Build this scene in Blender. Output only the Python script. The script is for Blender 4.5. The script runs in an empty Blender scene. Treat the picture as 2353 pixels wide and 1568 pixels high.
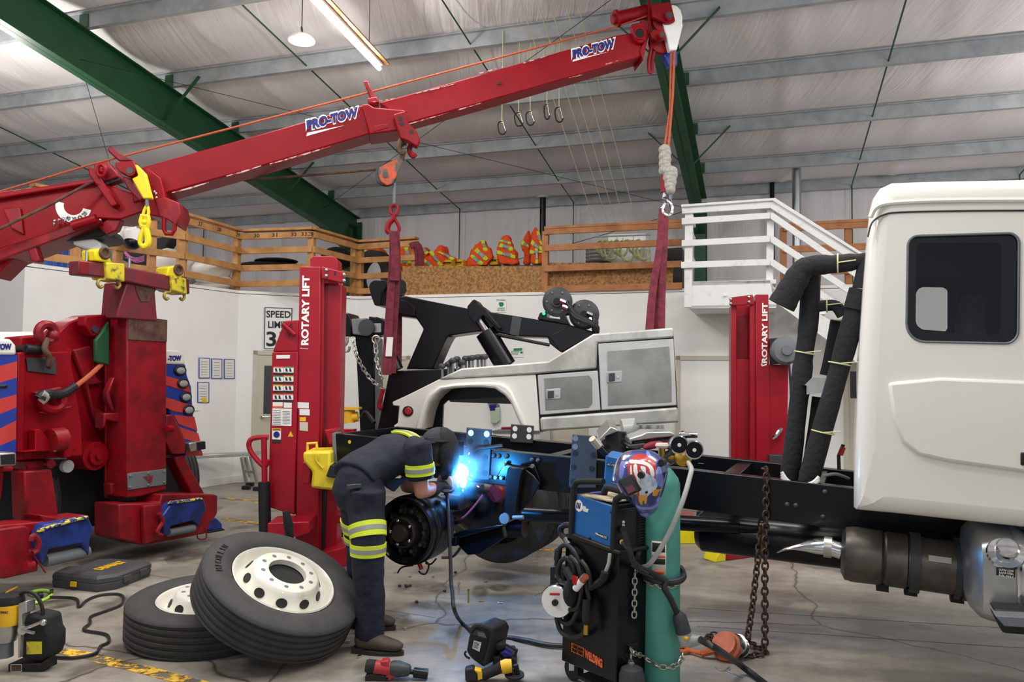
import bpy, bmesh, math, random
from mathutils import Vector as V, Matrix as M
random.seed(7)
C = bpy.context.scene.collection
PI = math.pi
# ---------------------------------------------------------------- camera
F, CX, CY = 1765.0, 1176.5, 784.0
PITCH, ROLL, EYE = math.radians(2.53), math.radians(0.6), 1.62
cd = bpy.data.cameras.new('camera'); cam = bpy.data.objects.new('camera', cd); C.objects.link(cam)
cd.sensor_width = 36; cd.lens = 36*F/2353; cd.clip_start = .05; cd.clip_end = 200
RM = M.Rotation(PI/2+PITCH, 3, 'X') @ M.Rotation(ROLL, 3, 'Z')
EY = V((0, 0, EYE))
cam.matrix_world = M.Translation(EY) @ RM.to_4x4()
sc = bpy.context.scene; sc.camera = cam
sc.view_settings.view_transform = 'Standard'; sc.view_settings.look = 'None'
sc.view_settings.gamma = 1; sc.view_settings.exposure = -0.3; sc.view_settings.use_curve_mapping = False
sc.cycles.max_bounces = 7; sc.cycles.diffuse_bounces = 4; sc.cycles.glossy_bounces = 4; sc.cycles.transmission_bounces = 6; sc.cycles.volume_bounces = 0; sc.cycles.transparent_max_bounces = 8
# ---------------------------------------------------------------- light
w = bpy.data.worlds.new('world'); sc.world = w; w.use_nodes = True
bg = w.node_tree.nodes['Background']; bg.inputs[0].default_value = (.78, .86, 1, 1); bg.inputs[1].default_value = .32
def area(loc, aim, sx, sy, power, col=(1, 1, 1)):
    l = bpy.data.lights.new('lamp', 'AREA'); l.shape = 'RECTANGLE'; l.size = sx; l.size_y = sy; l.energy = power; l.color = col
    o = bpy.data.objects.new('lamp', l); C.objects.link(o); o.location = loc
    o.rotation_euler = (V(aim)-V(loc)).to_track_quat('-Z', 'Y').to_euler(); return o
WARM = (1, .975, .94)
def bulb(loc, power, col, r=.05):
    l = bpy.data.lights.new('lamp', 'POINT'); l.energy = power; l.color = col; l.shadow_soft_size = r
    o = bpy.data.objects.new('lamp', l); C.objects.link(o); o.location = loc; return o
for (x, y, z, p) in ((-5.2, 3.4, 4.5, 230), (0, 3.0, 4.4, 150), (4.6, 4.4, 4.6, 100), (-6.8, 9.6, 4.9, 190), (7.4, 8.6, 4.8, 110), (-2, -3, 5, 220), (4, -3, 5, 170)): bulb((x, y, z), p, WARM, .3)   # hanging shop lamps out of view
for (x, y, p) in ((-1.6, 7.0, 120), (3.2, 5.4, 120), (-3.2, 4.0, 150), (.6, 3.6, 110), (3.6, 3.4, 60)): area((x, y, 5.35), (x, y, 0), 2.4, .3, p, WARM)
area((-1.5, -7, 3.2), (0, 6, 2.4), 10, 4.4, 100, (.90, .95, 1))       # daylight through the open bay doors behind the camera
area((10, 1, 2.6), (2, 6, 1.6), 4, 4, 120, (.86, .92, 1))         # side bay door
# ---------------------------------------------------------------- pixels to places
def ray(px, py): return RM @ V(((px-CX)/F, -(py-CY)/F, -1))
def P(px, py, Y):
    d = ray(px, py); return EY + d*(Y/d.y)
def G(px, py, z=0.0):
    d = ray(px, py); return EY + d*((z-EYE)/d.z)
class Plane:                                  # a vertical plane: point, horizontal direction, normal pointing away from the camera
    def __init__(s, p0, u):
        s.p0 = V(p0); s.u = V((u[0], u[1], 0)).normalized(); s.n = V((-s.u.y, s.u.x, 0))
        if s.n.dot(s.p0-EY) < 0: s.n = -s.n
    def at(s, px, py, off=0.0):
        d = ray(px, py); p0 = s.p0 + s.n*off
        return EY + d*(s.n.dot(p0-EY)/s.n.dot(d))
    def pts(s, l, off=0.0): return [s.at(a, b, off) for a, b in l]
def K(ox, oy, sc_): return lambda *l: [(ox+a/sc_, oy+b/sc_) for a, b in l]
kBODY = K(840, 640, 3.096); kMAN = K(760, 960, 6.533); kAX = K(740, 950, 3.92); kCART = K(1220, 960, 2.58)
kCAB = K(1753, 400, 2.613); kFR = K(1540, 1000, 2.76); kBOOM = K(800, 0, 2.8); kLA = K(0, 300, 3.92); kLB = K(0, 680, 2.34)
kLIFT = K(550, 560, 2.0625); kMEZ = K(780, 430, 2.87); kST = K(1500, 440, 3.92); kDR = K(0, 1250, 4.93); kTI = K(280, 1180, 3.361)
kTO = K(780, 1300, 4.202); kTIP = K(1380, 0, 7.838); kHL = K(150, 300, 5.227); kHEL = K(1380, 960, 6.03)
# ---------------------------------------------------------------- materials
def lin(c): return tuple(((x/255)/12.92 if x/255 <= .04045 else ((x/255+.055)/1.055)**2.4) for x in c)
MATS = {}
def mat(name, rgb, rough=.5, metal=0.0, var=0.0, vs=6.0, rgb2=None, bump=0.0, bs=40.0, coat=0.0, emit=0.0, trans=0.0, spec=.5, th=(.4, .65)):
    m = bpy.data.materials.new(name); m.use_nodes = True; nt = m.node_tree; b = nt.nodes['Principled BSDF']
    c = lin(rgb)+(1,)
    b.inputs['Base Color'].default_value = c; b.inputs['Roughness'].default_value = rough; b.inputs['Metallic'].default_value = metal
    b.inputs['Specular IOR Level'].default_value = spec
    if coat: b.inputs['Coat Weight'].default_value = coat; b.inputs['Coat Roughness'].default_value = .08
    if emit: b.inputs['Emission Color'].default_value = c; b.inputs['Emission Strength'].default_value = emit
    if trans: b.inputs['Transmission Weight'].default_value = trans
    if rgb2 or var or bump: tc = nt.nodes.new('ShaderNodeTexCoord')
    if rgb2 or var:
        n = nt.nodes.new('ShaderNodeTexNoise'); n.inputs['Scale'].default_value = vs; n.inputs['Detail'].default_value = 6; n.inputs['Roughness'].default_value = .65
        r = nt.nodes.new('ShaderNodeValToRGB'); nt.links.new(tc.outputs['Object'], n.inputs['Vector']); nt.links.new(n.outputs[0], r.inputs[0])
        r.color_ramp.elements[0].position, r.color_ramp.elements[1].position = th
        c2 = lin(rgb2)+(1,) if rgb2 else tuple(x*(1-var) for x in c[:3])+(1,)
        r.color_ramp.elements[0].color = c; r.color_ramp.elements[1].color = c2
        nt.links.new(r.outputs[0], b.inputs['Base Color'])
    if bump:
        n2 = nt.nodes.new('ShaderNodeTexNoise'); n2.inputs['Scale'].default_value = bs; n2.inputs['Detail'].default_value = 4
        bp = nt.nodes.new('ShaderNodeBump'); bp.inputs['Strength'].default_value = bump; bp.inputs['Distance'].default_value = .02
        nt.links.new(tc.outputs['Object'], n2.inputs['Vector']); nt.links.new(n2.outputs[0], bp.inputs['Height']); nt.links.new(bp.outputs[0], b.inputs['Normal'])
    return m
RED = mat('red paint', (144, 6, 22), .42, var=.2, vs=3, spec=.22)
REDD = mat('worn red paint', (148, 14, 28), .45, rgb2=(106, 16, 26), vs=5, spec=.35)
REDL = mat('lift red', (160, 12, 34), .4, coat=.1, var=.12, vs=4, spec=.35)
MAROON = mat('maroon bar', (122, 28, 42), .45, rgb2=(92, 40, 44), vs=9)
BLUE = mat('wrecker blue', (34, 58, 150), .4, coat=.2)
STRIPE = mat('wrecker stripe', (196, 62, 58), .4)
NAVYB = mat('scuffed blue', (28, 58, 140), .4, rgb2=(20, 34, 80), vs=8)
CHIPY = mat('chipped yellow', (224, 205, 50), .6, rgb2=(28, 50, 120), vs=30, th=(.46, .5))
YEL = mat('yellow paint', (236, 214, 20), .4, var=.15, vs=5)
YELW = mat('scraped yellow', (214, 196, 44), .55, rgb2=(86, 80, 44), vs=14, th=(.5, .62))
YELL = mat('lift yellow', (226, 196, 30), .5, rgb2=(150, 128, 40), vs=5, th=(.5, .75))
GREEN = mat('green steel', (26, 84, 48), .5, var=.25, vs=2)
GALV = mat('galvanised steel', (176, 179, 181), .5, metal=.1, rgb2=(152, 156, 160), vs=4)
PIPE = mat('flue metal', (190, 194, 196), .3, metal=.9)
WHITEW = mat('white wall paint', (240, 239, 236), .75, var=.04, vs=1.5)
WHITE = mat('white', (238, 238, 234), .5)
WHITEG = mat('white gloss paint', (238, 236, 226), .22, coat=.6)
WWOOD = mat('white painted wood', (236, 236, 234), .6, rgb2=(206, 204, 198), vs=10, th=(.55, .75))
BLACK = mat('black gloss steel', (11, 12, 17), .3, coat=.08, spec=.3)
BLK = mat('black', (18, 18, 20), .55)
BLKM = mat('matte black', (24, 25, 27), .8, bump=.2, bs=60)
FOAM = mat('black foam', (34, 34, 36), .95, bump=.5, bs=30)
DGREY = mat('dark grey', (58, 60, 63), .5, var=.2, vs=6)
GREY = mat('grey', (112, 116, 120), .5, var=.1)
STEELP = mat('plate steel', (66, 72, 74), .5, metal=.3, rgb2=(48, 54, 56), vs=9)
CHROME = mat('chrome', (215, 216, 218), .12, metal=1)
ALU = mat('bare aluminium', (196, 196, 192), .34, metal=.85, rgb2=(168, 168, 162), vs=3)
ALUB = mat('brushed aluminium', (178, 176, 168), .3, metal=.9, rgb2=(150, 148, 140), vs=2.5)
PRIM = mat('sanded primer', (196, 196, 190), .5, rgb2=(160, 160, 154), vs=4, metal=.3)
FILL = mat('sanded edge', (196, 197, 196), .55, metal=.3, var=.1)
WHB = mat('white body panel', (224, 222, 214), .3, coat=.4)
RUB = mat('tyre rubber', (58, 57, 56), .75, var=.25, vs=10, bump=.1, bs=80)
RIMW = mat('white rim', (226, 222, 210), .35, coat=.3, rgb2=(198, 188, 168), vs=7, th=(.6, .8))
ROPE = mat('orange rope', (196, 98, 62), .85, var=.3, vs=60, bump=.5, bs=150)
ROPEG = mat('grey rope sleeve', (168, 164, 154), .9, var=.3, vs=40)
SLING = mat('maroon sling', (126, 44, 58), .85, rgb2=(92, 30, 44), vs=14, bump=.3, bs=70)
ORANGE = mat('hi vis orange', (246, 84, 30), .8, var=.1, vs=9)
LIME = mat('hi vis lime', (208, 226, 50), .7)
SILV = mat('reflective silver', (150, 154, 150), .45, metal=.2)
OSB_ = None
WOOD = mat('timber', (198, 146, 90), .7, rgb2=(168, 116, 66), vs=5)
WOODR = mat('reddish timber', (184, 124, 78), .7, rgb2=(154, 98, 58), vs=5)
NAVY = mat('navy cloth', (21, 27, 44), .85, var=.3, vs=7, bump=.7, bs=9)
SKIN = mat('skin', (190, 134, 112), .55, var=.12, vs=12)
BOOT = mat('boot leather', (74, 62, 52), .75, var=.25, vs=14)
SOLE = mat('boot sole', (44, 38, 34), .85)
GLW = mat('white glove', (222, 216, 206), .8, var=.1)
MBLUE = mat('welder blue', (30, 100, 170), .4, var=.08)
TEAL = mat('teal cylinder', (84, 160, 144), .42, rgb2=(72, 140, 128), vs=3)
BRASS = mat('brass', (190, 150, 62), .3, metal=.9)
HOSEG = mat('grey hose', (176, 176, 172), .5)
CABLE = mat('black cable', (30, 30, 32), .5)
RUST = mat('rusty chain', (74, 58, 50), .6, metal=.4, var=.3, vs=50)
ZINC = mat('zinc chain', (190, 188, 180), .35, metal=.8)
ORNG = mat('orange hoist', (204, 96, 50), .5, rgb2=(150, 74, 46), vs=8)
CORD = mat('cream cord', (214, 214, 160), .8)
PAPER = mat('paper', (226, 224, 216), .8)
INK = mat('ink', (40, 40, 42), .8)
BFR = mat('blue frame', (70, 92, 160), .6)
CREAM = mat('cream door', (196, 190, 172), .6)
DKGL = mat('dark panel', (60, 62, 64), .4)
SGREEN = mat('sign green', (20, 130, 84), .6)
BLUET = mat('lettering blue', (16, 26, 116), .5)
TREDL = mat('red lens', (176, 20, 34), .2, coat=.6)
DWY = mat('tool yellow', (232, 180, 30), .5)
CASEB = mat('case black', (66, 66, 70), .6)
TOOLR = mat('tool red', (168, 40, 44), .45)
ORT = mat('orange lettering', (226, 106, 56), .6)
YLINE = mat('line paint', (226, 178, 60), .7, var=.15, vs=11)
CLOTHR = mat('red cloth', (128, 34, 48), .9)
SACK = mat('white plastic sack', (222, 218, 212), .5, bump=.4, bs=9)
TARP = mat('blue tarp', (36, 80, 160), .6)
OSB = mat('strand board', (178, 132, 78), .8, rgb2=(128, 86, 48), vs=26, th=(.42, .6))
LGT = mat('light green', (90, 200, 100), .5)
BELT = mat('rust grime', (96, 74, 52), .7, rgb2=(74, 30, 34), vs=10)
LAMPG = mat('lamp glow', (255, 250, 236), .5, emit=9)
TUBE = mat('tube glow', (255, 252, 240), .5, emit=11)
ARC = mat('arc glow', (190, 226, 255), .5, emit=7)
SPARK = mat('spark glow', (255, 236, 200), .5, emit=20)
GLED = mat('green led', (40, 220, 160), .5, emit=2)
CLIPB = mat('clear plastic', (206, 210, 206), .3, trans=.5)
def glass(name, rgb, a):
    m = bpy.data.materials.new(name); m.use_nodes = True; nt = m.node_tree; b = nt.nodes['Principled BSDF']
    b.inputs['Base Color'].default_value = lin(rgb)+(1,); b.inputs['Roughness'].default_value = .04; b.inputs['Alpha'].default_value = a
    return m
TINT = glass('tinted glass', (22, 28, 34), .25); CLEAR = glass('clear glass', (210, 235, 230), .12)
def worn(m, scale, lo, hi, fade=False, top=1.0):   # paint or stain that breaks up and lets the floor show
    nt = m.node_tree; N = nt.nodes.new; L = nt.links.new; tc = N('ShaderNodeTexCoord'); n = N('ShaderNodeTexNoise'); n.inputs['Scale'].default_value = scale; n.inputs['Detail'].default_value = 7; n.inputs['Roughness'].default_value = .7; r = N('ShaderNodeMapRange'); r.inputs[1].default_value = lo; r.inputs[2].default_value = hi; r.inputs[4].default_value = top; L(tc.outputs['Object'], n.inputs['Vector']); L(n.outputs[0], r.inputs[0]); o = r.outputs[0]
    if fade:
        s = N('ShaderNodeVectorMath'); s.operation = 'SUBTRACT'; s.inputs[1].default_value = (.5, .5, .5); l = N('ShaderNodeVectorMath'); l.operation = 'LENGTH'; f = N('ShaderNodeMapRange'); f.inputs[1].default_value = .5; f.inputs[2].default_value = .25; x = N('ShaderNodeMath'); x.operation = 'MULTIPLY'; sp = N('ShaderNodeSeparateXYZ'); cb = N('ShaderNodeCombineXYZ'); L(tc.outputs['Generated'], sp.inputs[0]); L(sp.outputs[0], cb.inputs[0]); L(sp.outputs[1], cb.inputs[1]); cb.inputs[2].default_value = .5; L(cb.outputs[0], s.inputs[0]); L(s.outputs[0], l.inputs[0]); L(l.outputs['Value'], f.inputs[0]); L(f.outputs[0], x.inputs[0]); L(o, x.inputs[1]); o = x.outputs[0]
    L(o, nt.nodes['Principled BSDF'].inputs['Alpha'])
worn(YLINE, 7, .47, .56)
# ---------------------------------------------------------------- mesh builder
def frame(d, hint=V((0, 0, 1))):
    d = V(d).normalized(); h = V(hint)
    if abs(d.dot(h)) > .98: h = V((1, 0, 0))
    a = h.cross(d).normalized(); b = d.cross(a); return a, b, d
def smooth(p, n=6, closed=False):
    p = [V(q) for q in p]; out = []; N = len(p)
    for i in range(N if closed else N-1):
        a, b, c, d = (p[(i-1) % N], p[i], p[(i+1) % N], p[(i+2) % N]) if closed else (p[max(i-1, 0)], p[i], p[i+1], p[min(i+2, N-1)])
        for k in range(n):
            t = k/n; out.append(.5*((2*b)+(c-a)*t+(2*a-5*b+4*c-d)*t*t+(3*b-a-3*c+d)*t**3))
    if not closed: out.append(p[-1])
    return out
class MB:
    def __init__(s): s.v = []; s.f = []; s.m = []
    def add(s, vs, fs, m=0):
        o = len(s.v); s.v += [V(x) for x in vs]; s.f += [[i+o for i in f] for f in fs]; s.m += [m]*len(fs); return s
    def obox(s, p, a, b, c, m=0):             # corner and three edge vectors
        p, a, b, c = V(p), V(a), V(b), V(c)
        return s.add([p, p+a, p+a+b, p+b, p+c, p+a+c, p+a+b+c, p+b+c], [(0, 3, 2, 1), (4, 5, 6, 7), (0, 1, 5, 4), (1, 2, 6, 5), (2, 3, 7, 6), (3, 0, 4, 7)], m)
    def box(s, c, d, ax=None, m=0):           # centre, size, axes
        ax = ax or (V((1, 0, 0)), V((0, 1, 0)), V((0, 0, 1))); a, b, e = [V(ax[i]).normalized()*d[i] for i in range(3)]
        return s.obox(V(c)-(a+b+e)/2, a, b, e, m)
    def prism(s, pts, vec, m=0):
        n = len(pts); vec = V(vec); pts = [V(p) for p in pts]
        return s.add(pts+[p+vec for p in pts], [list(range(n))[::-1], list(range(n, 2*n))]+[(i, (i+1) % n, (i+1) % n+n, i+n) for i in range(n)], m)
    def plate(s, pl, px, th, off=0.0, m=0): return s.prism(pl.pts(px, off), pl.n*th, m)
    def rings(s, R, caps=True, m=0, closed=False):
        n = len(R[0]); vs = [p for r in R for p in r]; fs = []
        for i in range(len(R) if closed else len(R)-1):
            j = (i+1) % len(R)
            for k in range(n): fs.append((i*n+k, i*n+(k+1) % n, j*n+(k+1) % n, j*n+k))
        if caps and not closed: fs += [list(range(n))[::-1], [(len(R)-1)*n+k for k in range(n)]]
        return s.add(vs, fs, m)
    def tube(s, pts, r, seg=8, closed=False, m=0, caps=True):
        pts = [V(p) for p in pts]; n = len(pts); rs = r if isinstance(r, (list, tuple)) else [r]*n; R = []; a = None
        for i in range(n):
            t = (pts[(i+1) % n]-pts[i-1]) if closed else (pts[min(i+1, n-1)]-pts[max(i-1, 0)])
            t.normalize()
            if a is None: a = frame(t)[0]
            a = a-t*a.dot(t)
            a = a.normalized() if a.length > 1e-6 else frame(t)[0]
            b = t.cross(a)
            R.append([pts[i]+(a*math.cos(2*PI*k/seg)+b*math.sin(2*PI*k/seg))*rs[i] for k in range(seg)])
        return s.rings(R, caps, m, closed)
    def loft(s, sec, seg=16, m=0, hint=V((0, 1, 0)), caps=True, pw=1.0):  # sections: (centre, half width along hint, half width across)
        R = []; n = len(sec); c = [V(x[0]) for x in sec]
        for i in range(n):
            t = (c[min(i+1, n-1)]-c[max(i-1, 0)]).normalized(); a = hint-t*hint.dot(t); a.normalize(); b = t.cross(a)
            ring = []
            for k in range(seg):
                x, y = math.cos(2*PI*k/seg), math.sin(2*PI*k/seg)
                if pw != 1: x = math.copysign(abs(x)**pw, x); y = math.copysign(abs(y)**pw, y)
                ring.append(c[i]+a*x*sec[i][1]+b*y*sec[i][2])
            R.append(ring)
        return s.rings(R, caps, m)
    def lathe(s, prof, o, ax, seg=24, m=0, closed=False, caps=False, hint=V((0, 0, 1))):   # profile (radius, height along axis)
        a, b, d = frame(ax, hint); o = V(o)
        return s.rings([[o+d*h+(a*math.cos(2*PI*k/seg)+b*math.sin(2*PI*k/seg))*r for k in range(seg)] for r, h in prof], caps, m, closed)
    def cyl(s, p, q, r, seg=16, m=0): return s.tube([p, q], r, seg, m=m)
    def ball(s, c, r, seg=12, m=0, ax=None):
        r = r if isinstance(r, (list, tuple)) else (r, r, r); ax = ax or (V((1, 0, 0)), V((0, 1, 0)), V((0, 0, 1))); c = V(c); R = []
        for i in range(1, seg):
            th = PI*i/seg
            R.append([c+ax[0]*r[0]*math.sin(th)*math.cos(2*PI*k/(2*seg))+ax[1]*r[1]*math.sin(th)*math.sin(2*PI*k/(2*seg))+ax[2]*r[2]*math.cos(th) for k in range(2*seg)])
        return s.rings(R, True, m)
    def torus(s, c, ax, R, r, seg=20, m=0, st=1.0):
        a, b, d = frame(ax); return s.tube([V(c)+a*R*math.cos(2*PI*k/seg)+b*R*st*math.sin(2*PI*k/seg) for k in range(seg)], r, 8, True, m)
    def chain(s, pts, L=.04, r=.005, w=.013, m=0):
        pts = [V(p) for p in pts]; D = [0]
        for i in range(1, len(pts)): D.append(D[-1]+(pts[i]-pts[i-1]).length)
        n = max(1, int(D[-1]/(L-2.2*r))); j = 0
        for i in range(n):
            t = (i+.5)/n*D[-1]
            while j < len(pts)-2 and D[j+1] < t: j += 1
            d = (pts[j+1]-pts[j]).normalized(); c = pts[j]+d*(t-D[j]); a, b, _ = frame(d)
            if i % 2: a = b
            h = L/2-w; loop = []
            for k in range(5): q = PI*k/4; loop.append(c+d*(h+w*math.sin(q))*1+a*w*math.cos(q))
            for k in range(5): q = PI+PI*k/4; loop.append(c+d*(-h+w*math.sin(q))+a*w*math.cos(q))
            s.tube(loop, r, 5, True, m)
        return s
    def build(s, name, mats, parent=None, sm=35, bevel=0.0, segs=2, sub=0, remesh=0.0, sol=0.0):
        me = bpy.data.meshes.new(name); me.from_pydata([tuple(x) for x in s.v], [], s.f)
        mats = mats if isinstance(mats, (list, tuple)) else [mats]
        for q in mats: me.materials.append(q)
        for p, i in zip(me.polygons, s.m): p.material_index = i
        bm = bmesh.new(); bm.from_mesh(me); bmesh.ops.recalc_face_normals(bm, faces=bm.faces); bm.to_mesh(me); bm.free()
        if sm:
            for p in me.polygons: p.use_smooth = True
            me.set_sharp_from_angle(angle=math.radians(sm))
        o = bpy.data.objects.new(name, me); C.objects.link(o)
        if sol: q = o.modifiers.new('s', 'SOLIDIFY'); q.thickness = sol; q.offset = 0
        if remesh: q = o.modifiers.new('r', 'REMESH'); q.mode = 'VOXEL'; q.voxel_size = remesh; q.use_smooth_shade = True; q = o.modifiers.new('c', 'SMOOTH'); q.iterations = 6
        if bevel: q = o.modifiers.new('b', 'BEVEL'); q.width = bevel; q.segments = segs; q.limit_method = 'ANGLE'; q.angle_limit = math.radians(35)
        if sub: q = o.modifiers.new('u', 'SUBSURF'); q.levels = q.render_levels = sub
        if parent is not None: put(o, parent)
        return o
def crumple(o, size, amt, vox=0.0, nm='folds'):     # cloth folds: a real displacement of the surface
    t = bpy.data.textures.get(nm+str(size)) or bpy.data.textures.new(nm+str(size), 'CLOUDS'); t.noise_scale = size; t.noise_depth = 2
    if vox: q = o.modifiers.new('r', 'REMESH'); q.mode = 'VOXEL'; q.voxel_size = vox; q.use_smooth_shade = True
    q = o.modifiers.new('d', 'DISPLACE'); q.texture = t; q.strength = amt; q.mid_level = .5; q.texture_coords = 'LOCAL'; return o
def put(o, parent):
    o.parent = parent
    if parent.type == 'EMPTY': o.matrix_parent_inverse = M.Translation(parent.location).inverted()
def tag(o, label=None, cat=None, group=None, kind=None):
    if label: o['label'] = label
    if cat: o['category'] = cat
    if group: o['group'] = group
    if kind: o['kind'] = kind
    return o
def thing(name, label, cat, loc, group=None):
    o = bpy.data.objects.new(name, None); C.objects.link(o); o.location = V(loc); o.empty_display_size = .1
    return tag(o, label, cat, group)
def struct(mb, name, m, parent=None, **k):
    o = mb.build(name, m, parent, **k)
    if parent is None: o['kind'] = 'structure'
    return o
def plabel(o, l): o['label'] = l; return o
def text(s, bl, br, tl, m, parent, name='lettering', th=.002, bold=0.0, nrm=None):    # fit a word into the parallelogram bl-br-tl
    cu = bpy.data.curves.new(name, 'FONT'); cu.body = s; cu.offset = bold; cu.resolution_u = 3; cu.align_x = 'LEFT'; cu.space_line = .9
    t = bpy.data.objects.new(name, cu); C.objects.link(t)
    me = bpy.data.meshes.new_from_object(t.evaluated_get(bpy.context.evaluated_depsgraph_get())); bpy.data.objects.remove(t)
    xs = [v.co.x for v in me.vertices]; ys = [v.co.y for v in me.vertices]; x0, x1, y0, y1 = min(xs), max(xs), min(ys), max(ys)
    bl, br, tl = V(bl), V(br), V(tl); n = (br-bl).cross(tl-bl).normalized()
    if n.dot(EY-bl) < 0: n = -n
    mb = MB(); vs = [bl+(br-bl)*((v.co.x-x0)/(x1-x0))+(tl-bl)*((v.co.y-y0)/(y1-y0)) for v in me.vertices]
    fs = [list(p.vertices) for p in me.polygons]; mb.add([q+n*th for q in vs], fs)
    # give the letters a thin edge
    ed = {}
    for f in fs:
        for i in range(len(f)):
            e = (f[i], f[(i+1) % len(f)]); ed[e] = ed.get(e, 0)+1
    k = len(vs); mb.v += [q-n*.0005 for q in vs]
    for (a, b) in ed:
        if (b, a) not in ed: mb.f.append([a, b, b+k, a+k]); mb.m.append(0)
    bpy.data.meshes.remove(me)
    return mb.build(name, m, parent, sm=0)
def tpx(s, pl, bl, br, tl, m, parent, off=-.003, **k): return text(s, pl.at(*bl, off), pl.at(*br, off), pl.at(*tl, off), m, parent, **k)
def copy_tree(o, dx, parent=None, world=True):     # a thing with its parts and their sub-parts, moved by dx
    kids = list(o.children); c = o.copy(); C.objects.link(c)
    if parent is None: c.location = o.location+V(dx)
    else: c.parent = parent
    for q in kids: copy_tree(q, dx, c)
    return c
def bar(a, b, wd, hg, mb, m=0, up=V((0, 0, 1))):    # a rectangular bar from a to b
    a, b = V(a), V(b); x, y, d = frame(b-a, up); mb.obox(a-x*wd/2-y*hg/2, x*wd, y*hg, b-a, m); return mb
# ================================================================ the room
OE = V((-2.43, 12.04, 0)); UW = V((.951, -.309, 0)); VW = V((.309, .951, 0))
def W(u, v, z=0.0): return OE+UW*u+VW*v+V((0, 0, z))
E = Plane(OE, UW); BACK = Plane(W(0, 4.0), UW)
def floor_mat():
    m = mat('concrete', (150, 142, 130), .33, spec=.5); nt = m.node_tree; b = nt.nodes['Principled BSDF']; N = nt.nodes.new; L = nt.links.new
    tc = N('ShaderNodeTexCoord')
    def noise(s, d, r=.6, st=None):
        n = N('ShaderNodeTexNoise'); n.inputs['Scale'].default_value = s; n.inputs['Detail'].default_value = d; n.inputs['Roughness'].default_value = r
        if st:
            mp = N('ShaderNodeMapping'); mp.inputs['Scale'].default_value = st; mp.inputs['Rotation'].default_value = (0, 0, .33); L(tc.outputs['Object'], mp.inputs[0]); L(mp.outputs[0], n.inputs['Vector'])
        else: L(tc.outputs['Object'], n.inputs['Vector'])
        return n.outputs[0]
    def ramp(src, stops):
        r = N('ShaderNodeValToRGB'); L(src, r.inputs[0])
        while len(r.color_ramp.elements) < len(stops): r.color_ramp.elements.new(.5)
        for e, (p, c) in zip(r.color_ramp.elements, stops): e.position = p; e.color = lin(c)+(1,)
        return r.outputs[0]
    def mix(a, c, f, mode='MIX'):
        x = N('ShaderNodeMix'); x.data_type = 'RGBA'; x.blend_type = mode
        if isinstance(f, float): x.inputs[0].default_value = f
        else: L(f, x.inputs[0])
        L(a, x.inputs[6]); L(c, x.inputs[7]); return x.outputs[2]
    base = ramp(noise(1.1, 8, .7), [(.3, (134, 128, 119)), (.5, (156, 150, 140)), (.7, (176, 170, 159))])
    st = ramp(noise(.55, 9, .72, (1, 2.6, 1)), [(.42, (255, 255, 255)), (.56, (212, 208, 203)), (.7, (150, 145, 140))])
    c = mix(base, st, .6, 'MULTIPLY')
    fine = ramp(noise(9, 8, .7), [(.35, (196, 192, 188)), (.6, (255, 255, 255))]); c = mix(c, fine, .4, 'MULTIPLY')
    oil = ramp(noise(1.9, 3, .5), [(.60, (255, 255, 255)), (.68, (110, 106, 102))]); c = mix(c, oil, .6, 'MULTIPLY')
    vo = N('ShaderNodeTexVoronoi'); vo.feature = 'DISTANCE_TO_EDGE'; vo.inputs['Scale'].default_value = .32
    w2 = N('ShaderNodeVectorMath'); w2.operation = 'MULTIPLY_ADD'; nn = N('ShaderNodeTexNoise'); nn.inputs['Scale'].default_value = 1.2; nn.inputs['Detail'].default_value = 6
    L(tc.outputs['Object'], nn.inputs['Vector']); L(nn.outputs[1], w2.inputs[0]); w2.inputs[1].default_value = (.5, .5, 0); L(tc.outputs['Object'], w2.inputs[2]); L(w2.outputs[0], vo.inputs['Vector'])
    ck = ramp(vo.outputs['Distance'], [(.0, (60, 56, 50)), (.0045, (255, 255, 255))]); c = mix(c, ck, .8, 'MULTIPLY')
    L(c, b.inputs['Base Color'])
    rr = N('ShaderNodeMapRange'); L(noise(2.2, 6), rr.inputs[0]); rr.inputs[3].default_value = .3; rr.inputs[4].default_value = .62; L(rr.outputs[0], b.inputs['Roughness'])
    bp = N('ShaderNodeBump'); bp.inputs['Strength'].default_value = .12; bp.inputs['Distance'].default_value = .01; L(noise(30, 4), bp.inputs['Height']); L(bp.outputs[0], b.inputs['Normal'])
    return m
FLOORM = floor_mat()
f = MB(); f.prism([W(-14, 6, -.1), W(15, 6, -.1), W(15, -20, -.1), W(-14, -20, -.1)], (0, 0, .1)); struct(f, 'floor', FLOORM, sm=0)
INS = mat('white insulation facing', (232, 226, 225), .55, spec=.4)
def wrinkle(m):
    nt = m.node_tree; N = nt.nodes.new; tc = N('ShaderNodeTexCoord'); mp = N('ShaderNodeMapping'); mp.inputs['Rotation'].default_value = (0, 0, .315); mp.inputs['Scale'].default_value = (7, .55, .8); n = N('ShaderNodeTexNoise'); n.inputs['Scale'].default_value = 1.6; n.inputs['Detail'].default_value = 5; n.inputs['Distortion'].default_value = .5; b = N('ShaderNodeBump'); b.inputs['Strength'].default_value = .55; b.inputs['Distance'].default_value = .035
    nt.links.new(tc.outputs['Object'], mp.inputs[0]); nt.links.new(mp.outputs[0], n.inputs['Vector']); nt.links.new(n.outputs[0], b.inputs['Height']); nt.links.new(b.outputs[0], nt.nodes['Principled BSDF'].inputs['Normal'])
wrinkle(INS)
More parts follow.
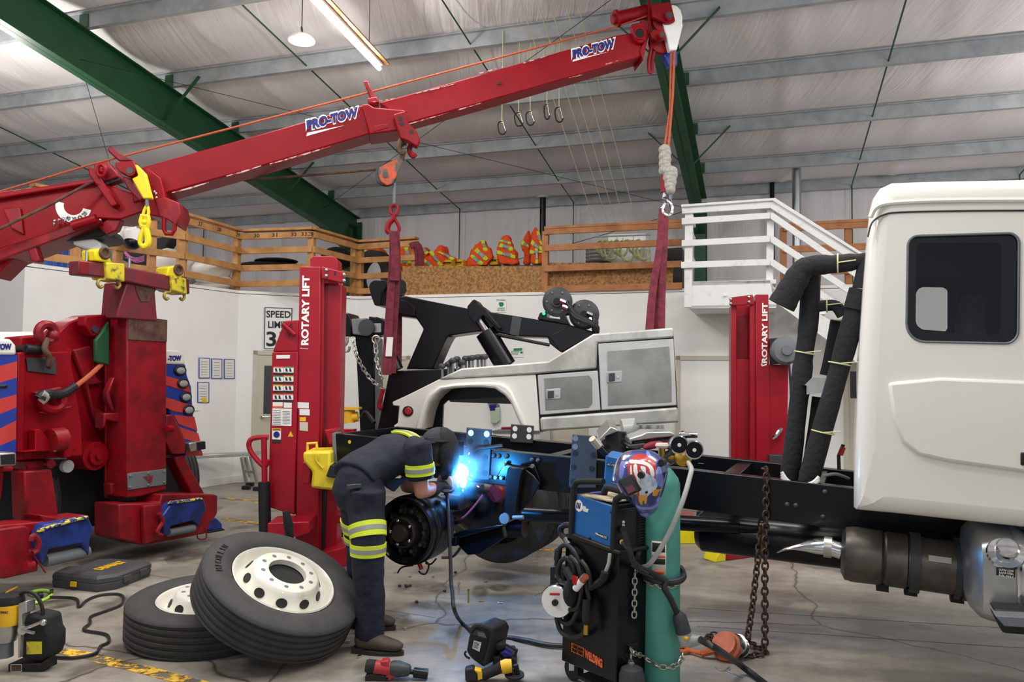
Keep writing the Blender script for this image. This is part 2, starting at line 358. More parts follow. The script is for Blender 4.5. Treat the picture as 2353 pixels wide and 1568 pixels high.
# roof: purlins every 1.5 m, insulation sagging between them
PV = [4.0]+[2.8-1.5*i for i in range(12)]; PZ = [5.0]+[5.14+.22*i for i in range(12)]
def roofz(v):
    return 5.14+.1467*(2.8-v)
ce = MB(); us = [-14+.13*i for i in range(224)]; vs_ = []
for i in range(12):
    for k in range(8): vs_.append(PV[i]+(PV[i+1]-PV[i])*k/8)
rnd = random.Random(3); ph = [rnd.uniform(0, 6.28) for _ in range(30)]
grid = []
for j, v in enumerate(vs_):
    i, k = divmod(j, 8); s = math.sin(PI*k/8)
    for u in us:
        q = ((u+i*.0) % 1.83)/1.83; seam = math.exp(-((q-.5)/.045)**2)*.05
        wr = .007*math.sin(u*21+ph[i]+2.2*k/8)+.005*math.sin(u*37+ph[i+5]-3*k/8)+.010*math.sin(u*7.3+ph[i+9])*s
        grid.append(W(u, v, roofz(v)+.235-s*(.06+seam*1.3+.05*math.sin(u*1.1+ph[i])**2)+wr*s))
n = len(us); ce.add(grid, [(j*n+k, j*n+k+1, (j+1)*n+k+1, (j+1)*n+k) for j in range(len(vs_)-1) for k in range(n-1)])
o = struct(ce, 'ceiling', INS, sm=70, sol=.02)
for i, (v, z) in enumerate(zip(PV, PZ)):
    m = MB(); h = .2 if i else .26
    m.obox(W(-14, v, z), UW*29, VW*.012, V((0, 0, h)))
    m.obox(W(-14, v+.012, z), UW*29, VW*.06, V((0, 0, .012)))
    m.obox(W(-14, v-.05, z+h-.014), UW*29, VW*.05, V((0, 0, .012)))
    struct(m, 'trim_%d' % (i+1), GALV, sm=0)
# insulated metal wall above the mezzanine
bw = MB(); zs = [2.5+.3*i for i in range(10)]; us = [-14+.1*i for i in range(291)]; gr = []
for z in zs:
    for u in us:
        q = (u % 1.5)/1.5; gr.append(W(u, 4.12+.05*math.exp(-((q-.1)/.05)**2)-.018*math.sin(u*9.1+math.sin(z*1.7))-.012*math.sin(u*17+z*.6), z))
n = len(us); bw.add(gr, [(j*n+k, j*n+k+1, (j+1)*n+k+1, (j+1)*n+k) for j in range(len(zs)-1) for k in range(n-1)])
struct(bw, 'wall_back', INS, sm=70, sol=.02)
lw = MB(); lw.obox(W(-14, 6, 0), UW*.1, VW*-20, V((0, 0, 7.4))); struct(lw, 'wall_left', INS, sm=0)
# office walls under the mezzanine, white
def PXW(px, Y): return V(((px-CX)/F*Y, Y, 0))
c1, c2, c3 = PXW(50, 8.6), PXW(545, 11.35), OE.copy(); c0 = c1-UW*5; c4 = OE+UW*11.5
WA, WB, WD = Plane(c1, UW), Plane(c1, c2-c1), Plane(c2, c3-c2)
for nm, a, b in (('wall_west_return', c0, c1), ('wall_west', c1, c2), ('wall_corner', c2, c3), ('wall_office', c3, c4)):
    m = MB(); pl = Plane(a, b-a); m.obox(a, b-a, pl.n*.12, V((0, 0, 2.78))); struct(m, nm, WHITEW, sm=0)
    m = MB(); m.obox(a-pl.n*.012, b-a, pl.n*.012, V((0, 0, .1))); struct(m, 'baseboard_'+nm[5:], WHITE, sm=0)
m = MB(); m.prism([c0+VW*5, c0, c1, c2, c3, c4, c4+VW*4.2, W(-9, 4.2)], (0, 0, .04)); m.v = [p+V((0, 0, 2.79)) for p in m.v]; struct(m, 'floor_mezzanine', WHITEW, sm=0)
# steel frames: rafters and columns
def rafter(px, py, nm, d0=.55, d1=.85):
    u = (BACK.at(px, py)-OE).dot(UW); m = MB(); vs = [3.95, 2.6, -16]; dp = [d1, .62, .5]
    top = [W(u, v, roofz(v)-.005) for v in vs]; bot = [W(u, v, roofz(v)-.005-d) for v, d in zip(vs, dp)]
    m.prism([p-UW*.006 for p in top+bot[::-1]], UW*.012)
    for line, t in ((top, -.014), (bot, .014)):
        for i in range(2):
            a, b = line[i], line[i+1]; m.obox(a-UW*.1, UW*.2, b-a, V((0, 0, t)))
    m.obox(W(u-.1, 3.6, 0), UW*.2, VW*.012, V((0, 0, 4.7))); m.obox(W(u-.1, 4.0, 0), UW*.2, VW*.012, V((0, 0, 4.9))); m.obox(W(u-.006, 3.6, 0), UW*.012, VW*.4, V((0, 0, 4.8)))
    for i in range(1, 11):                                       # purlin clips and flange braces
        v, z = PV[i], PZ[i]; m.obox(W(u+.0, v-.02, z), UW*.14, VW*.01, V((0, 0, .17)))
        if i in (2, 4, 6):
            for s in (-1, 1): bar(W(u+s*.04, v-.03, roofz(v)-.5), W(u+s*.62, v-.03, z+.08), .05, .012, m)
    struct(m, nm, GREEN, sm=0); return u
U1 = rafter(822, 520, 'roof_beam'); U2 = rafter(1612, 470, 'roof_beam')
for px, py in ((470, 520), (1057, 488), (1318, 463), (1957, 410), (2342, 398)):       # sag rods running down the slope and on down the wall
    u = (BACK.at(px, py)-OE).dot(UW); m = MB()
    m.tube([W(u, v-.03, z+.05) for v, z in zip(PV, PZ)], .011, 6); m.tube([W(u, 3.98, 5.05), W(u, 3.98, 2.8)], .011, 6); struct(m, 'sag_rod', GREEN)
def wire(p, q, nm='brace_cable', r=.004): m = MB(); m.tube([p, q], r, 6); struct(m, nm, BLK)
wire(W(U1, 2.6, 4.9), W(U2, -3.4, 5.5)); wire(W(U1, -3.2, 5.62), W(U2, 3.9, 4.7)); wire(W(U1, -3.2, 5.62), W(U1-6, 3.9, 4.7)); wire(W(U1+.2, 3.9, 3.1), W(U2-.2, 3.9, 4.75), r=.006)
# floor paint and joints
def strip(pts, wd, nm, m, z=.003):
    q = MB()
    for a, b in zip(pts[:-1], pts[1:]):
        a, b = V(a), V(b); d = (b-a).normalized(); s = V((-d.y, d.x, 0))*wd/2; q.prism([a-s, b-s, b+s, a+s], (0, 0, z))
    o = q.build(nm, m, sm=0); o['kind'] = 'structure'
strip([G(120, 1494), G(225, 1512)], .09, 'floor_marking', YLINE); strip([G(225, 1516), G(330, 1540), G(520, 1590)], .09, 'floor_marking', YLINE)
strip([G(505, 1145), G(640, 1158)], .1, 'floor_marking', YLINE); strip([G(512, 1192), G(640, 1212)], .1, 'floor_marking', YLINE); strip([G(1235, 1262), G(1330, 1270)], .08, 'floor_marking', YLINE)
for a, b in ((G(1580, 1398), G(2400, 1450)), (G(1600, 1440), G(2500, 1500)), (G(1230, 1370), G(1330, 1320)), (G(330, 1320), G(1000, 1420))): strip([a, b], .005, 'floor_joint', mat('joint', (96, 90, 82), .9) if 'joint' not in bpy.data.materials else bpy.data.materials['joint'], .0012)
def stain(px, nm='floor_stain', m=None):
    pts = smooth([G(*q, .0012) for q in px], 6, True); q = MB(); n = len(pts); q.add(pts, [list(range(n))]); o = q.build(nm, STAIN, sm=0); o['kind'] = 'structure'
STAIN = mat('oil stain', (70, 64, 58), .34); worn(STAIN, 5, .3, .7, True, .8)
for px in ([(1070, 1325), (1120, 1310), (1190, 1318), (1180, 1332), (1110, 1338)], [(1080, 1355), (1105, 1342), (1125, 1358), (1110, 1378), (1085, 1372)], [(890, 1345), (960, 1330), (1040, 1345), (1050, 1362), (960, 1372), (900, 1365)], [(915, 1390), (1000, 1378), (1075, 1390), (1060, 1400), (960, 1404)], [(1110, 1345), (1150, 1340), (1180, 1352), (1150, 1362)], [(860, 1402), (930, 1405), (955, 1440), (930, 1462), (900, 1450)], [(1180, 1255), (1260, 1262), (1290, 1285), (1220, 1300), (1160, 1285)], [(380, 1275), (470, 1258), (480, 1280), (400, 1300)], [(40, 1395), (180, 1372), (200, 1385), (60, 1410)]): stain(px)
# doors, trim and window-height details
def door(pl, x0, x1, ytop, nm, panel, hole=None):
    a, b = pl.at(x0, 900), pl.at(x1, 900); a.z = b.z = 0; zt = pl.at(x0, ytop).z; d = (b-a).normalized(); Wd = (b-a).length; n = pl.n
    m = MB(); m.obox(a-n*.03, d*.06, n*.03, V((0, 0, zt))); m.obox(b-d*.06-n*.03, d*.06, n*.03, V((0, 0, zt))); m.obox(a-n*.03+V((0, 0, zt-.06)), d*Wd, n*.03, V((0, 0, .06)))
    r = struct(m, nm, CREAM, sm=0)
    m = MB(); m.obox(a+d*.06-n*.015, d*(Wd-.12), n*.015, V((0, 0, zt-.06))); m.build('door_panel', panel, r, sm=0)
    return r, a, d, n
r, a, d, n = door(WD, 580, 724, 806, 'door_1', CREAM)
m = MB(); m.obox(a+d*.16-n*.02+V((0, 0, 1.0)), d*.24, n*.005, V((0, 0, .72))); m.build('vision_panel', DKGL, r, sm=0)
m = MB(); h = a+d*.14+V((0, 0, .96))-n*.02; m.cyl(h, h-n*.06, .012); m.cyl(h-n*.06, h-n*.06+d*.13, .01); m.ball(h-n*.01, (.03, .02, .03), 6); m.build('door_handle', CHROME, r)
door(E, 1553, 1702, 818, 'door_2', WHITE); door(E, 878, 942, 818, 'door_3', CREAM); door(E, 1262, 1352, 840, 'door_4', CREAM); door(E, 1938, 2060, 800, 'door_5', CREAM)
# steel pipes up to the roof
def pipe_thing(px, ytop, ybot, Y, r, nm, lab, cat, m, collar=None):
    a, b = P(px, ybot, Y), P(px, ytop, Y); b.x, b.y = a.x, a.y
    t = thing(nm, lab, cat, a); q = MB(); q.cyl(a, b, r); q.build('pipe', m, t)
    q = MB()
    if collar: q.lathe([(r+.05, -.3), (r+.075, -.3), (r+.075, 0), (r+.02, .01)], b, (0, 0, 1), 20); q.build('collar', GALV, t)
    else: q.cyl(b-V((0, 0, .02)), b+V((0, 0, .01)), r+.06); q.build('top_plate', GALV, t)
    return t
pipe_thing(1832, 332, 690, 13.0, .075, 'exhaust_flue', 'shiny metal flue pipe rising through the insulated roof behind the white stairs', 'flue', PIPE, True)
pipe_thing(1246, 453, 640, 13.6, .055, 'vent_pipe', 'thick black vertical pipe beside the hanging orange vests', 'pipe', BLACK)
pipe_thing(1775, 412, 600, 13.9, .04, 'vent_pipe', 'thin black vertical pipe between the green frame and the metal flue', 'pipe', BLACK)
# ================================================================ mezzanine
def post(px, ytop, Y, zb, mb, wd=.09, ax=UW):
    t = P(px, ytop, Y); n = V((-ax.y, ax.x, 0)); mb.obox(V((t.x, t.y, zb))-ax*wd/2-n*wd/2, ax*wd, n*wd, V((0, 0, t.z-zb)))
    return V((t.x, t.y, t.z))
RT = 3.76
def rail_run(name, lab, pa, pb, posts, zs, wood, top=True, th=.09):
    a, b = V(pa), V(pb); d = V((b.x-a.x, b.y-a.y, 0)); L = d.length; d.normalize(); n = V((-d.y, d.x, 0))
    if n.dot(a-EY) < 0: n = -n
    t = thing(name, lab, 'railing', V((a.x, a.y, 2.83)), 'mezzanine railings')
    for k in posts:
        q = MB(); p = V((a.x, a.y, 2.83))+d*k*L; q.obox(p-d*.045-n*.0, d*.09, n*.09, V((0, 0, RT-.04-2.83))); q.build('post', wood, t, sm=0, bevel=.004)
    for z in zs:
        q = MB(); q.obox(V((a.x, a.y, z))-n*.04, d*L, n*.038, V((0, 0, th))); q.build('rail', wood, t, sm=0, bevel=.004)
    if top: q = MB(); q.obox(V((a.x, a.y, RT-.02))-n*.05, d*L, n*.14, V((0, 0, .038))); q.build('top_cap', wood, t, sm=0, bevel=.004)
    return t, a, d, n, L
ra, rb, rc_, rd, re_, rf = PXW(345, 10.05), PXW(415, 10.35), PXW(548, 11.55), PXW(713, 11.3), PXW(818, 12.4), PXW(953, 12.0)
ZS = (RT-.14, RT-.36, RT-.62, RT-.86)
R1 = rail_run('wooden_railing', 'timber guard rail over the west wall beside the blue tarp bundle', PXW(62, 8.8), ra, (0, .35, .7), ZS, WOOD)
R2 = rail_run('wooden_railing', 'short timber guard rail behind the yellow crane hook', ra, rb, (0, .96), ZS, WOOD)
R3 = rail_run('wooden_railing', 'timber guard rail with numbers 27 and 28 above the white sacks', rb, rc_, (.03, .97), ZS, WOOD)
R4 = rail_run('wooden_railing', 'timber guard rail behind the top of the lift with numbers 30 and 31', rc_, rd, (.97,), ZS, WOOD)
R5 = rail_run('wooden_railing', 'timber guard rail slanting back toward the green column', rd, re_, (.97,), ZS, WOOD)
R6 = rail_run('wooden_railing', 'timber guard rail in front of the stored truck tyre', re_, rf, (.02, .96), ZS, WOOD)
for s, R, k in (('27', R3, .18), ('28', R3, .5), ('29', R3, .85), ('30', R4, .2), ('31', R4, .45), ('32', R4, .72), ('33', R4, .86), ('3', R4, .95)):
    t, a, d, n, L = R; p = V((a.x, a.y, RT-.115))+d*k*L-n*.043; text(s, p, p+d*.09, p+V((0, 0, .055)), INK, t, 'number')
e0, e1 = E.at(1252, 560), E.at(1568, 560)
R7 = rail_run('wooden_railing', 'reddish timber guard rail above the strand board panels', V((e0.x, e0.y, 0)), V((e1.x, e1.y, 0)), (0.0,), (RT-.10, RT-.34, RT-.64, RT-.94), WOODR)
s0, s1 = E.at(1800, 560, .6), E.at(2010, 560, .6)
R8 = rail_run('wooden_railing', 'reddish timber guard rail behind the white stair rails', V((s0.x, s0.y, 0)), V((s1.x, s1.y, 0)), (.0, .72), (RT-.10, RT-.40, RT-.72, RT-.95), WOODR)
def board(x0, x1, ytop, ybot, off, lab):
    m = MB(); m.plate(E, [(x0, ytop), (x1, ytop), (x1, ybot), (x0, ybot)], .02, off); o = m.build('strand_board', OSB, sm=0); return tag(o, lab, 'board', 'strand board guard panels')
def zset(o, z0): 
    for v in o.data.vertices:
        if v.co.z < z0+.12: v.co.z = z0
o = board(925, 1246, 612, 684, .02, 'strand board panel below the hanging orange vests'); zset(o, 2.83)
o = board(1262, 1546, 604, 680, .1, 'strand board panel behind the reddish timber guard rail'); zset(o, 2.83)
# white landing and stair
LD = Plane(E.at(1580, 650, -1.0), UW)
t = thing('staircase', 'white painted wooden stair and landing leading up to the mezzanine', 'stairs', V((LD.at(1580, 700).x, LD.at(1580, 700).y, 0)))
m = MB(); m.plate(LD, kST((325, 815), (1050, 795), (1110, 900), (1110, 1050), (325, 1053)), .04, 0); m.build('fascia', WWOOD, t, sm=0)
q0, q1 = LD.at(*kST((325, 815))[0]), LD.at(*kST((1110, 800))[0])
m = MB(); m.prism([V((q0.x, q0.y, 2.75)), V((q1.x, q1.y, 2.75)), V((q1.x, q1.y, 2.75))+LD.n*1.0, V((q0.x, q0.y, 2.75))+LD.n*1.0], (0, 0, .05)); m.build('landing_deck', WWOOD, t, sm=0)
m = MB(); z = LD.at(*kST((325, 1053))[0]).z; m.prism([V((q0.x, q0.y, z)), V((q1.x, q1.y, z)), V((q1.x, q1.y, z))+LD.n*.98, V((q0.x, q0.y, z))+LD.n*.98], (0, 0, .03)); m.build('soffit', WWOOD, t, sm=0)
for pl_ in (((290, 195), (362, 195), (350, 1045), (282, 1045)), ((1030, 150), (1095, 150), (1085, 830), (1020, 795))):
    m = MB(); m.plate(LD, kST(*pl_), .09, .04 if pl_[0][0] > 500 else -.01); m.build('post', WWOOD, t, sm=0, bevel=.004)
for q in (((262, 145), (1060, 88), (1060, 150), (262, 200)), ((260, 240), (1055, 190), (1055, 245), (260, 298)), ((260, 440), (1055, 398), (1055, 455), (260, 495)), ((255, 635), (1055, 608), (1055, 665), (255, 692))):
    m = MB(); m.plate(LD, kST(*q), .038, -.05); m.build('rail', WWOOD, t, sm=0, bevel=.004)
m = MB(); m.plate(LD, kST((255, 118), (1095, 58), (1095, 80), (255, 140)), .16, -.09); m.build('top_cap', WWOOD, t, sm=0, bevel=.004)
for q in (((1060, 92), (1090, 88), (2150, 760), (2150, 850), (1060, 150)), ((1060, 190), (1090, 195), (2150, 930), (2150, 1000), (1060, 245)), ((1060, 400), (1080, 398), (2150, 1110), (2150, 1180), (1060, 455)), ((1060, 610), (1080, 608), (2150, 1310), (2150, 1385), (1060, 665))):
    m = MB(); m.plate(LD, kST(*q), .038, -.05); m.build('rail', WWOOD, t, sm=0, bevel=.004)
m = MB(); m.plate(LD, kST((1080, 60), (1100, 57), (2150, 720), (2150, 745), (1080, 82)), .16, -.09); m.build('top_cap', WWOOD, t, sm=0, bevel=.004)
m = MB(); m.plate(LD, kST((1060, 830), (1110, 880), (2300, 1560), (2300, 1900), (1640, 1390), (1230, 1090), (1090, 990)), .05, .0); m.build('stringer', WWOOD, t, sm=0)
for k in range(9):
    x, y = 1150+k*130, 905+k*86; a = LD.at(*kST((x, y))[0], .05); b = LD.at(*kST((x+150, y))[0], .05); b.z = a.z
    m = MB(); m.prism([a, b, b+LD.n*.9, a+LD.n*.9], (0, 0, -.04)); m.build('tread', WWOOD, t, sm=0)
a = LD.at(*kST((300, 150))[0]); 
for z in (3.66, 3.42, 3.1):
    m = MB(); m.obox(V((a.x, a.y, z)), LD.n*.98, LD.u*.038, V((0, 0, .1))); m.build('rail', WWOOD, t, sm=0)
m = MB(); h = LD.at(*kST((650, 938))[0]); m.tube([h, h-LD.n*.05], .014); m.build('hook', CHROME, t)
# stored things on the mezzanine
DZ = 2.83
def vest(pts, plane, off, lab, kind='vest', grp='hi vis vests on the mezzanine', bands=(), th=.14, hanger=None):
    px = kMEZ(*pts); m = MB(); m.plate(plane, px, th, off); o = tag(crumple(m.build('safety_vest', ORANGE, bevel=.04, segs=3), .11, .07, .016), lab, 'vest', grp)
    for (a, b, c, d_) in bands:
        q = MB(); q.plate(plane, kMEZ(a, b, c, d_), .03, off-.022); crumple(q.build('lime_band', LIME, o), .11, .05, .012)
        l = lambda s, e, f: (s[0]+(e[0]-s[0])*f, s[1]+(e[1]-s[1])*f)
        q = MB(); q.plate(plane, kMEZ(l(a, d_, .28), l(b, c, .28), l(b, c, .72), l(a, d_, .72)), .03, off-.03); crumple(q.build('silver_band', SILV, o), .11, .05, .012)
    if hanger: q = MB(); p = plane.at(*kMEZ(hanger)[0], off+.05); q.tube([p, p+V((0, 0, .12)), p+V((.03, 0, .17)), p+V((.05, 0, .13))], .006, 6); q.build('hanger_hook', CLIPB, o)
    return o
VP = Plane(W(0, 1.3), UW)
vest([(945, 345), (985, 400), (1010, 460), (960, 520), (820, 525), (850, 450), (890, 370)], VP, 0, 'orange vest hanging askew between the vest heap and the bunched vests', bands=[((885, 420), (905, 400), (985, 470), (960, 490)), ((930, 350), (955, 350), (975, 420), (945, 420)), ((850, 455), (870, 440), (950, 500), (930, 518))], hanger=(935, 345))
vest([(1075, 318), (1110, 318), (1140, 380), (1185, 510), (1060, 515), (1030, 450), (1045, 360)], VP, 0, 'bunch of orange vests gathered on one hanger', bands=[((1050, 395), (1060, 370), (1140, 395), (1140, 420)), ((1035, 440), (1040, 415), (1160, 450), (1160, 475)), ((1050, 360), (1058, 345), (1128, 360), (1130, 378))], hanger=(1090, 318))
vest([(1240, 275), (1250, 330), (1255, 508), (1210, 508), (1215, 420), (1190, 400), (1215, 330)], VP, .2, 'narrow orange vest hanging half hidden by the long vest', bands=[((1195, 380), (1205, 350), (1250, 380), (1250, 405)), ], hanger=(1243, 275))
vest([(1285, 255), (1310, 285), (1340, 390), (1338, 505), (1262, 508), (1252, 380), (1265, 290)], VP, 0, 'long orange vest hanging beside the black pipe', bands=[((1255, 375), (1268, 345), (1338, 400), (1338, 425)), ((1295, 290), (1315, 285), (1338, 380), (1322, 385)), ((1258, 440), (1258, 420), (1338, 420), (1338, 440)), ((1290, 400), (1310, 400), (1310, 505), (1290, 505))], hanger=(1288, 255))
vest([(670, 375), (690, 440), (770, 470), (760, 500), (690, 535), (545, 535), (545, 470), (620, 430), (650, 385)], VP, -.2, 'crumpled heap of orange vests lying on the strand board edge', bands=[((590, 430), (605, 415), (680, 515), (660, 530)), ((545, 490), (560, 470), (620, 525), (600, 535)), ((640, 430), (660, 420), (765, 470), (745, 485))], th=.3)
vest([(560, 390), (590, 430), (545, 480), (545, 520), (480, 500), (500, 400)], VP, -.1, 'orange vest slumped over the end post of the timber rail', bands=[((515, 400), (540, 390), (590, 430), (570, 450)), ((520, 470), (520, 445), (560, 460), (560, 485))], th=.2)
vest([(395, 400), (440, 385), (470, 400), (468, 510), (440, 560), (400, 575), (390, 480)], VP, -.3, 'orange vest hanging behind the maroon lifting sling', bands=[((425, 385), (450, 380), (468, 480), (440, 520)), ((392, 500), (392, 475), (468, 480), (468, 505))], th=.14)
vest([(150, 395), (240, 385), (290, 450), (330, 480), (120, 485), (135, 430)], VP, 0, 'orange vest draped over the stored truck tyre', bands=[((140, 430), (150, 405), (280, 440), (300, 470)), ((130, 470), (135, 450), (300, 462), (320, 482))], th=.3)
# stored tyre
def tyre_profile(R, wd, ri, gro=5, wall=.012):
    h = wd/2; p = [(ri, -h*.62), (ri+.015, -h*.8), (ri+.05, -h*.95), ((R+ri)/2, -h), (R-.055, -h*.97), (R-.02, -h*.86), (R-.006, -h*.78)]
    xs = []
    for g in range(gro):
        c = -h*.62+(h*1.24)*g/(gro-1) if gro > 1 else 0
        p += [(R-.002, c-.011), (R-.013, c-.006), (R-.013, c+.006), (R-.002, c+.011)]
    p += [(R-.006, h*.78), (R-.02, h*.86), (R-.055, h*.97), ((R+ri)/2, h), (ri+.05, h*.95), (ri+.015, h*.8), (ri, h*.62)]
    return p
p = W(-.35+1.05, .75, DZ+.42); p = VP.at(858, 655, -.35); p.z = DZ+.44
m = MB(); m.lathe(tyre_profile(.45, .24, .27), p, VW+UW*.35, 40, closed=True); tag(m.build('tyre', RUB), 'black truck tyre standing on the mezzanine under the draped vest', 'tyre')
# yellow cases
def case(px0, px1, yt, yb, off, lab):
    a, b = VP.at(*kMEZ((px0, yb))[0], off), VP.at(*kMEZ((px1, yb))[0], off); h = VP.at(*kMEZ((px0, yt))[0], off).z-a.z
    a.z = b.z = VP.at(*kMEZ((px0, yt))[0], off).z-h
    t = thing('hard_case', lab, 'case', a, 'yellow hard cases'); m = MB(); m.obox(a, b-a, VP.n*.2, V((0, 0, h))); m.build('body', DWY, t, bevel=.015)
    m = MB(); c = (a+b)/2+V((0, 0, h*.5))-VP.n*.01; d = VP.u
    m.tube([c-d*.06, c-d*.06-VP.n*.04, c+d*.06-VP.n*.04, c+d*.06], .009, 6); m.build('handle', BLK, t)
    m = MB(); m.obox(a-VP.n*.004+V((0, 0, h*.62)), b-a, VP.n*.004, V((0, 0, h*.06))); m.build('lid_seam', BLK, t); return t
case(975, 1045, 462, 515, .1, 'yellow hard case with black handle between the askew vest and the bunched vests')
case(690, 735, 480, 530, -.35, 'yellow hard case nearest the crumpled vest heap'); case(745, 815, 478, 528, -.1, 'yellow hard case between the vest heap and the askew vest')
def box_thing(name, lab, cat, pl, px, th, off, m_, grp=None, bev=.01, zb=DZ):
    pts = pl.pts(px, off); q = MB(); q.prism(pts, pl.n*th); o = q.build(name, m_, bevel=bev)
    if zb is not None:
        lo = min(v.co.z for v in o.data.vertices); 
        for v in o.data.vertices:
            if v.co.z < lo+.04: v.co.z = zb
    return tag(o, lab, cat, grp)
box_thing('storage_shelf', 'low dark shelf under the hanging vests and yellow cases', 'shelf', VP, kMEZ((560, 528), (1340, 512), (1340, 640), (560, 640)), .5, -.02, DGREY)
box_thing('cardboard_box', 'white carton behind the reddish rail', 'box', VP, kMEZ((1770, 312), (2020, 305), (2020, 350), (1770, 460)), .3, -.2, WHITE)
box_thing('parts_box', 'pale box with printed label below the cord coils', 'box', VP, kMEZ((1930, 415), (2035, 408), (2035, 450), (1930, 458)), .3, -.6, PAPER)
box_thing('metal_drum', 'dark crate next to the front lifting sling', 'crate', VP, kMEZ((2150, 405), (2260, 398), (2260, 470), (2150, 475)), .3, -.4, BLK)
m = MB(); c = VP.at(*kMEZ((1708, 430))[0], -.3); c.z -= .02
t = thing('hose_coil', 'silver ribbed duct coil lying behind the reddish rail', 'duct', V((c.x, c.y, DZ)))
for k in range(5): m.torus(c+V((0, 0, -.12+.055*k)), (0, 0, 1), .17, .035, 20)
m.build('duct', ALU, t); m = MB(); m.cyl(V((c.x, c.y, DZ)), c+V((0, 0, -.14)), .2); m.build('stand', DGREY, t)
for k in range(9):
    x = 1720+k*36; c = VP.at(*kMEZ((x, 388+(k % 3)*14))[0], -.75); m = MB(); r = .06+.02*(k % 3)
    for j in range(3): m.torus(c+V((0, .02*j, -.01*j)), (.3*(j-1), 1, .1*j), r, .009, 16, st=1.35+.2*(k % 2))
    m.tube([c+V((0, 0, r*1.2)), c+V((.02, .06, .16))], .007, 6)
    tag(m.build('cord_coil', CORD), 'looped coil of cream cord hanging behind the reddish rail', 'cord coil', 'cream cord coils behind the reddish rail')
m = MB(); m.tube([VP.at(*kMEZ((1690, 328))[0], -.69), VP.at(*kMEZ((2050, 316))[0], -.69)], .012); tag(m.build('hanging_rod', GALV), 'thin rod holding the cream cord coils', 'rod')
m = MB(); Ys = rf.y-.12; sp = [P(*kMEZ(z)[0], Ys) for z in ((465, 392), (500, 380), (528, 400), (540, 470), (530, 560), (540, 640), (548, 720))]; m.loft([(p, .03, .05) for p in smooth(sp, 4)], 10, hint=V((0, 1, 0))); m.loft([(p+V((-.07, .03, 0)), .03, .03) for p in smooth(sp[2:], 4)], 10, hint=V((0, 1, 0))); tag(m.build('ratchet_strap', SLING), 'maroon strap draped over the end post of the timber rail', 'strap')
# sacks, tarp, netting
SK = Plane(c1+WB.n*.9, c2-c1)
for (x, y, rx, rz, k) in ((1560, 1190, .33, .2, 0), (1900, 1260, .3, .15, 1), (1925, 1340, .26, .1, 2), (1930, 1410, .26, .09, 3), (1650, 1290, .3, .16, 4)):
    p_ = P(*kLA((x, y))[0], 11.3+.1*k); m = MB(); m.ball(p_, (rx, .3, rz), 10)
    tag(crumple(m.build('plastic_sack', SACK), .2, .06), ['large white plastic sack slumped behind the tall timber post', 'white plastic sack on top of the sack stack', 'white plastic sack second in the stack', 'white plastic sack at the bottom of the stack', 'white plastic sack half hidden by the corner post'][k], 'sack', 'white plastic sacks')
for k, (x0, x1) in enumerate(((445, 490), (520, 560), (575, 620), (655, 690))):
    TP = Plane(c1+WB.n*.8, c2-c1); m = MB(); m.plate(TP, kLA((x0+10, 1000), (x1+8, 1000), (x1-8, 1250), (x0, 1250)), .12, .1*k)
    tag(m.build('folded_tarp', TARP, bevel=.03), ['upright blue folded tarp nearest the camera bracket', 'upright blue folded tarp second from the wide gap', 'upright blue folded tarp third along the rail', 'upright blue folded tarp beside the dark netting'][k], 'tarp', 'folded blue tarps behind the west rail')
m = MB(); q = [P(*kLA(z)[0], 11.2) for z in ((1060, 1150), (1120, 1020), (1570, 940), (1380, 1200), (1200, 1210))]; m.prism(q, (.04, .2, 0)); tag(m.build('folded_netting', BLKM, bevel=.02), 'dark folded netting draped behind the timber posts', 'netting')
m = MB()
for k in range(4): m.tube(smooth([P(*kLA(z)[0], 11.05) for z in ((1120, 1080+k*8), (1170, 1130+k*9), (1230, 1150+k*12), (1300, 1130+k*14))], 5), .007, 6)
tag(m.build('pink_string', mat('pink cord', (190, 100, 160), .7)), 'pink cords hanging over the dark netting', 'cord')
for (x0, x1, yt, yb, lab, k) in ((60, 140, 80, 120, 'coil of black tarp lying behind the numbered rail', 0),):
    p_ = P(620, 612, 12.2); m = MB(); m.ball(p_, (.55, .3, .07), 8); m.ball(p_+V((.1, 0, .08)), (.35, .25, .05), 8); tag(m.build('black_tarp', BLK), lab, 'tarp')
p_ = P(775, 595, 13.0); m = MB(); m.ball(p_, (.28, .3, .2), 10); tag(m.build('black_bag', BLK), 'black bag beside the green column on the mezzanine', 'bag')
# ================================================================ lamps and cords under the roof
a, b = P(702, -20, 7.6), P(872, 158, 9.3)
d = (b-a).normalized(); t = thing('strip_light', 'long bright tube light hanging above the red boom', 'light', (a+b)/2)
x, y, _ = frame(d); m = MB(); m.tube([a, b], .028, 10); m.build('tube', TUBE, t)
m = MB(); bar(a+V((0, 0, .05)), b+V((0, 0, .05)), .09, .03, m); m.build('housing', WHITE, t)
m = MB(); bar(a+V((.06, 0, .08)), b+V((.06, 0, .08))+d*.05, .09, .02, m); m.build('mounting_board', WOOD, t)
m = MB()
for q in (a+d*.4, b-d*.3): m.tube([q+V((0, 0, .06)), V((q.x, q.y, roofz((q-OE).dot(VW))+.15))], .004, 6)
m.build('hanger_wire', BLK, t)
h = P(693, 92, 9.0); t = thing('high_bay_lamp', 'round bright high bay lamp hanging beside the tube light', 'light', h)
m = MB(); m.lathe([(.02, .07), (.08, .06), (.12, .045), (.15, .015), (.16, -.005), (.155, -.015), (.14, -.015)], h, (0, 0, 1), 28); m.build('reflector', WHITE, t)
m = MB(); m.lathe([(.0, -.012), (.14, -.012), (.14, -.002)], h, (0, 0, 1), 28); m.build('lens', LAMPG, t)
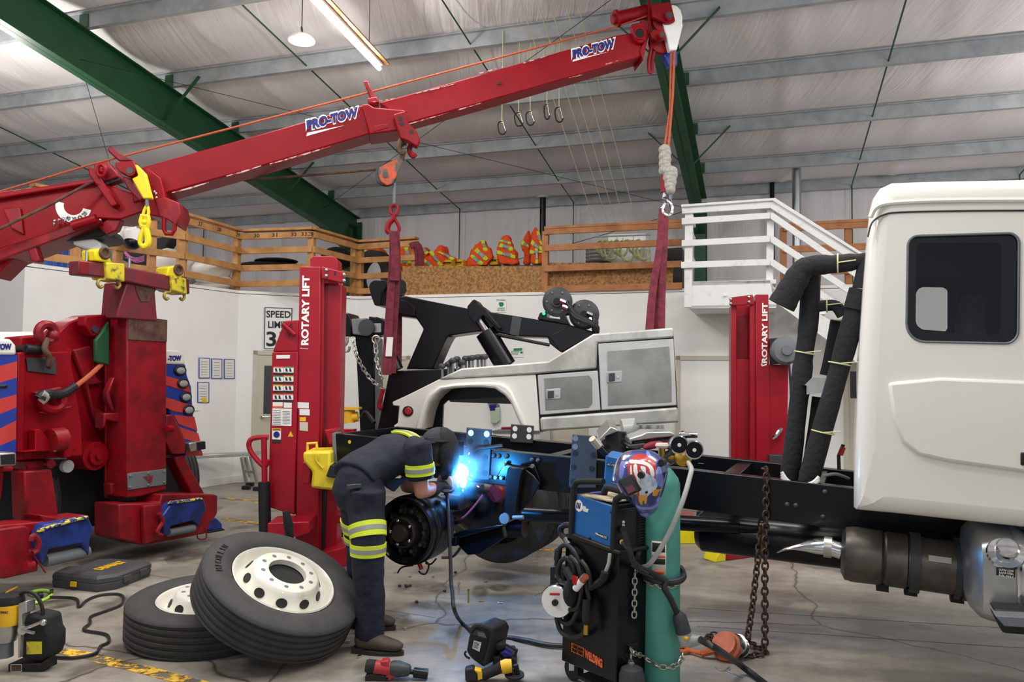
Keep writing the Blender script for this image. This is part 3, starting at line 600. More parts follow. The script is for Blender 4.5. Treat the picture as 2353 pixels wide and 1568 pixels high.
m = MB(); m.tube([h+V((0, 0, .1)), V((h.x, h.y, roofz((h-OE).dot(VW))+.2))], .006, 6); m.torus(h+V((0, 0, .13)), (1, 0, 0), .03, .006); m.build('hanging_cord', BLK, t)
bulb(h-V((0, 0, .1)), 30, WARM, .1)
for k in (.2, .5, .8): bulb(a+(b-a)*k-V((0, 0, .05)), 26, (1, .98, .93), .03)
cb = (((1000, 0), (988, 780), (963, 780, 1015, 865)), ((1108, 0), (1099, 725), (1070, 725, 1125, 812)), ((1186, 0), (1172, 720), (1143, 718, 1198, 806)), ((1293, 0), (1280, 665), (1260, 672, 1297, 768)), ((1368, 0), (1355, 690), (1330, 690, 1383, 786)))
labs = ('lowest black carabiner hanging at the end nearest the lamp', 'black carabiner beside the sag rod, second along the row of cords', 'black carabiner with silver gate in the middle of the row', 'narrow black carabiner turned edgewise', 'black carabiner nearest the boom tip')
for (q0, q1, bx), lb in zip(cb, labs):
    c = kBOOM((bx[0], bx[1]), (bx[2], bx[3]), q1); Y = 9.5; cc = P((c[0][0]+c[1][0])/2, (c[0][1]+c[1][1])/2, Y); s = Y/F
    hw, hh = (c[1][0]-c[0][0])/2*s, (c[1][1]-c[0][1])/2*s
    t = thing('carabiner', lb, 'carabiner', cc, 'carabiners on the hanging cords'); X, Z = V((1, 0, 0)), V((0, 0, 1))
    pts = [cc+X*hw*.2+Z*hh, cc-X*hw*.5+Z*hh*.95, cc-X*hw+Z*hh*.5, cc-X*hw*.75-Z*hh*.6, cc-X*hw*.2-Z*hh, cc+X*hw*.6-Z*hh*.95, cc+X*hw-Z*hh*.5]
    m = MB(); m.tube(smooth(pts, 4), .009, 8); m.build('hook_body', BLK, t)
    m = MB(); m.tube([cc+X*hw-Z*hh*.5, cc+X*hw*.25+Z*hh*.98], .008, 8); m.build('gate', ALU, t)
    top = P(*kBOOM(q0)[0], Y); top = cc+V((top.x-cc.x, 0, 0))*.0+V((0, 0, hh)); up = V((top.x, top.y, roofz((top-OE).dot(VW))+.15))
    m = MB(); m.tube([top-V((0, 0, .01)), up], .006, 6); m.torus(top, (0, 1, 0), .014, .005); tag(m.build('hanging_string', CORD), 'cream cord holding the '+lb[:lb.index(',')] if ',' in lb else 'cream cord holding the '+lb, 'cord', 'hanging cream cords')
dl = ('first of five slanting cream cords, nearest the hanging carabiners', 'second of five slanting cream cords', 'middle one of five slanting cream cords', 'fourth of five slanting cream cords', 'fifth of five slanting cream cords, nearest the green beam')
for (x0, x1, y1), lb in zip(((1088, 1610, 1435), (1196, 1690, 1425), (1275, 1740, 1420), (1380, 1790, 1415), (1455, 1865, 1400)), dl):
    pa = kBOOM((x0, 0))[0]; pb = kBOOM((x1, y1))[0]; A = P(pa[0], pa[1]-20, 8.6); B = P(pb[0], pb[1]+25, 12.6); A = next(Q for Q in (A+(A-B)*(.3-k*.01) for k in range(200)) if Q.z < roofz((Q-OE).dot(VW))+.12)
    m = MB(); m.tube([A, B], .0055, 6); tag(m.build('slanting_string', CORD), lb, 'cord', 'slanting cream cords')
# ================================================================ red tow truck
RP = Plane((-3.25, 6.6, 0), (.405, .914)); UC = V((.914, -.405, 0)); VC = V((.405, .914, 0))
BP = Plane(P(400, 410, 6.85), P(1500, 120, 7.45)-P(400, 410, 6.85))
tow = thing('tow_truck', 'large red tow truck with raised crane boom and blue striped rear', 'tow truck', V((-3.25, 6.6, 0)))
def part(nm, pl, px, th, off, m_, par=tow, bev=.012, **k):
    m = MB(); m.plate(pl, px, th, off); return m.build(nm, m_, par, bevel=bev, sm=k.pop('sm', 35), **k)
# boom
ob = part('outer_boom', BP, [(300, 395), (334, 382), (600, 308), (838, 240), (850, 307), (600, 382), (380, 444), (305, 466)], .3, 0, RED)
part('boom_collar', BP, kBOOM((88, 672), (130, 668), (165, 690), (365, 708), (362, 800), (330, 838), (135, 864)), .34, -.03, RED, ob)
ib = part('inner_boom', BP, kBOOM((200, 660), (850, 478), (1440, 310), (1720, 228), (1885, 200), (1892, 362), (1400, 505), (880, 655), (380, 795)), .25, .03, RED)
part('slot', BP, kBOOM((958, 545), (963, 528), (990, 528), (985, 543)), .01, .024, BLK, ib, bev=0)
part('seam_panel', BP, kBOOM((160, 825), (175, 808), (258, 798), (258, 822), (160, 848)), .01, -.036, RED, ob, bev=.003)
p_ = part('hook_bracket', BP, kBOOM((290, 735), (370, 712), (385, 790), (440, 840), (465, 900), (445, 945), (380, 905), (335, 890)), .1, -.12, RED)
for h in ((337, 762), (347, 794), (407, 848)): c = BP.at(*kBOOM(h)[0], -.125); m = MB(); m.cyl(c, c+BP.n*.02, .02); m.build('hole', BLK, p_)
for j, h in enumerate(((345, 930), (415, 950))):
    q = [BP.at(*kBOOM((h[0]+dx, h[1]+dy))[0], -.05+.08*j) for dx, dy in ((15, -60), (-10, -20), (-20, 20), (0, 55), (18, 40))]; m = MB(); m.tube(smooth(q, 4), .025); m.build('lower_hook', REDD if j else BELT, p_)
part('rope_guide_peg', BP, kBOOM((97, 520), (128, 515), (145, 560), (200, 662), (155, 668), (120, 575)), .06, .12, REDD, ob)
part('peg_foot', BP, kBOOM((120, 632), (185, 618), (200, 660), (135, 668)), .16, .05, REDD, ob)
part('guide_handle', BP, kLA((962, 160), (985, 140), (1015, 145), (1050, 190), (1205, 272), (1070, 275), (975, 190)), .05, .1, REDD)
for (bl, br, tl, ul) in (((706, 300), (824, 268), (704, 277), ((704, 313), (792, 288), (706, 305))), ((1316, 136), (1413, 109), (1315, 115), ((1315, 142), (1398, 119), (1317, 137)))):
    tpx('PRO-TOW', BP, (bl[0]-3, bl[1]+4), (br[0]+3, br[1]+3), (tl[0]-3, tl[1]-3), WHITE, tow, off=-.003 if bl[0] < 1000 else .027, bold=.1, name='lettering_edge')
    tpx('PRO-TOW', BP, bl, br, tl, BLUET, tow, off=-.006 if bl[0] < 1000 else .024, bold=.06, name='lettering')
    part('underline', BP, [ul[0], ul[2], ul[1]], .004, -.004 if bl[0] < 1000 else .026, WHITE, bev=0)
SCUF = mat('paint scuff', (206, 176, 172), .6, rgb2=(158, 9, 26), vs=16, th=(.48, .54))
for (x0, y0, x1, y1) in ((155, 655, 300, 632), (430, 600, 700, 535), (840, 470, 1010, 425), (1120, 405, 1300, 352), (385, 796, 640, 725), (700, 706, 860, 660), (1415, 500, 1510, 478), (1650, 412, 1740, 388)): part('paint_scuff', BP, kBOOM((x0, y0), (x1, y1), (x1-8, y1+5), ((x0+x1)/2, (y0+y1)/2+6), (x0+12, y0+3)), .003, .027, SCUF, ib, bev=0)
for (x0, y0, x1, y1) in ((395, 442, 480, 418), (520, 404, 600, 380), (620, 376, 760, 335)): part('paint_scuff', BP, [(x0, y0), (x1, y1), (x1, y1+2), ((x0+x1)/2, (y0+y1)/2+4), (x0, y0+2)], .003, -.003, SCUF, ob, bev=0)
# boom head at the tip
hd = part('head_plate', BP, kTIP((860, 0), (915, -10), (935, 300), (905, 540), (840, 760), (770, 1095), (720, 900), (860, 500)), .3, 0, RED)
m = MB(); c0_, c1_ = BP.at(*kTIP((300, 335))[0], .1), BP.at(*kTIP((880, 200))[0], .1); m.cyl(c0_, c1_, .068, 24); q = c0_+(c0_-c1_).normalized()*.02; m.cyl(q, q+(c1_-c0_)*.08, .085, 24); m.build('swivel_tube', RED, hd)
m = MB(); m.cyl(BP.at(*kTIP((205, 355))[0], .1), c0_, .05, 24); m.build('tube_collar', REDD, hd)
e = part('eye_plate', BP, kTIP((560, 430), (800, 375), (845, 560), (835, 690), (770, 765), (690, 772), (610, 700), (575, 560)), .07, -.03, RED, hd)
c = BP.at(*kTIP((700, 600))[0], -.035); m = MB(); m.cyl(c, c+BP.n*.02, .05, 20); m.build('eye_hole', BLKM, e); m = MB(); m.torus(c, BP.n, .055, .012); m.build('eye_rim', RED, e)
part('sheave_cheek', BP, kTIP((925, 70), (1200, 30), (1270, 30), (1352, 375), (1270, 410), (1180, 412), (940, 300)), .05, -.08, RED, hd)
part('lower_cheek', BP, kTIP((890, 590), (960, 510), (1150, 575), (1170, 700), (1090, 740), (930, 690)), .05, -.05, RED, hd)
for (q, r) in (((1240, 270), .045), ((1110, 620), .035)): c = BP.at(*kTIP(q)[0], -.12); m = MB(); m.cyl(c, c+BP.n*.08, r, 18, 0); m.cyl(c-BP.n*.004, c, r*.7, 18, 1); m.build('sheave_pin', [RED, DGREY], hd)
m = MB(); c = BP.at(*kTIP((1180, 380))[0], .02); m.lathe([(.13, -.03), (.15, -.03), (.13, 0), (.15, .03), (.13, .03)], c, BP.n, 30, caps=True); c = BP.at(*kTIP((1080, 760))[0], .1); m.lathe([(.1, -.03), (.12, -.03), (.1, 0), (.12, .03), (.1, .03)], c, BP.n, 30, caps=True); m.build('sheave', REDD, hd)
m = MB(); q = [BP.at(*kTIP(z)[0], .08) for z in ((920, 760), (895, 960), (870, 1080), (872, 1260), (900, 1310), (930, 1260), (935, 1080), (965, 930))]; m.tube(smooth(q, 4), .018); m.build('drop_link', REDD, hd)
part('white_rope_shield', BP, kTIP((1125, 395), (1180, 200), (1290, 78), (1380, 100), (1450, 180), (1482, 300), (1478, 420), (1490, 440), (1380, 895), (1245, 905)), .08, -.03, WHITE, hd)
part('blue_rope_shield', BP, kTIP((1040, 765), (1180, 740), (1300, 800), (1390, 930), (1390, 1180), (1230, 1190)), .09, .12, BLUE, hd)
# boom base
bb = part('base_boom', BP, kLA((-60, 600), (400, 520), (830, 438), (1000, 500), (1300, 600), (1320, 720), (1090, 800), (870, 790), (620, 880), (-60, 1090)), .36, .02, RED)
part('base_flange', BP, kLA((-60, 560), (400, 500), (835, 430), (850, 470), (-60, 620)), .44, -.04, RED, bb)
part('base_rail', BP, kLA((-60, 1080), (600, 860), (880, 790), (910, 830), (650, 930), (-60, 1190)), .42, -.03, REDD, bb)
part('base_web', BP, kLA((-60, 1130), (130, 1110), (125, 1150), (-60, 1330)), .3, .05, RED, bb)
part('base_tab', BP, kLA((240, 1050), (320, 1040), (360, 1170), (340, 1190), (275, 1175)), .1, -.02, REDD, bb)
part('gusset', BP, kLA((20, 700), (180, 690), (210, 940), (100, 880)), .02, -.01, REDD, bb)
part('cheek_frame', BP, kLA((785, 325), (850, 345), (1060, 665), (1000, 690), (800, 400)), .4, -.06, RED, bb)
part('roller_box', BP, kLA((840, 300), (960, 275), (1050, 380), (1060, 420), (930, 460), (860, 400)), .2, -.02, REDD, bb)
m = MB(); c = BP.at(*kLA((912, 362))[0], -.09); q = []
for k in range(16): a_ = 2*PI*k/16; q.append(c+BP.u*.034*math.cos(a_)+V((0, 0, .052))*math.sin(a_))
m.tube(q, .016, 8, True); m.build('pad_eye', RED, bb); m = MB(); m.ball(c+BP.n*.02, .026); m.build('eye_pin', RED, bb)
part('sheave_bracket', BP, kLA((1035, 290), (1060, 285), (1200, 270), (1242, 385), (1235, 400), (1170, 418), (1075, 370), (1040, 330)), .12, -.16, RED, bb)
c = BP.at(*kLA((1170, 362))[0], -.2); m = MB(); m.cyl(c, c+BP.n*.06, .045, 18, 0); m.cyl(c-BP.n*.005, c, .03, 18, 1); m.build('sheave_pin', [RED, DGREY], bb)
part('wing_plate', BP, kLA((1095, 410), (1180, 430), (1290, 610), (1260, 640), (1150, 530)), .2, -.12, REDD, bb)
part('dark_gap', BP, kLA((925, 465), (1065, 420), (1090, 440), (935, 500)), .01, .0, BLK, bb, bev=0)
part('collar', BP, kLA((1280, 340), (1330, 340), (1445, 425), (1480, 560), (1500, 740), (1440, 780), (1330, 760), (1270, 650)), .46, -.07, RED, ob)
lb_ = part('collar_bracket', BP, kLA((1390, 620), (1475, 595), (1610, 650), (1632, 740), (1590, 860), (1500, 800), (1430, 770)), .3, -.1, REDD, ob)
m = MB(); c = BP.at(*kLA((1525, 850))[0], -.08); m.tube([c+BP.u*x+V((0, 0, z)) for x, z in ((-.045, .08), (-.045, -.04), (-.025, -.08), (.025, -.08), (.045, -.04), (.05, .08))], .02, 8); m.build('tie_loop', RED, lb_)
for q in ((1390, 552), (1405, 570), (1408, 605)): c = BP.at(*kLA(q)[0], -.075); m = MB(); m.ball(c, .014, 6); m.build('bolt', CHROME, ob)
for q in ((490, 815), (487, 842), (530, 806), (570, 795), (585, 812), (903, 805)): c = BP.at(*kLA(q)[0], -.035); m = MB(); m.ball(c, .014, 6); m.build('bolt', CHROME, bb)
c = BP.at(*kLA((662, 680))[0], .012); m = MB(); ri_, ro_ = .082, .15; L_ = []
A0 = math.radians(165); A1 = math.radians(348)
pr = [A0+(A1-A0)*k/20 for k in range(21)]
pts = [c+BP.u*ro_*math.cos(z)+V((0, 0, ro_*math.sin(z))) for z in pr]+[c+BP.u*ri_*math.cos(z)+V((0, 0, ri_*math.sin(z))) for z in pr[::-1]]
m.prism(pts, BP.n*.012); g = plabel(m.build('angle_gauge', WHITE, bb, sm=0), 'white half round angle gauge')
for s, az in (('20', 325), ('0', 300), ('20', 275), ('40', 250)):
    z = math.radians(az); q = c+BP.u*.135*math.cos(z)+V((0, 0, .135*math.sin(z)))-BP.n*.004; tx = V((0, 0, 1))*math.cos(z)*1+BP.u*-math.sin(z); nr = BP.u*math.cos(z)+V((0, 0, math.sin(z)))
    text(s, q-tx*.018, q+tx*.018, q-tx*.018-nr*.035, INK, g, 'number')
m = MB(); m.cyl(BP.at(*kLA((655, 860))[0], -.05), BP.at(*kLA((872, 795))[0], -.05), .045, 16); m.build('latch_tube', RED, bb)
part('pivot_lug', BP, kLA((880, 870), (1000, 760), (1090, 800), (1050, 900), (960, 940)), .1, .05, REDD, bb)
part('winch_housing', BP, kLA((470, 930), (700, 880), (900, 850), (960, 930), (900, 960), (560, 1000)), .5, .1, BLK, bb)
part('work_light', BP, kLA((650, 985), (800, 945), (900, 1010), (915, 1060), (875, 1090), (660, 1030)), .2, .15, WHITE, bb)
part('lower_boom_base', BP, kLA((-60, 1180), (350, 1000), (560, 960), (520, 1000), (120, 1110), (-60, 1150)), .3, .2, REDD, bb)
# winch ropes
def rope_thing(pts, r, nm, lab, m_, cat='rope'): m = MB(); m.tube(pts, r, 8); return tag(m.build(nm, m_), lab, cat)
m = MB(); R0 = [BP.at(-60, 458, .15), BP.at(210, 378, .15), BP.at(850, 212, .15), BP.at(1420, 60, .1), BP.at(1505, 30, .05), BP.at(1535, 22, .05), BP.at(1550, 60, .0), BP.at(1550, 118, .0)]
m.tube(R0, .0095, 8); p1 = BP.at(1550, 112, .0); m.tube([p1, P(1546, 220, p1.y), P(1531, 400, p1.y)], .012, 8); m.tube([p1+V((-.03, .02, 0)), P(1540, 250, p1.y+.02), P(1526, 345, p1.y+.02)], .012, 8)
m.build('winch_rope', ROPE); bpy.data.objects['winch_rope']; tag(bpy.data.objects['winch_rope'], 'orange winch rope along the boom and down to the front sling', 'rope')
rope_thing([BP.at(-40, 545, -.2), BP.at(120, 468, -.2), BP.at(214, 416, -.1)], .014, 'winch_cable', 'brown steel cable at the base of the boom', BELT, 'cable')
# yellow hook block hanging from the boom base
t = thing('hook_block', 'bright yellow rope shield and swivel hook on the boom base', 'hook', BP.at(333, 565, -.22))
part('rope_shield', BP, kLA((1185, 432), (1242, 405), (1210, 302), (1235, 310), (1305, 382), (1366, 612), (1288, 614)), .07, -.23, YEL, t)
m = MB(); c = lambda z: BP.at(*kLA(z)[0], -.2); m.cyl(c((1325, 610)), c((1325, 690)), .016); m.build('rope_end', GREY, t)
m = MB(); m.tube(smooth([c(z) for z in ((1325, 680), (1300, 720), (1290, 770), (1318, 790), (1338, 740))], 5, True), .014, 8, True); m.build('thimble_link', YEL, t)
m = MB(); m.tube([c(z) for z in ((1278, 770), (1268, 820), (1275, 862), (1330, 868), (1340, 820), (1335, 775))], .022, 8, True); m.ball(c((1304, 828)), .03, 8); m.build('swivel', YEL, t)
m = MB(); m.tube(smooth([c(z) for z in ((1300, 868), (1290, 900), (1270, 950), (1262, 1010), (1290, 1045), (1325, 1030), (1335, 985), (1325, 930), (1312, 880))], 5), [.02]*20+[.028]*21, 10); m.build('hook', YEL, t)
# snatch block and rear hook
t = thing('snatch_block', 'rusty orange pulley block hanging from the middle of the boom', 'pulley', BP.at(895, 400, .1)); c = lambda z, o=.05: BP.at(*kBOOM(z)[0], o)
m = MB()
for o in (.0, .1):
    pts = [c(z, o) for z in ((190, 1110), (200, 1075), (300, 1025), (345, 1015), (355, 1040), (320, 1120), (290, 1180), (250, 1195), (205, 1165))]; m.prism(pts, BP.n*.02)
m.build('side_plate', mat('chipped orange', (206, 84, 44), .6, rgb2=(92, 84, 76), vs=9, th=(.45, .55)), t, bevel=.01)
m = MB(); q = c((243, 1130), .06); m.lathe([(.09, -.03), (.1, -.03), (.08, 0), (.1, .03), (.09, .03)], q, BP.n, 24, caps=True); m.build('sheave', DGREY, t)
m = MB(); m.cyl(c((240, 1125), -.02), c((240, 1125), .14), .025); m.build('axle_bolt', CHROME, t)
m = MB(); m.tube(smooth([c(z) for z in ((345, 1030), (350, 985), (330, 960), (345, 925), (375, 920))], 5), .024, 10); m.build('shank', BELT, t)
q = lambda z: P(*kBOOM(z)[0], c((290, 1180)).y)
rope_thing([c((205, 1090)), BP.at(720, 402, .3), BP.at(560, 415, .35)], .012, 'pulley_line', 'brown steel line running from the orange pulley back under the boom', BELT, 'cable')
rope_thing([c((298, 1178)), q((297, 1240)), q((296, 1320))], .016, 'wire_rope', 'steel wire rope between the orange pulley and the red hook', GREY, 'rope')
t = thing('swivel_hook', 'red swivel hook holding the rear maroon sling', 'hook', q((290, 1480)))
m = MB(); m.tube([q(z) for z in ((275, 1330), (272, 1370), (285, 1382), (312, 1380), (318, 1335), (300, 1318))], .02, 8, True); m.build('swivel_frame', REDD, t)
m = MB(); m.tube(smooth([q(z) for z in ((295, 1380), (290, 1410), (262, 1440), (252, 1480), (265, 1500))], 5), .026, 10); m.tube(smooth([q(z) for z in ((295, 1400), (322, 1450), (328, 1480), (318, 1492))], 5), .016, 8); m.build('hook', RED, t)
# front rope sleeve and hook
Yf = p1.y; q = lambda z: P(*kBOOM(z)[0], Yf)
t = thing('rope_hook', 'grey knotted rope end with silver hook above the front sling', 'hook', q((2052, 1370)))
m = MB()
for k in range(7): m.ball(q((2036+(k % 2)*5, 965+k*22)), (.06, .06, .055), 8)
for k in range(6): m.ball(q((2066+(k % 2)*4, 1105+k*23)), (.085-.006*k, .07, .06), 8)
m.build('rope_sleeve', ROPEG, t)
m = MB(); m.tube([q((2030, 1120)), q((2030, 1240))], .03, 8); m.build('side_strap', CLOTHR, t)
m = MB(); m.tube([q(z) for z in ((2040, 1215), (2030, 1270), (2070, 1290), (2075, 1230))], .025, 8, True); m.build('swivel', CHROME, t)
m = MB(); m.tube(smooth([q(z) for z in ((2050, 1280), (2058, 1300), (2080, 1325), (2082, 1365), (2055, 1388), (2028, 1375), (2022, 1345), (2040, 1310))], 5), .02, 10); m.build('hook', CHROME, t)
# slings
def strand(pts, wd, m, th=.012):
    pts = smooth(pts, 4); n = len(pts); R = []
    for i, p in enumerate(pts):
        w_ = wd[0]+(wd[1]-wd[0])*i/(n-1); X = V((1, .1, 0)); Yv = V((0, 1, 0)); R.append([p-X*w_-Yv*th, p+X*w_-Yv*th, p+X*w_+Yv*th, p-X*w_+Yv*th])
    m.rings(R, True); return m
Yr = c((290, 1180)).y; q = lambda x, y, Y: P(*kMEZ((x, y))[0], Y)
m = MB(); strand([q(350, 290, Yr-.08), q(352, 450, Yr-.04), q(338, 700, Yr), q(320, 1000, Yr+.03), q(312, 1240, Yr+.03)], (.028, .042), m)
strand([q(372, 290, Yr-.04), q(378, 500, Yr), q(368, 720, Yr+.05), q(350, 1000, Yr+.08), q(343, 1230, Yr+.08)], (.034, .042), m)
strand([q(372, 300, Yr), q(388, 600, Yr+.95), q(390, 900, Yr+1.0), q(384, 1160, Yr+1.0)], (.028, .04), m); strand([q(352, 300, Yr-.07), q(370, 480, Yr-.04), q(362, 620, Yr-.02)], (.03, .042), m, .026)
t = m.build('lifting_sling', SLING, bevel=.006); tag(t, 'maroon webbing sling hung from the red hook around the black tow arm', 'sling', 'maroon lifting slings')
m = MB(); p = q(312, 990, Yr); m.prism([p, p+V((.06, 0, 0)), p+V((.05, 0, -.18)), p+V((-.01, 0, -.18))], (0, .004, 0)); m.build('sewn_tag', PAPER, t, sm=0)
m = MB(); strand([q(2128, 140, Yf), q(2110, 400, Yf-.02), q(2065, 700, Yf-.05), q(2040, 1000, Yf-.05)], (.03, .042), m); strand([q(2135, 200, Yf+.05), q(2110, 500, Yf+.05), q(2090, 800, Yf+.1), q(2082, 1000, Yf+.1)], (.03, .036), m); strand([q(2150, 200, Yf), q(2140, 450, Yf), q(2128, 700, Yf), q(2122, 1000, Yf)], (.03, .036), m)
tag(m.build('lifting_sling', SLING, bevel=.006), 'maroon webbing sling hung from the silver hook at the grey body', 'sling', 'maroon lifting slings')
# ---- rear of the tow truck
dk = part('rear_frame', RP, kLB((0, 880), (460, 880), (640, 700), (900, 760), (960, 860), (960, 1180), (560, 1240), (0, 1240)), 1.4, .55, BLKM, bev=0)
col = part('stinger_column', RP, kLB((683, 104), (898, 132), (895, 1042), (760, 1080), (683, 1088)), .27, 0, REDD)
part('scuffed_band', RP, kLB((690, 104), (900, 130), (898, 248), (690, 235)), .006, -.008, BELT, col, bev=0)
lp = part('logo_plate', RP, kLB((685, 956), (895, 930), (895, 1016), (688, 1046)), .008, -.012, GREY, col, bev=.004)
for k, (x0, x1) in enumerate(((776, 790), (794, 806), (808, 818))): part('emblem', RP, kLB((x0+8, 970-k), (x0+16, 968-k), (x0+20-k*6, 1004), (x0+8-k*6, 1006)) if k else kLB((770, 974), (795, 970), (795, 992), (785, 992), (783, 980)), .003, -.017, CLOTHR, lp, bev=0)
for q_ in ((700, 968), (883, 945), (697, 1030), (883, 1003), (798, 955), (797, 1018)): c = RP.at(*kLB(q_)[0], -.014); m = MB(); m.ball(c, .012, 6); m.build('bolt', GREY, lp)
part('column_flange', RP, kLB((570, 120), (690, 104), (690, 1088), (570, 1090)), .03, .25, REDD, col)
part('column_bracket', RP, kLB((560, 632), (672, 628), (672, 690), (575, 668), (560, 720)), .12, .1, REDD, col)
part('side_grip', RP, kLB((575, 520), (612, 440), (620, 440), (590, 525), (615, 615), (605, 622), (578, 560)), .06, .1, REDD, col)
part('column_foot', RP, kLB((595, 1010), (660, 1000), (660, 1050), (600, 1075)), .1, .15, REDD, col)
nk = part('pivot_neck', RP, kLA((1185, 1235), (1240, 1250), (1265, 1300), (1340, 1325), (1385, 1275), (1432, 1275), (1428, 1390), (1400, 1460), (1420, 1720), (1050, 1690), (1080, 1560)), .14, -.02, MAROON)
part('neck_cheek', RP, kLA((1080, 1370), (1180, 1370), (1190, 1690), (1050, 1690)), .2, .1, MAROON, nk)
part('worn_patch', RP, kLA((1225, 1350), (1265, 1330), (1310, 1360), (1370, 1345), (1400, 1375), (1385, 1450), (1340, 1540), (1270, 1540), (1225, 1440)), .004, -.026, BELT, nk, bev=0)
cbar = part('crossbar', RP, kLA((715, 1172), (960, 1192), (1180, 1235), (1710, 1342), (1712, 1476), (1430, 1425), (960, 1325), (716, 1300)), .13, -.06, MAROON)
part('bar_end_opening', RP, kLA((722, 1182), (800, 1188), (800, 1292), (722, 1290)), .006, -.064, REDD, cbar, bev=0)
for (bx, tp, hole, hk) in ((((960, 1185), (1125, 1200), (1130, 1367), (975, 1337)), ((850, 1078), (930, 1060), (965, 1075), (1012, 1192), (860, 1175)), (945, 1105), (980, 1380)), (((1553, 1308), (1680, 1332), (1690, 1482), (1560, 1442)), ((1505, 1312), (1520, 1232), (1575, 1215), (1640, 1255), (1645, 1325)), (1608, 1258), (1570, 1490))):
    fk = part('fork_receiver', RP, kLA(*bx), .2, -.1, YELW, cbar)
    part('receiver_top', RP, kLA(*tp), .16, -.08, YEL, fk); c = RP.at(*kLA(hole)[0], -.085); m = MB(); m.torus(c, RP.n, .04, .014); m.cyl(c+RP.n*.002, c+RP.n*.006, .04, 16); m.build('socket', BELT, fk)
    for s in (-1, 1):
        c = RP.at(hk[0]/3.92+s*12, 300+hk[1]/3.92, -.06); m = MB(); m.tube(smooth([c+RP.u*s*x+V((0, 0, z)) for x, z in ((-.03, .06), (.0, .03), (.04, .025), (.055, -.01), (.03, -.035), (.005, -.02))], 4), .013, 8); m.build('chain_hook', mat('gold chromate', (168, 146, 66), .45, metal=.5) if 'gold chromate' not in bpy.data.materials else bpy.data.materials['gold chromate'], fk)
for q_ in ((780, 1170), (1165, 1235)): c = RP.at(*kLA(q_)[0], .0); m = MB(); m.tube([c-V((0, 0, .05)), c+V((0, 0, .08))], .012); m.tube([c+V((0, 0, .08))-RP.u*.04, c+V((0, 0, .08))+RP.u*.04], .005); m.build('lock_pin', CHROME, cbar)
# arm between stinger and body
am = part('tilt_arm', RP, kLB((300, 212), (372, 142), (470, 105), (575, 100), (600, 130), (585, 380), (590, 740), (560, 900), (500, 925), (455, 820), (375, 420)), .2, .35, RED)
part('arm_tip', RP, kLB((460, 110), (560, 102), (590, 112), (550, 210), (500, 220), (455, 160)), .1, .2, RED, am)
part('arm_rib', RP, kLB((395, 290), (490, 270), (520, 440), (560, 470), (480, 480), (505, 600), (590, 640), (545, 730), (500, 640), (455, 440)), .05, .28, REDD, am)
c = RP.at(*kLB((515, 862))[0], .2); m = MB(); m.cyl(c, c+RP.n*.2, .12, 24); m.cyl(c-RP.n*.03, c, .075, 24); m.cyl(c-RP.n*.05, c-RP.n*.03, .03, 16); m.build('pivot_boss', RED, am)
part('green_sleeve', RP, kLB((515, 240), (590, 135), (590, 375), (517, 357)), .04, .16, GREEN, am)
c = RP.at(*kLB((516, 180))[0], .18); m = MB(); m.cyl(c, c+RP.n*.05, .03); m.build('arm_pin', DGREY, am)
q = lambda z, o=0: RP.at(*kLB(z)[0], o)
rope_thing(smooth([q((545, 370), .2), q((480, 430), .1), q((400, 492), .02)], 5), .02, 'tow_rope', 'orange rope tied off on the red tow truck', ROPE)
m = MB(); m.tube(smooth([q((400, 490), .0), q((330, 530), -.06), q((240, 535), -.1), q((215, 555), -.1)], 5), [.035]*8+[.045]*8, 10); t = m.build('rope_eye', BLK); tag(t, 'black sleeved rope eye shackled to the tow truck', 'rope')
m = MB(); m.tube(smooth([q((220, 570), -.1), q((245, 545), -.12), q((225, 525), -.12)], 4), .03, 8); m.build('shackle_pin', ROPEG, t)
# left tower of the rear body
lt = part('rear_tower', RP, kLB((95, 305), (375, 300), (440, 690), (447, 862), (85, 888)), .35, .05, RED)
part('tower_edge', RP, kLB((95, 305), (138, 300), (130, 885), (85, 888)), .03, .02, RED, lt)
part('tower_head', RP, kLB((110, 222), (240, 210), (300, 210), (392, 290), (380, 385), (320, 385), (300, 310), (110, 300)), .2, .1, RED, lt)
part('vent_panel', RP, kLB((142, 335), (300, 330), (305, 425), (150, 405)), .01, .035, DGREY, lt, bev=.003)
m = MB(); c = q((250, 200), .0); m.torus(c, RP.n, .065, .035); m.ball(q((285, 215), .0), .05, 8); m.build('top_shackle', REDD, lt)
m = MB(); m.cyl(q((135, 285), .02), q((245, 290), .02), .035); m.cyl(q((100, 285), .1), q((135, 285), .02), .025); m.build('pin_handle', BLK, lt)
m = MB(); m.tube(smooth([q((255, 230), -.03), q((240, 285), -.04), q((265, 330), -.04), q((262, 380), -.03), q((280, 330), -.03)], 5), .022, 8); m.build('grab_hook', BELT, lt)
part('pad_pocket', RP, kLB((185, 520), (335, 488), (340, 520), (250, 545), (210, 540)), .06, -.02, REDD, lt)
m = MB(); m.tube(smooth([q(z, -.04) for z in ((225, 560), (240, 600), (290, 612), (330, 590), (335, 545))], 4), .035, 8); m.build('tow_eye', RED, lt)
part('eye_shelf', RP, kLB((215, 628), (390, 592), (385, 606), (245, 640)), .05, -.04, REDD, lt)
part('wedge_bracket', RP, kLB((190, 722), (215, 715), (280, 790), (280, 835), (115, 840), (190, 830)), .08, -.05, RED, lt)
part('hook_bracket', RP, kLB((348, 720), (375, 718), (425, 825), (400, 830), (385, 870), (345, 875)), .08, -.05, RED, lt)
m = MB(); m.cyl(q((270, 780), -.06), q((340, 770), -.06), .09, 18); m.tube(smooth([q(z, -.1) for z in ((285, 745), (312, 750), (312, 810), (290, 840))], 4), .012, 6, m=0); m.build('roller', REDD, lt)
part('lower_plate', RP, kLB((130, 890), (300, 880), (310, 915), (150, 940)), .3, .1, REDD, lt)
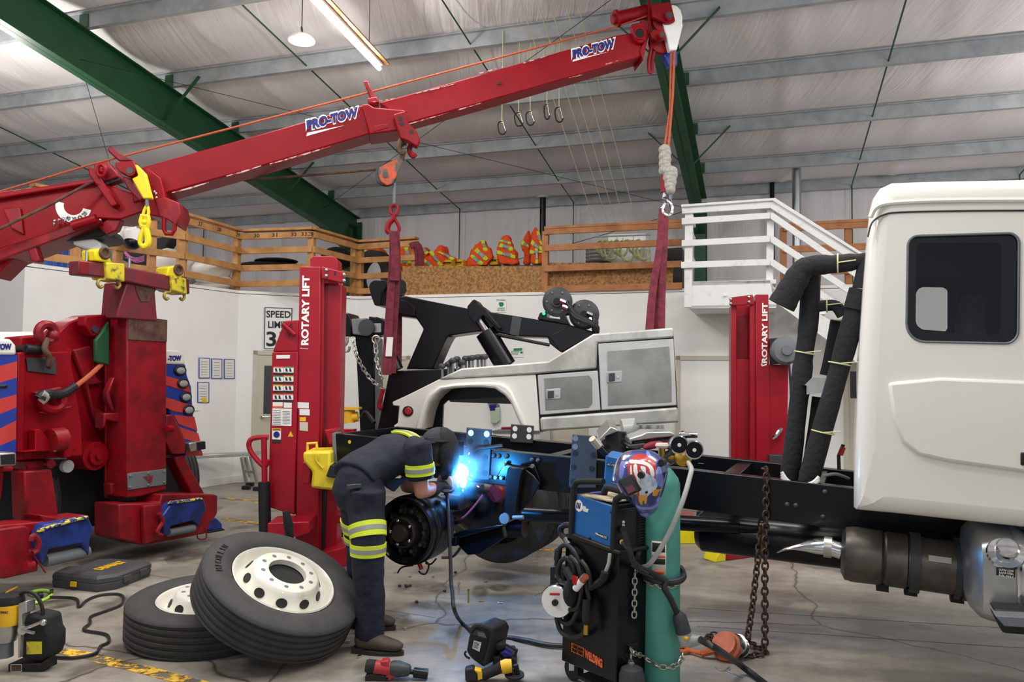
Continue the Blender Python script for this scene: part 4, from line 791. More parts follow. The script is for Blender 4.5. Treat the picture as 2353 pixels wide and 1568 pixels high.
m = MB(); c = q((368, 918), .1); m.cyl(c, c+RP.n*.04, .05, 18); m.build('reverse_lamp', CLIPB, lt); m = MB(); c = q((275, 905), .0); m.cyl(c, c+RP.n*.05, .035); m.build('air_coupling', CHROME, lt)
def striped(x0, x1, rows, off, par):
    for k, (ya, yb, yc, yd) in enumerate(rows): part('stripe', RP, kLB((x0(ya), ya), (x1(yb), yb), (x1(yc), yc), (x0(yd), yd)), .3, off, STRIPE if k % 2 else BLUE, par, bev=0)
sp = part('striped_panel', RP, kLB((-60, 318), (93, 318), (85, 850), (-60, 860)), .3, .0, BLUE)
striped(lambda y: -60, lambda y: 93-(y-318)*.014, [(318, 318, 352, 395), (395, 352, 440, 485), (485, 440, 530, 570), (570, 530, 600, 660), (660, 600, 670, 745), (745, 670, 770, 830), (830, 770, 850, 860)], -.005, sp)
part('panel_cap', RP, kLB((-60, 226), (62, 232), (88, 265), (93, 320), (-60, 318)), .34, -.02, WHITEG, sp, bev=.02)
tpx('PRO-TOW', RP, kLB((-90, 292))[0], kLB((62, 290))[0], kLB((-90, 258))[0], BLUET, sp, off=-.025, bold=.05)
part('side_lamp', RP, kLB((0, 478), (45, 478), (45, 496), (0, 498)), .02, -.02, BLK, sp)
part('lamp_box', RP, kLB((-60, 848), (88, 842), (92, 905), (78, 918), (-60, 922)), .16, -.16, ALU, sp); part('lamp_lens', RP, kLB((8, 858), (80, 852), (82, 905), (12, 908)), .01, -.168, BLK, sp, bev=0)
part('rear_step', RP, kLB((-60, 925), (75, 918), (72, 945), (-60, 955)), .2, -.05, REDD, sp); part('mud_flap', RP, kLB((-60, 955), (25, 950), (10, 1100), (-60, 1110)), .03, .1, REDD, sp)
# outriggers
lg = part('outrigger_leg', RP, kLB((130, 945), (280, 935), (318, 1195), (215, 1225), (140, 1210)), .16, -.05, REDD)
ft = part('outrigger_foot', RP, kLB((-60, 1262), (140, 1236), (160, 1252), (165, 1300), (212, 1352), (205, 1482), (30, 1522), (-60, 1520)), .3, -.35, REDD)
part('foot_top', RP, kLB((-60, 1240), (235, 1215), (215, 1178), (305, 1190), (315, 1205), (480, 1180), (480, 1200), (200, 1290), (-60, 1270)), .25, -.25, REDD, ft)
bp_ = part('tilt_pad', RP, kLB((200, 1310), (240, 1230), (475, 1190), (505, 1250), (485, 1310), (480, 1400), (440, 1330), (265, 1365), (240, 1440), (215, 1442)), .1, -.42, NAVYB, ft)
part('pad_edge', RP, kLB((212, 1275), (222, 1250), (300, 1232), (400, 1200), (478, 1182), (482, 1200), (420, 1212), (330, 1238), (250, 1258), (240, 1280), (225, 1270)), .05, -.45, CHIPY, bp_)
m = MB(); m.cyl(q((240, 1425), -.36), q((470, 1375), -.36), .045, 14); m.build('pad_roller', GREY, bp_)
m = MB(); m.tube(smooth([q(z, -.48) for z in ((165, 1320), (180, 1290), (205, 1320), (200, 1365), (175, 1385))], 4), .02, 8); m.cyl(q((148, 1380), -.46), q((192, 1372), -.46), .02); m.cyl(q((135, 1452), -.44), q((178, 1448), -.44), .03); m.tube([q((180, 1395), -.46), q((245, 1490), -.4)], .005); m.build('latch', REDD, ft)
st_ = part('outrigger_strut', RP, kLB((935, 872), (988, 858), (1102, 1065), (1040, 1082)), .14, .1, REDD)
f2 = part('outrigger_foot', RP, kLB((640, 1122), (860, 1115), (870, 1068), (935, 1066), (1150, 1068), (1172, 1075), (1170, 1170), (1105, 1280), (780, 1342), (640, 1305)), .3, -.1, REDD)
part('foot_front', RP, kLB((775, 1130), (870, 1120), (880, 1180), (895, 1300), (780, 1340)), .05, -.16, REDD, f2)
b2 = part('tilt_pad', RP, kLB((875, 1185), (925, 1115), (1095, 1090), (1112, 1150), (1085, 1190), (1075, 1240), (1040, 1210), (920, 1240), (905, 1288), (885, 1290)), .1, -.2, NAVYB, f2)
part('pad_edge', RP, kLB((915, 1122), (935, 1104), (1020, 1096), (1090, 1086), (1098, 1098), (1000, 1112), (930, 1122)), .05, -.22, CHIPY, b2)
m = MB(); m.cyl(q((905, 1275), -.16), q((1040, 1250), -.16), .035, 14); m.build('pad_roller', GREY, b2)
m = MB(); m.tube(smooth([q(z, -.2) for z in ((855, 1170), (875, 1215), (845, 1270), (870, 1290))], 4), .018, 8); m.tube(smooth([q(z, -.18) for z in ((1085, 1240), (1060, 1290), (1075, 1310), (1110, 1300), (1100, 1240))], 4), .006, 6); m.build('latch', REDD, f2)
# right side panel
rp_ = part('striped_panel', RP, kLB((890, 368), (998, 368), (1008, 430), (1030, 490), (1040, 640), (1092, 860), (1000, 862), (890, 560)), .3, .1, BLUE)
for qq in (((890, 430), (1008, 462), (1025, 520), (890, 480)), ((890, 545), (1036, 590), (1040, 640), (930, 620), (890, 600)), ((935, 640), (1046, 652), (1062, 726), (960, 690)), ((962, 705), (1066, 740), (1080, 790), (990, 770)), ((1000, 830), (1086, 835), (1092, 860), (1000, 862))): part('stripe', RP, kLB(*qq), .01, .094, STRIPE, rp_, bev=0)
part('panel_cap', RP, kLB((890, 288), (960, 290), (990, 312), (999, 372), (890, 368)), .34, .08, WHITEG, rp_, bev=.02)
tpx('-TOW', RP, kLB((903, 352))[0], kLB((975, 350))[0], kLB((903, 322))[0], BLUET, rp_, off=.075, bold=.05)
for x, y in ((970, 402), (985, 472), (1000, 545), (1015, 615)):
    c = q((x, y), .085); m = MB(); m.ball(c, (.058, .02, .036), 8, 0, (RP.u, RP.n, V((0, 0, 1)))); m.torus(c, RP.n, .056, .012, m=1, st=.68); m.build('tail_lamp', [CLIPB, BLK], rp_)
part('lamp_box', RP, kLB((1018, 792), (1104, 780), (1108, 825), (1028, 840)), .12, -.0, ALU, rp_); part('lamp_lens', RP, kLB((1060, 790), (1104, 784), (1106, 824), (1062, 832)), .01, -.006, BLK, rp_, bev=0)
part('side_gusset', RP, kLB((895, 640), (935, 640), (1000, 790), (995, 850), (930, 855), (895, 780)), .1, .0, REDD, rp_)
m = MB(); m.cyl(q((895, 715), -.05), q((925, 715), -.05), .03); m.build('clamp_pin', RED, rp_)
wp = part('wheel_pad', RP, kLB((1112, 1265), (1125, 1205), (1165, 1195), (1195, 1225), (1198, 1262)), .1, -.1, NAVYB); part('pad_sole', RP, kLB((1108, 1268), (1205, 1252), (1215, 1262), (1120, 1280)), .2, -.12, BLK, wp)
wh = MB(); wh.lathe(tyre_profile(.5, .28, .28), RP.at(*kLB((840, 970))[0], 1.0)*V((1, 1, 0))+V((0, 0, .5)), VC, 36, closed=True); wh.build('rear_wheel', RUB, tow)
wh = MB(); wh.lathe(tyre_profile(.5, .28, .28), RP.at(*kLB((60, 1000))[0], 1.0)*V((1, 1, 0))+V((0, 0, .5)), VC, 36, closed=True); wh.build('rear_wheel', RUB, tow)
part('truck_side', RP, kLB((0, 195), (300, 190), (310, 330), (0, 330)), 2.0, .6, WHITEG, bev=.05); part('chassis_beam', RP, kLB((120, 900), (820, 860), (820, 1000), (120, 1020)), 3.0, 1.2, BLKM, bev=0)
# ================================================================ suspended grey tow body
BD = Plane(P(1300, 870, 6.95), (.99, -.14))
bd = thing('tow_truck_bed', 'grey and white tow truck body with black boom hanging from two slings', 'truck body', BD.at(1300, 985))
def bpart(nm, px, th, off, m_, par=bd, bev=.008, k=kBODY, **kw):
    m = MB(); m.plate(BD, k(*px), th, off); return m.build(nm, m_, par, bevel=bev, **kw)
inner = [(1100, 1040), (1062, 955), (1030, 880), (990, 832), (920, 785), (830, 776), (740, 776), (620, 782), (540, 795), (490, 835), (450, 880), (420, 960), (395, 1080)]
outer = [(345, 1080), (372, 990), (400, 905), (440, 830), (520, 768), (650, 745), (800, 738), (900, 738), (960, 745), (1005, 768), (1040, 805), (1090, 910), (1150, 1045), (1152, 1085)]
bpart('fender_panel', [(190, 880), (310, 825), (520, 720), (1210, 683), (1232, 960), (1240, 1090), (1152, 1085)]+[(1100, 1085)]+inner+[(205, 1065), (200, 1048), (228, 1030), (240, 910), (195, 905)], .5, .0, WHB)
bpart('wheel_arch_flare', outer[::-1]+[(x, y) for x, y in inner[::-1]], .12, -.05, WHB, bev=.02)
bpart('inner_well', [(450, 880), (560, 780), (900, 770), (1010, 832), (1015, 845), (585, 868), (552, 900), (545, 1050), (560, 1085), (400, 1085)], .05, .45, BLACK, bev=0)
bpart('light_bezel', [(300+38*math.cos(a_), 946+38*math.sin(a_)) for a_ in [2*PI*k/24 for k in range(24)]], .03, -.012, BLK, bev=.004)
plabel(bpart('tail_light', [(302+25*math.cos(a_), 945+25*math.sin(a_)) for a_ in [2*PI*k/20 for k in range(20)]], .03, -.024, TREDL, bev=.005), 'red round tail light')
bpart('upper_band', [(520, 717), (680, 641), (1300, 590), (1620, 395), (2190, 350), (2192, 420), (1648, 458), (1642, 642), (1212, 680)], .6, -.02, PRIM, bev=.015)
bpart('cabinet_shell', [(1214, 684), (1645, 650), (1645, 460), (2192, 422), (2220, 912), (2222, 1025), (1245, 1088), (1236, 980)], .6, .03, BLK, bev=0)
d1 = bpart('cabinet_door', [(1653, 463), (2190, 428), (2214, 904), (1678, 938)], .04, -.005, FILL)
bpart('polished_panel', [(1720, 520), (2040, 495), (2160, 485), (2176, 700), (2178, 880), (1725, 906)], .004, -.008, ALUB, d1, bev=0)
d2 = bpart('cabinet_door', [(1223, 687), (1650, 656), (1672, 938), (1242, 973)], .04, -.005, FILL)
bpart('polished_panel', [(1270, 712), (1590, 690), (1612, 720), (1614, 890), (1590, 920), (1280, 940)], .004, -.008, ALUB, d2, bev=0)
for dr, (x0, y0, x1, y1) in ((d1, (1716, 660, 1824, 742)), (d2, (1282, 786, 1386, 862))):
    h = bpart('door_latch', [(x0, y0+4), (x1, y0-4), (x1, y1-4), (x0, y1+2)], .02, -.018, GALV, dr, bev=.006)
    bpart('paddle', [(x0+14, y0+16), (x0+58, y0+13), (x0+58, y1-12), (x0+14, y1-8)], .008, -.024, DGREY, h, bev=.003); bpart('lock', [(x0+80+9*math.cos(k), y0+40+12*math.sin(k)) for k in range(6)], .01, -.026, CHROME, h, bev=0)
bpart('lower_skirt', [(1240, 990), (2222, 918), (2224, 1026), (1246, 1089)], .3, -.02, PRIM, bev=.02)
bpart('tower_side', [(75, 1120), (165, 682), (215, 658), (655, 641), (600, 720), (235, 900), (225, 1120)], .9, .3, BLACK)
bpart('far_side_panel', [(520, 720), (1300, 600), (1620, 405), (2190, 360), (2215, 1015), (1245, 1080), (1210, 900), (600, 880)], .5, 1.7, DGREY)
ar = bpart('boom_arm', [(205, 262), (215, 130), (280, 125), (500, 170), (730, 215), (1050, 265), (1450, 330), (1645, 385), (1560, 440), (1390, 527), (1310, 465), (1295, 418), (1060, 412), (900, 378), (800, 378), (590, 408), (560, 460), (478, 645), (288, 648), (412, 360), (358, 282)], .35, .6, BLACK, bev=.012)
bpart('arm_plate', [(250, 150), (300, 160), (352, 205), (350, 270), (215, 250)], .02, .58, BLACK, ar); bpart('arm_gusset', [(1300, 410), (1450, 335), (1640, 390), (1390, 525)], .02, .58, BLACK, ar)
bpart('tape_band', [(1045, 268), (1112, 280), (1090, 412), (1025, 395)], .36, .59, DGREY, ar, bev=0)
bpart('head_hook', [(22, 60), (30, 35), (60, 12), (130, 10), (160, 30), (150, 60), (115, 105), (108, 190), (80, 196), (62, 190), (40, 130)], .3, .62, BLACK, ar)
bpart('head_bracket', [(140, 40), (215, 25), (225, 140), (210, 235), (150, 230), (136, 180)], .3, .65, BLACK, ar)
m = MB(); b = lambda z, o=0: BD.at(*kBODY(z)[0], o)
for q in ((248, 50), (250, 80)): m.cyl(b(q, .6), b(q, .95), .06, 16)
m.cyl(b((245, 85), .65), b((245, 125), .65), .03); m.build('head_sheave', BLKM, ar)
br = bpart('cylinder_bracket', [(722, 200), (760, 155), (775, 148), (800, 180), (850, 215), (962, 352), (950, 366), (835, 262), (775, 322), (735, 275)], .3, .5, BLACK)
m = MB(); m.cyl(b((795, 268), .6), b((865, 378), .6), .05, 18); m.build('cylinder_rod', CHROME, bd)
m = MB(); m.cyl(b((852, 382), .6), b((1000, 625), .6), .105, 20); m.build('cylinder_barrel', BLACK, bd)
m = MB(); m.tube([b((925, 400), .55), b((1310, 475), .55)], .016, 8); m.build('guide_rod', BLACK, bd)
for k, (cx, cy, s) in enumerate(((1365, 168, 1.0), (1555, 258, .95))):
    o = .6+.05*k; c = b((cx, cy), o); w_ = bpart('winch', [(cx-72*s, cy-72*s), (cx+62*s, cy-66*s), (cx+74*s, cy-50*s), (cx+68*s, cy+80*s), (cx-60*s, cy+72*s), (cx-80*s, cy+50*s)], .35, o, BLKM, bd, .02)
    m = MB(); m.lathe([(0, -.07), (.055, -.07), (.06, -.03), (.12, -.025), (.15, 0), (.15, .01)], c-BD.n*.0, BD.n, 24); m.build('motor', DGREY, w_)
    m = MB(); m.lathe([(0, -.1), (.03, -.1), (.035, -.07)], c, BD.n, 16); m.build('motor_cap', BLACK, w_)
    for z in range(6): q = c+BD.u*.1*math.cos(z*PI/3)+V((0, 0, .1))*math.sin(z*PI/3)-BD.n*.03; m = MB(); m.ball(q, .012, 6); m.build('bolt', GREY, w_)
    for j in (0, 1):
        pts = [b((cx+25+18*j, cy-10+40*j), o-.08), b((cx+70+14*j, cy+10+38*j), o-.1), b((cx+130-60*k, cy+90+20*j), o-.12), b((1625+12*j, 330+8*j), o-.1), b((1632+8*j, 400), o+.0)]
        m = MB(); m.tube(smooth(pts, 6), .026, 8); m.build('winch_hose', BLK, w_)
        m = MB(); m.cyl(pts[0], pts[0]+(pts[1]-pts[0])*.9, .032, 10); m.build('hose_fitting', CHROME, w_)
bpart('winch_base', [(1222, 290), (1240, 245), (1300, 230), (1285, 275), (1385, 290), (1375, 250), (1410, 240), (1452, 330)], .3, .6, BLACK)
m = MB(); m.ball(b((1268, 250), .58), .016, 8); m.build('indicator', GLED, bd)
for k, (x, y) in enumerate(((545, 625), (588, 612), (604, 600), (621, 585), (650, 574), (675, 610), (688, 597), (712, 570), (737, 568), (761, 565), (798, 560), (825, 560), (848, 558))):
    m = MB(); c = b((x, y), .12+.03*(k % 3)); e_ = b((x+2, y+85), .12+.03*(k % 3)); m.cyl(c, e_, .012, 8); l = m.build('control_lever', GREY, bd); m = MB(); m.ball(c, (.036, .036, .028), 8); m.build('knob', DGREY, l)
# the body's own underlift, folded up at its rear
u = lambda z, o=.9: BD.at(*kLIFT(z)[0], o)
def upart(nm, px, th, off, m_, par=bd, bev=.012): m = MB(); m.plate(BD, kLIFT(*px), th, off); return m.build(nm, m_, par, bevel=bev)
up_ = upart('underlift_post', [(548, 430), (640, 445), (642, 905), (572, 905)], .3, .85, BLACK)
for q, mm in ((((484, 322), (520, 332), (530, 355), (530, 440), (484, 440)), BLACK), (((528, 358), (600, 352), (605, 440), (535, 430)), GREY), (((612, 345), (650, 348), (688, 372), (685, 432), (618, 440)), BLACK)): upart('lift_bar_end', q, .3, .75, mm, up_)
upart('steel_face', [(628, 378), (672, 378), (672, 420), (630, 422)], .01, .74, ALU, up_, 0)
m = MB(); c = u((600, 398), .7); m.cyl(c, c+BD.n*.08, .085, 24); m.build('pivot_disc', DGREY, up_)
m = MB(); m.chain(smooth([u((538, 445), .7), u((560, 540), .65), (u((620, 640), .6)), u((688, 692), .5)], 8), .062, .0065, .019); m.build('safety_chain', ZINC, up_)
m = MB(); m.chain(smooth([u((645, 452), .7), u((652, 560), .65), u((680, 640), .5)], 8), .062, .0065, .019); m.torus(u((648, 455), .7), BD.n, .04, .01); m.build('safety_chain', ZINC, up_)
m = MB(); m.tube(smooth([u(z, .7) for z in ((512, 445), (510, 470), (496, 490), (500, 510), (518, 508), (522, 488))], 4), .014, 8); m.build('chain_hook', ZINC, up_)
m = MB(); m.tube(smooth([u((640, 850), .4), u((600, 800), .5), u((575, 830), .5)], 5), .02); m.build('hydraulic_hose', BLK, up_)
m = MB(); m.cyl(u((722, 545), .3), u((745, 600), .3), .07, 16); m.build('stub_cylinder', BLACK, bd)
# red hook at the low end of the rear sling
m = MB(); m.tube(smooth([u(z, .25) for z in ((682, 690), (668, 740), (662, 765), (668, 782), (674, 765))], 4), .022, 8); tag(m.build('sling_hook', REDD), 'small red hook at the bottom of the rear maroon sling', 'hook')
# ================================================================ white truck: chassis, axle and cab
CH = Plane(P(765, 998, 5.9), UC); CV = CH.n
trk = thing('truck', 'white cab truck on a bare black chassis with its rear wheels off', 'truck', CH.at(1960, 1221)*V((1, 1, 0)))
rl = [(763, 996), (1148, 1035), (1560, 1076), (1953, 1121), (2800, 1218), (2800, 1330), (1953, 1220), (1560, 1168), (1311, 1135), (766, 1071)]
def tpart(nm, px, th, off, m_, par=trk, bev=.006, pl=CH, **kw): m = MB(); m.plate(pl, px, th, off); return m.build(nm, m_, par, bevel=bev, **kw)
rail = tpart('frame_rail', rl, .075, 0, BLACK)
m = MB(); m.v = []; pts = [p+CV*.86 for p in CH.pts(rl)]; m.prism(pts, CV*.075); far = m.build('frame_rail', BLACK, trk, bevel=.006)
m = MB(); pts = CH.pts([(766, 997), (772, 997), (776, 1070), (766, 1071)]); m.prism([p+CV*.07 for p in pts], CV*.8); m.build('rear_crossmember', BLACK, trk, bevel=.004)
for px in (1230, 1480, 1650, 1850):
    a, c = CH.at(px, 1030+(px-1100)*.105+8), CH.at(px+6, 1095+(px-1100)*.11); m = MB(); m.obox(a+CV*.07, UC*.1, CV*.8, V((0, 0, c.z-a.z))); m.build('crossmember', BLACK, trk, bevel=.004)
tpart('rail_end_cap', [(762, 996), (770, 994), (775, 1072), (765, 1072)], .08, -.004, GREY, rail)
for (x, y, mm) in ((803, 1016, DWY), (801, 1061, TREDL)): c = CH.at(x, y, -.002); m = MB(); m.cyl(c, c+CV*.004, .014, 12); m.build('rail_sticker', mm, rail)
tpart('slot', [(1752, 1076), (1764, 1077), (1764, 1079), (1752, 1078)], .01, .855, GREY, far, 0); tpart('slot', [(1604, 1064), (1617, 1065), (1617, 1067), (1604, 1066)], .01, .855, GREY, far, 0)
def drill(pl, cs, r, par, off):
    for q in cs: c = pl.at(*q, off); m = MB(); m.cyl(c-pl.n*.002, c+pl.n*.004, r, 12); m.build('bolt_hole', BLK, par)
pA = tpart('mount_plate', kAX((1298, 128), (1528, 146), (1505, 606), (1288, 590)), .012, -.016, STEELP)
for q in ((1340, 178), (1483, 188)): c = CH.at(*kAX(q)[0], -.018); m = MB(); m.cyl(c, c+CV*.004, .022, 12); m.build('bolt_hole', WHITE, pA)
drill(CH, kAX((1335, 255), (1478, 265), (1470, 400), (1465, 540)), .02, pA, -.018)
pB = tpart('mount_plate', kCART((245, 98), (390, 110), (388, 420), (232, 418), (222, 405)), .012, -.016, DGREY)
drill(CH, kCART((260, 212), (370, 222), (252, 293), (360, 302), (250, 380)), .018, pB, -.018)
for q in kCART((264, 124), (262, 173)): c = CH.at(*q, -.018); m = MB(); m.cyl(c, c+CV*.004, .02, 12); m.build('bolt_hole', GREY, pB)
pC = tpart('mount_plate', kAX((1700, 97), (1908, 112), (1898, 275), (1690, 260)), .012, .84, DGREY)
for q in kAX((1738, 140), (1866, 150), (1733, 205), (1862, 212)): c = CH.at(*q, .838); m = MB(); m.cyl(c, c+CV*.004, .022, 12); m.build('bolt_hole', WHITE, pC)
pD = tpart('mount_plate', kHEL((60, 165), (360, 195), (352, 500), (110, 500), (0, 330), (60, 290)), .012, .84, DGREY)
drill(CH, kHEL((320, 240), (315, 340), (320, 430), (95, 405), (95, 230)), .02, pD, .838)
# bolts along the rail
for q in kAX((1545, 385), (1590, 390), (1660, 390), (1890, 420), (1945, 425), (1520, 575))+kFR((742, 442), (797, 448), (982, 362), (970, 520)):
    c = CH.at(*q, -.008); m = MB(); m.ball(c, .016, 6); m.build('rail_bolt', DGREY, rail)
# axle with brake drum
DC = P(953, 1214, 5.0); AX = CV
dr_ = MB(); R_ = .215
dr_.lathe([(R_-.02, .14), (R_, .14), (R_+.004, .06), (R_-.006, .03), (R_-.006, -.02), (R_+.006, -.04), (R_+.006, -.07), (R_-.005, -.075), (R_-.005, -.125), (R_-.02, -.13), (R_-.028, -.12), (R_-.05, -.1), (R_-.055, -.02), (.03, .0)], DC, AX, 40)
axle = MB(); axle.cyl(DC+AX*.1, DC+AX*1.75, .075, 20); ax_o = axle.build('rear_axle', BLACK, trk)
drum = dr_.build('brake_drum', BLACK, ax_o); plabel(drum, 'bare black brake drum')
h = MB(); h.lathe([(.15, -.03), (.13, -.055), (.105, -.07), (.098, -.16), (.085, -.165), (.08, -.14), (.06, -.14), (.05, -.2), (.0, -.205)], DC, AX, 30); hub = h.build('hub', mat('cast hub', (62, 56, 50), .5, metal=.5, var=.3, vs=20), ax_o)
xa, xb, _ = frame(AX)
for k in range(10):
    a_ = 2*PI*k/10; rd_ = xa*math.cos(a_)+xb*math.sin(a_); m = MB(); m.cyl(DC+rd_*.13-AX*.02, DC+rd_*.13-AX*.11, .013, 8); m.cyl(DC+rd_*.13-AX*.05, DC+rd_*.13-AX*.07, .022, 6); m.build('wheel_stud', DGREY, hub)
    m = MB(); m.box(DC+rd_*.165-AX*.06, (.045, .022, .05), (rd_, AX.cross(rd_), AX)); m.build('drum_lug', BLKM, hub)
for k in range(5): a_ = 2*PI*k/5; rd_ = xa*math.cos(a_)+xb*math.sin(a_); m = MB(); m.ball(DC+rd_*.075-AX*.165, .012, 6); m.build('hub_bolt', CHROME, hub)
df = MB(); dc = DC+AX*.98+V((0, 0, .03)); df.ball(dc, (.26, .24, .25), 16, 0, (UC, AX, V((0, 0, 1)))); df.lathe([(.2, -.05), (.22, -.05), (.22, .05), (.2, .05)], dc-UC*.05, UC, 24, closed=True); df.cyl(dc, dc+UC*.38, .1, 18); df.lathe([(.24, -.02), (.27, -.02), (.27, .02), (.24, .02)], dc, AX, 30, closed=True); df.build('differential', BLACK, ax_o)
bc = MB(); q = P(1020, 1150, 5.35); bc.cyl(q, q+UC*.14, .06, 16); bc.build('brake_chamber', BLACK, ax_o); q = P(1150, 1215, 5.9); bc = MB(); bc.cyl(q, q+UC*.2+V((0, 0, .02)), .07, 16); bc.build('brake_chamber', BLACK, ax_o)
for k in (0, 1):
    wv = MB(); wv.lathe(tyre_profile(.45, .26, .29), DC+AX*(1.36+.33*k)-V((0, 0, .05)), AX, 48, closed=True); wt = wv.build('rear_wheel', RUB, ax_o)
    m = MB(); m.lathe([(.29, -.09), (.27, -.08), (.265, .0), (.2, .05), (.1, .05)], DC+AX*(1.36+.33*k)-V((0, 0, .05)), AX, 30); m.build('rim', BLACK, wt)
tpart('hanger_plate', kAX((1640, 450), (1700, 470), (1820, 490), (1912, 468), (1968, 610), (1960, 650), (1850, 640), (1560, 592), (1612, 500)), .02, -.025, BLACK)
tpart('spring_hanger', kAX((1690, 478), (1818, 495), (1800, 560), (1765, 780), (1745, 950), (1700, 965), (1650, 950), (1632, 850), (1655, 560), (1668, 500)), .1, -.13, BLACK, bev=.012)
tpart('hanger_web', kAX((1818, 495), (1900, 560), (1965, 640), (1850, 830), (1770, 900)), .02, -.08, BLACK)
for q in kAX((1640, 460), (1900, 475), (1810, 505), (1865, 610), (1925, 622), (1570, 578), (1620, 582)): c = CH.at(*q, -.03); m = MB(); m.cyl(c, c-CV*.02, .014, 6); m.build('hanger_bolt', GREY, trk)
m = MB(); c = CH.at(*kAX((1665, 940))[0], -.1); m.cyl(c-CV*.05, c+CV*.14, .035, 14); m.cyl(CH.at(*kAX((1720, 940))[0], -.13), CH.at(*kAX((1815, 938))[0], -.13), .014); m.build('hanger_pin', GREY, trk)
tpart('leaf_spring', kAX((1090, 1105), (1280, 1060), (1480, 1030), (1630, 1000), (1630, 1022), (1480, 1060), (1280, 1112), (1090, 1170)), .075, .0, BLACK, bev=.006)
tpart('spring_seat', kAX((1090, 1130), (1210, 1110), (1210, 1200), (1090, 1200)), .12, -.02, BLACK); tpart('torque_beam', kAX((1210, 1115), (1620, 1025), (1640, 1120), (1560, 1180), (1420, 1270), (1310, 1280), (1230, 1200)), .06, .06, BLACK)
m = MB(); m.tube(smooth([CH.at(*q, -.05) for q in kAX((1245, 1215), (1180, 1290), (1080, 1300))], 5), .01, 6); m.tube(smooth([P(*q, 5.0) for q in kAX((900, 1320), (960, 1360), (940, 1440), (900, 1448), (870, 1420))], 5), .006, 6); m.tube(smooth([P(*q, 5.0) for q in kAX((930, 1350), (980, 1360), (1030, 1310))], 5), .006, 6); m.tube(smooth([P(*q, 5.0) for q in kAX((680, 1440), (720, 1390), (820, 1370))], 5), .006, 6); m.build('brake_line', BLK, trk)
m = MB(); m.cyl(P(*kAX((865, 1330))[0], 5.0), P(*kAX((895, 1405))[0], 5.0), .014); m.build('spring_clamp', TREDL, trk)
m = MB(); m.tube(smooth([P(*q, 5.35) for q in kAX((1210, 950), (1270, 940), (1360, 850), (1450, 735))], 5), .008, 6); m.build('red_air_line', CLOTHR, trk)
m = MB(); m.tube(smooth([P(*q, 5.5) for q in kAX((1520, 660), (1560, 700), (1600, 770))], 5), .04, 8); m.ball(P(*kAX((1575, 720))[0], 5.6), .07, 8); m.build('air_valve', mat('dark red valve', (110, 22, 30), .4), trk)
m = MB(); 
for k in range(3): m.tube(smooth([P(*q, 5.7+.05*k) for q in kAX((1440, 640+k*20), (1490+k*12, 760), (1510+k*10, 900), (1460+k*10, 960))], 5), .014, 6)
m.build('air_hose', BLK, trk)
m = MB(); m.tube(smooth([CH.at(*q, -.03) for q in kAX((1300, 405), (1390, 325), (1480, 310), (1625, 290))], 4), .012, 8); m.build('wiring_tail', BLK, trk)
m = MB(); m.cyl(P(1195, 1181, 5.5), P(1700, 1210, 5.0), .05, 18); m.cyl(P(1700, 1210, 5.0), P(1765, 1216, 4.95), .04, 18); m.build('drive_shaft', BLACK, trk)
m = MB(); a, c = P(1600, 1218, 5.25), P(2010, 1265, 4.75); m.lathe([(0, 0), (.1, .01), (.135, .05), (.135, (c-a).length-.05), (.1, (c-a).length), (0, (c-a).length)], a, c-a, 24); m.build('air_tank', BLACK, trk)
tpart('far_side_step', [(1600, 1176), (1990, 1226), (1990, 1300), (1800, 1262), (1600, 1250)], .1, .9, BLKM)
# exhaust
a, c = CH.at(*kFR((1085, 745))[0], -.3), CH.at(*kFR((1900, 858))[0], -.3); ex = c-a; Lx = ex.length; exn = ex.normalized()
sil = mat('muffler steel', (98, 92, 86), .4, metal=.7, rgb2=(56, 52, 48), vs=4)
m = MB(); m.lathe([(0, 0), (.1, 0), (.138, .02), (.145, .06), (.14, .32*Lx), (.13, .34*Lx), (.14, .36*Lx), (.14, .52*Lx), (.13, .53*Lx), (.135, .63*Lx), (.135, .88*Lx), (.14, .9*Lx), (.14, Lx), (0, Lx)], a, ex, 32); mf = m.build('muffler', sil, trk)
for f_ in (.56, .6, .9, .96): m = MB(); m.lathe([(.14, -.012), (.154, -.012), (.154, .012), (.14, .012)], a+ex*f_, ex, 32, closed=True); m.build('clamp_band', DGREY, mf)
for f_ in (.33, .55, .9): m = MB(); m.box(a+ex*f_-V((0, 0, .15)), (.06, .06, .035), (exn, CV, V((0, 0, 1)))); m.build('clamp_foot', BLKM, mf)
m = MB(); m.box(a+ex*.76-V((0, 0, -.06))-CV*.125, (.1, .02, .03), (exn, CV, V((0, 0, 1)))); m.build('heat_tag', ALU, mf)
e = lambda z: CH.at(*kFR(z)[0], -.3)
m = MB(); m.loft([(e((1085, 735)), .05, .045), (e((1010, 712)), .052, .045), (e((930, 705)), .05, .044), (e((860, 705)), .045, .03), (e((790, 710)), .035, .016), (e((730, 722)), .02, .008), (e((678, 747)), .004, .003)], 16, hint=CV); m.build('exhaust_tip', CHROME, trk)
m = MB(); m.lathe([(.05, -.02), (.056, -.02), (.056, .02), (.05, .02)], e((1000, 712)), ex, 20, closed=True); m.tube([e((1030, 690)), e((1080, 730))], .012); m.build('tip_clamp', ALU, trk)
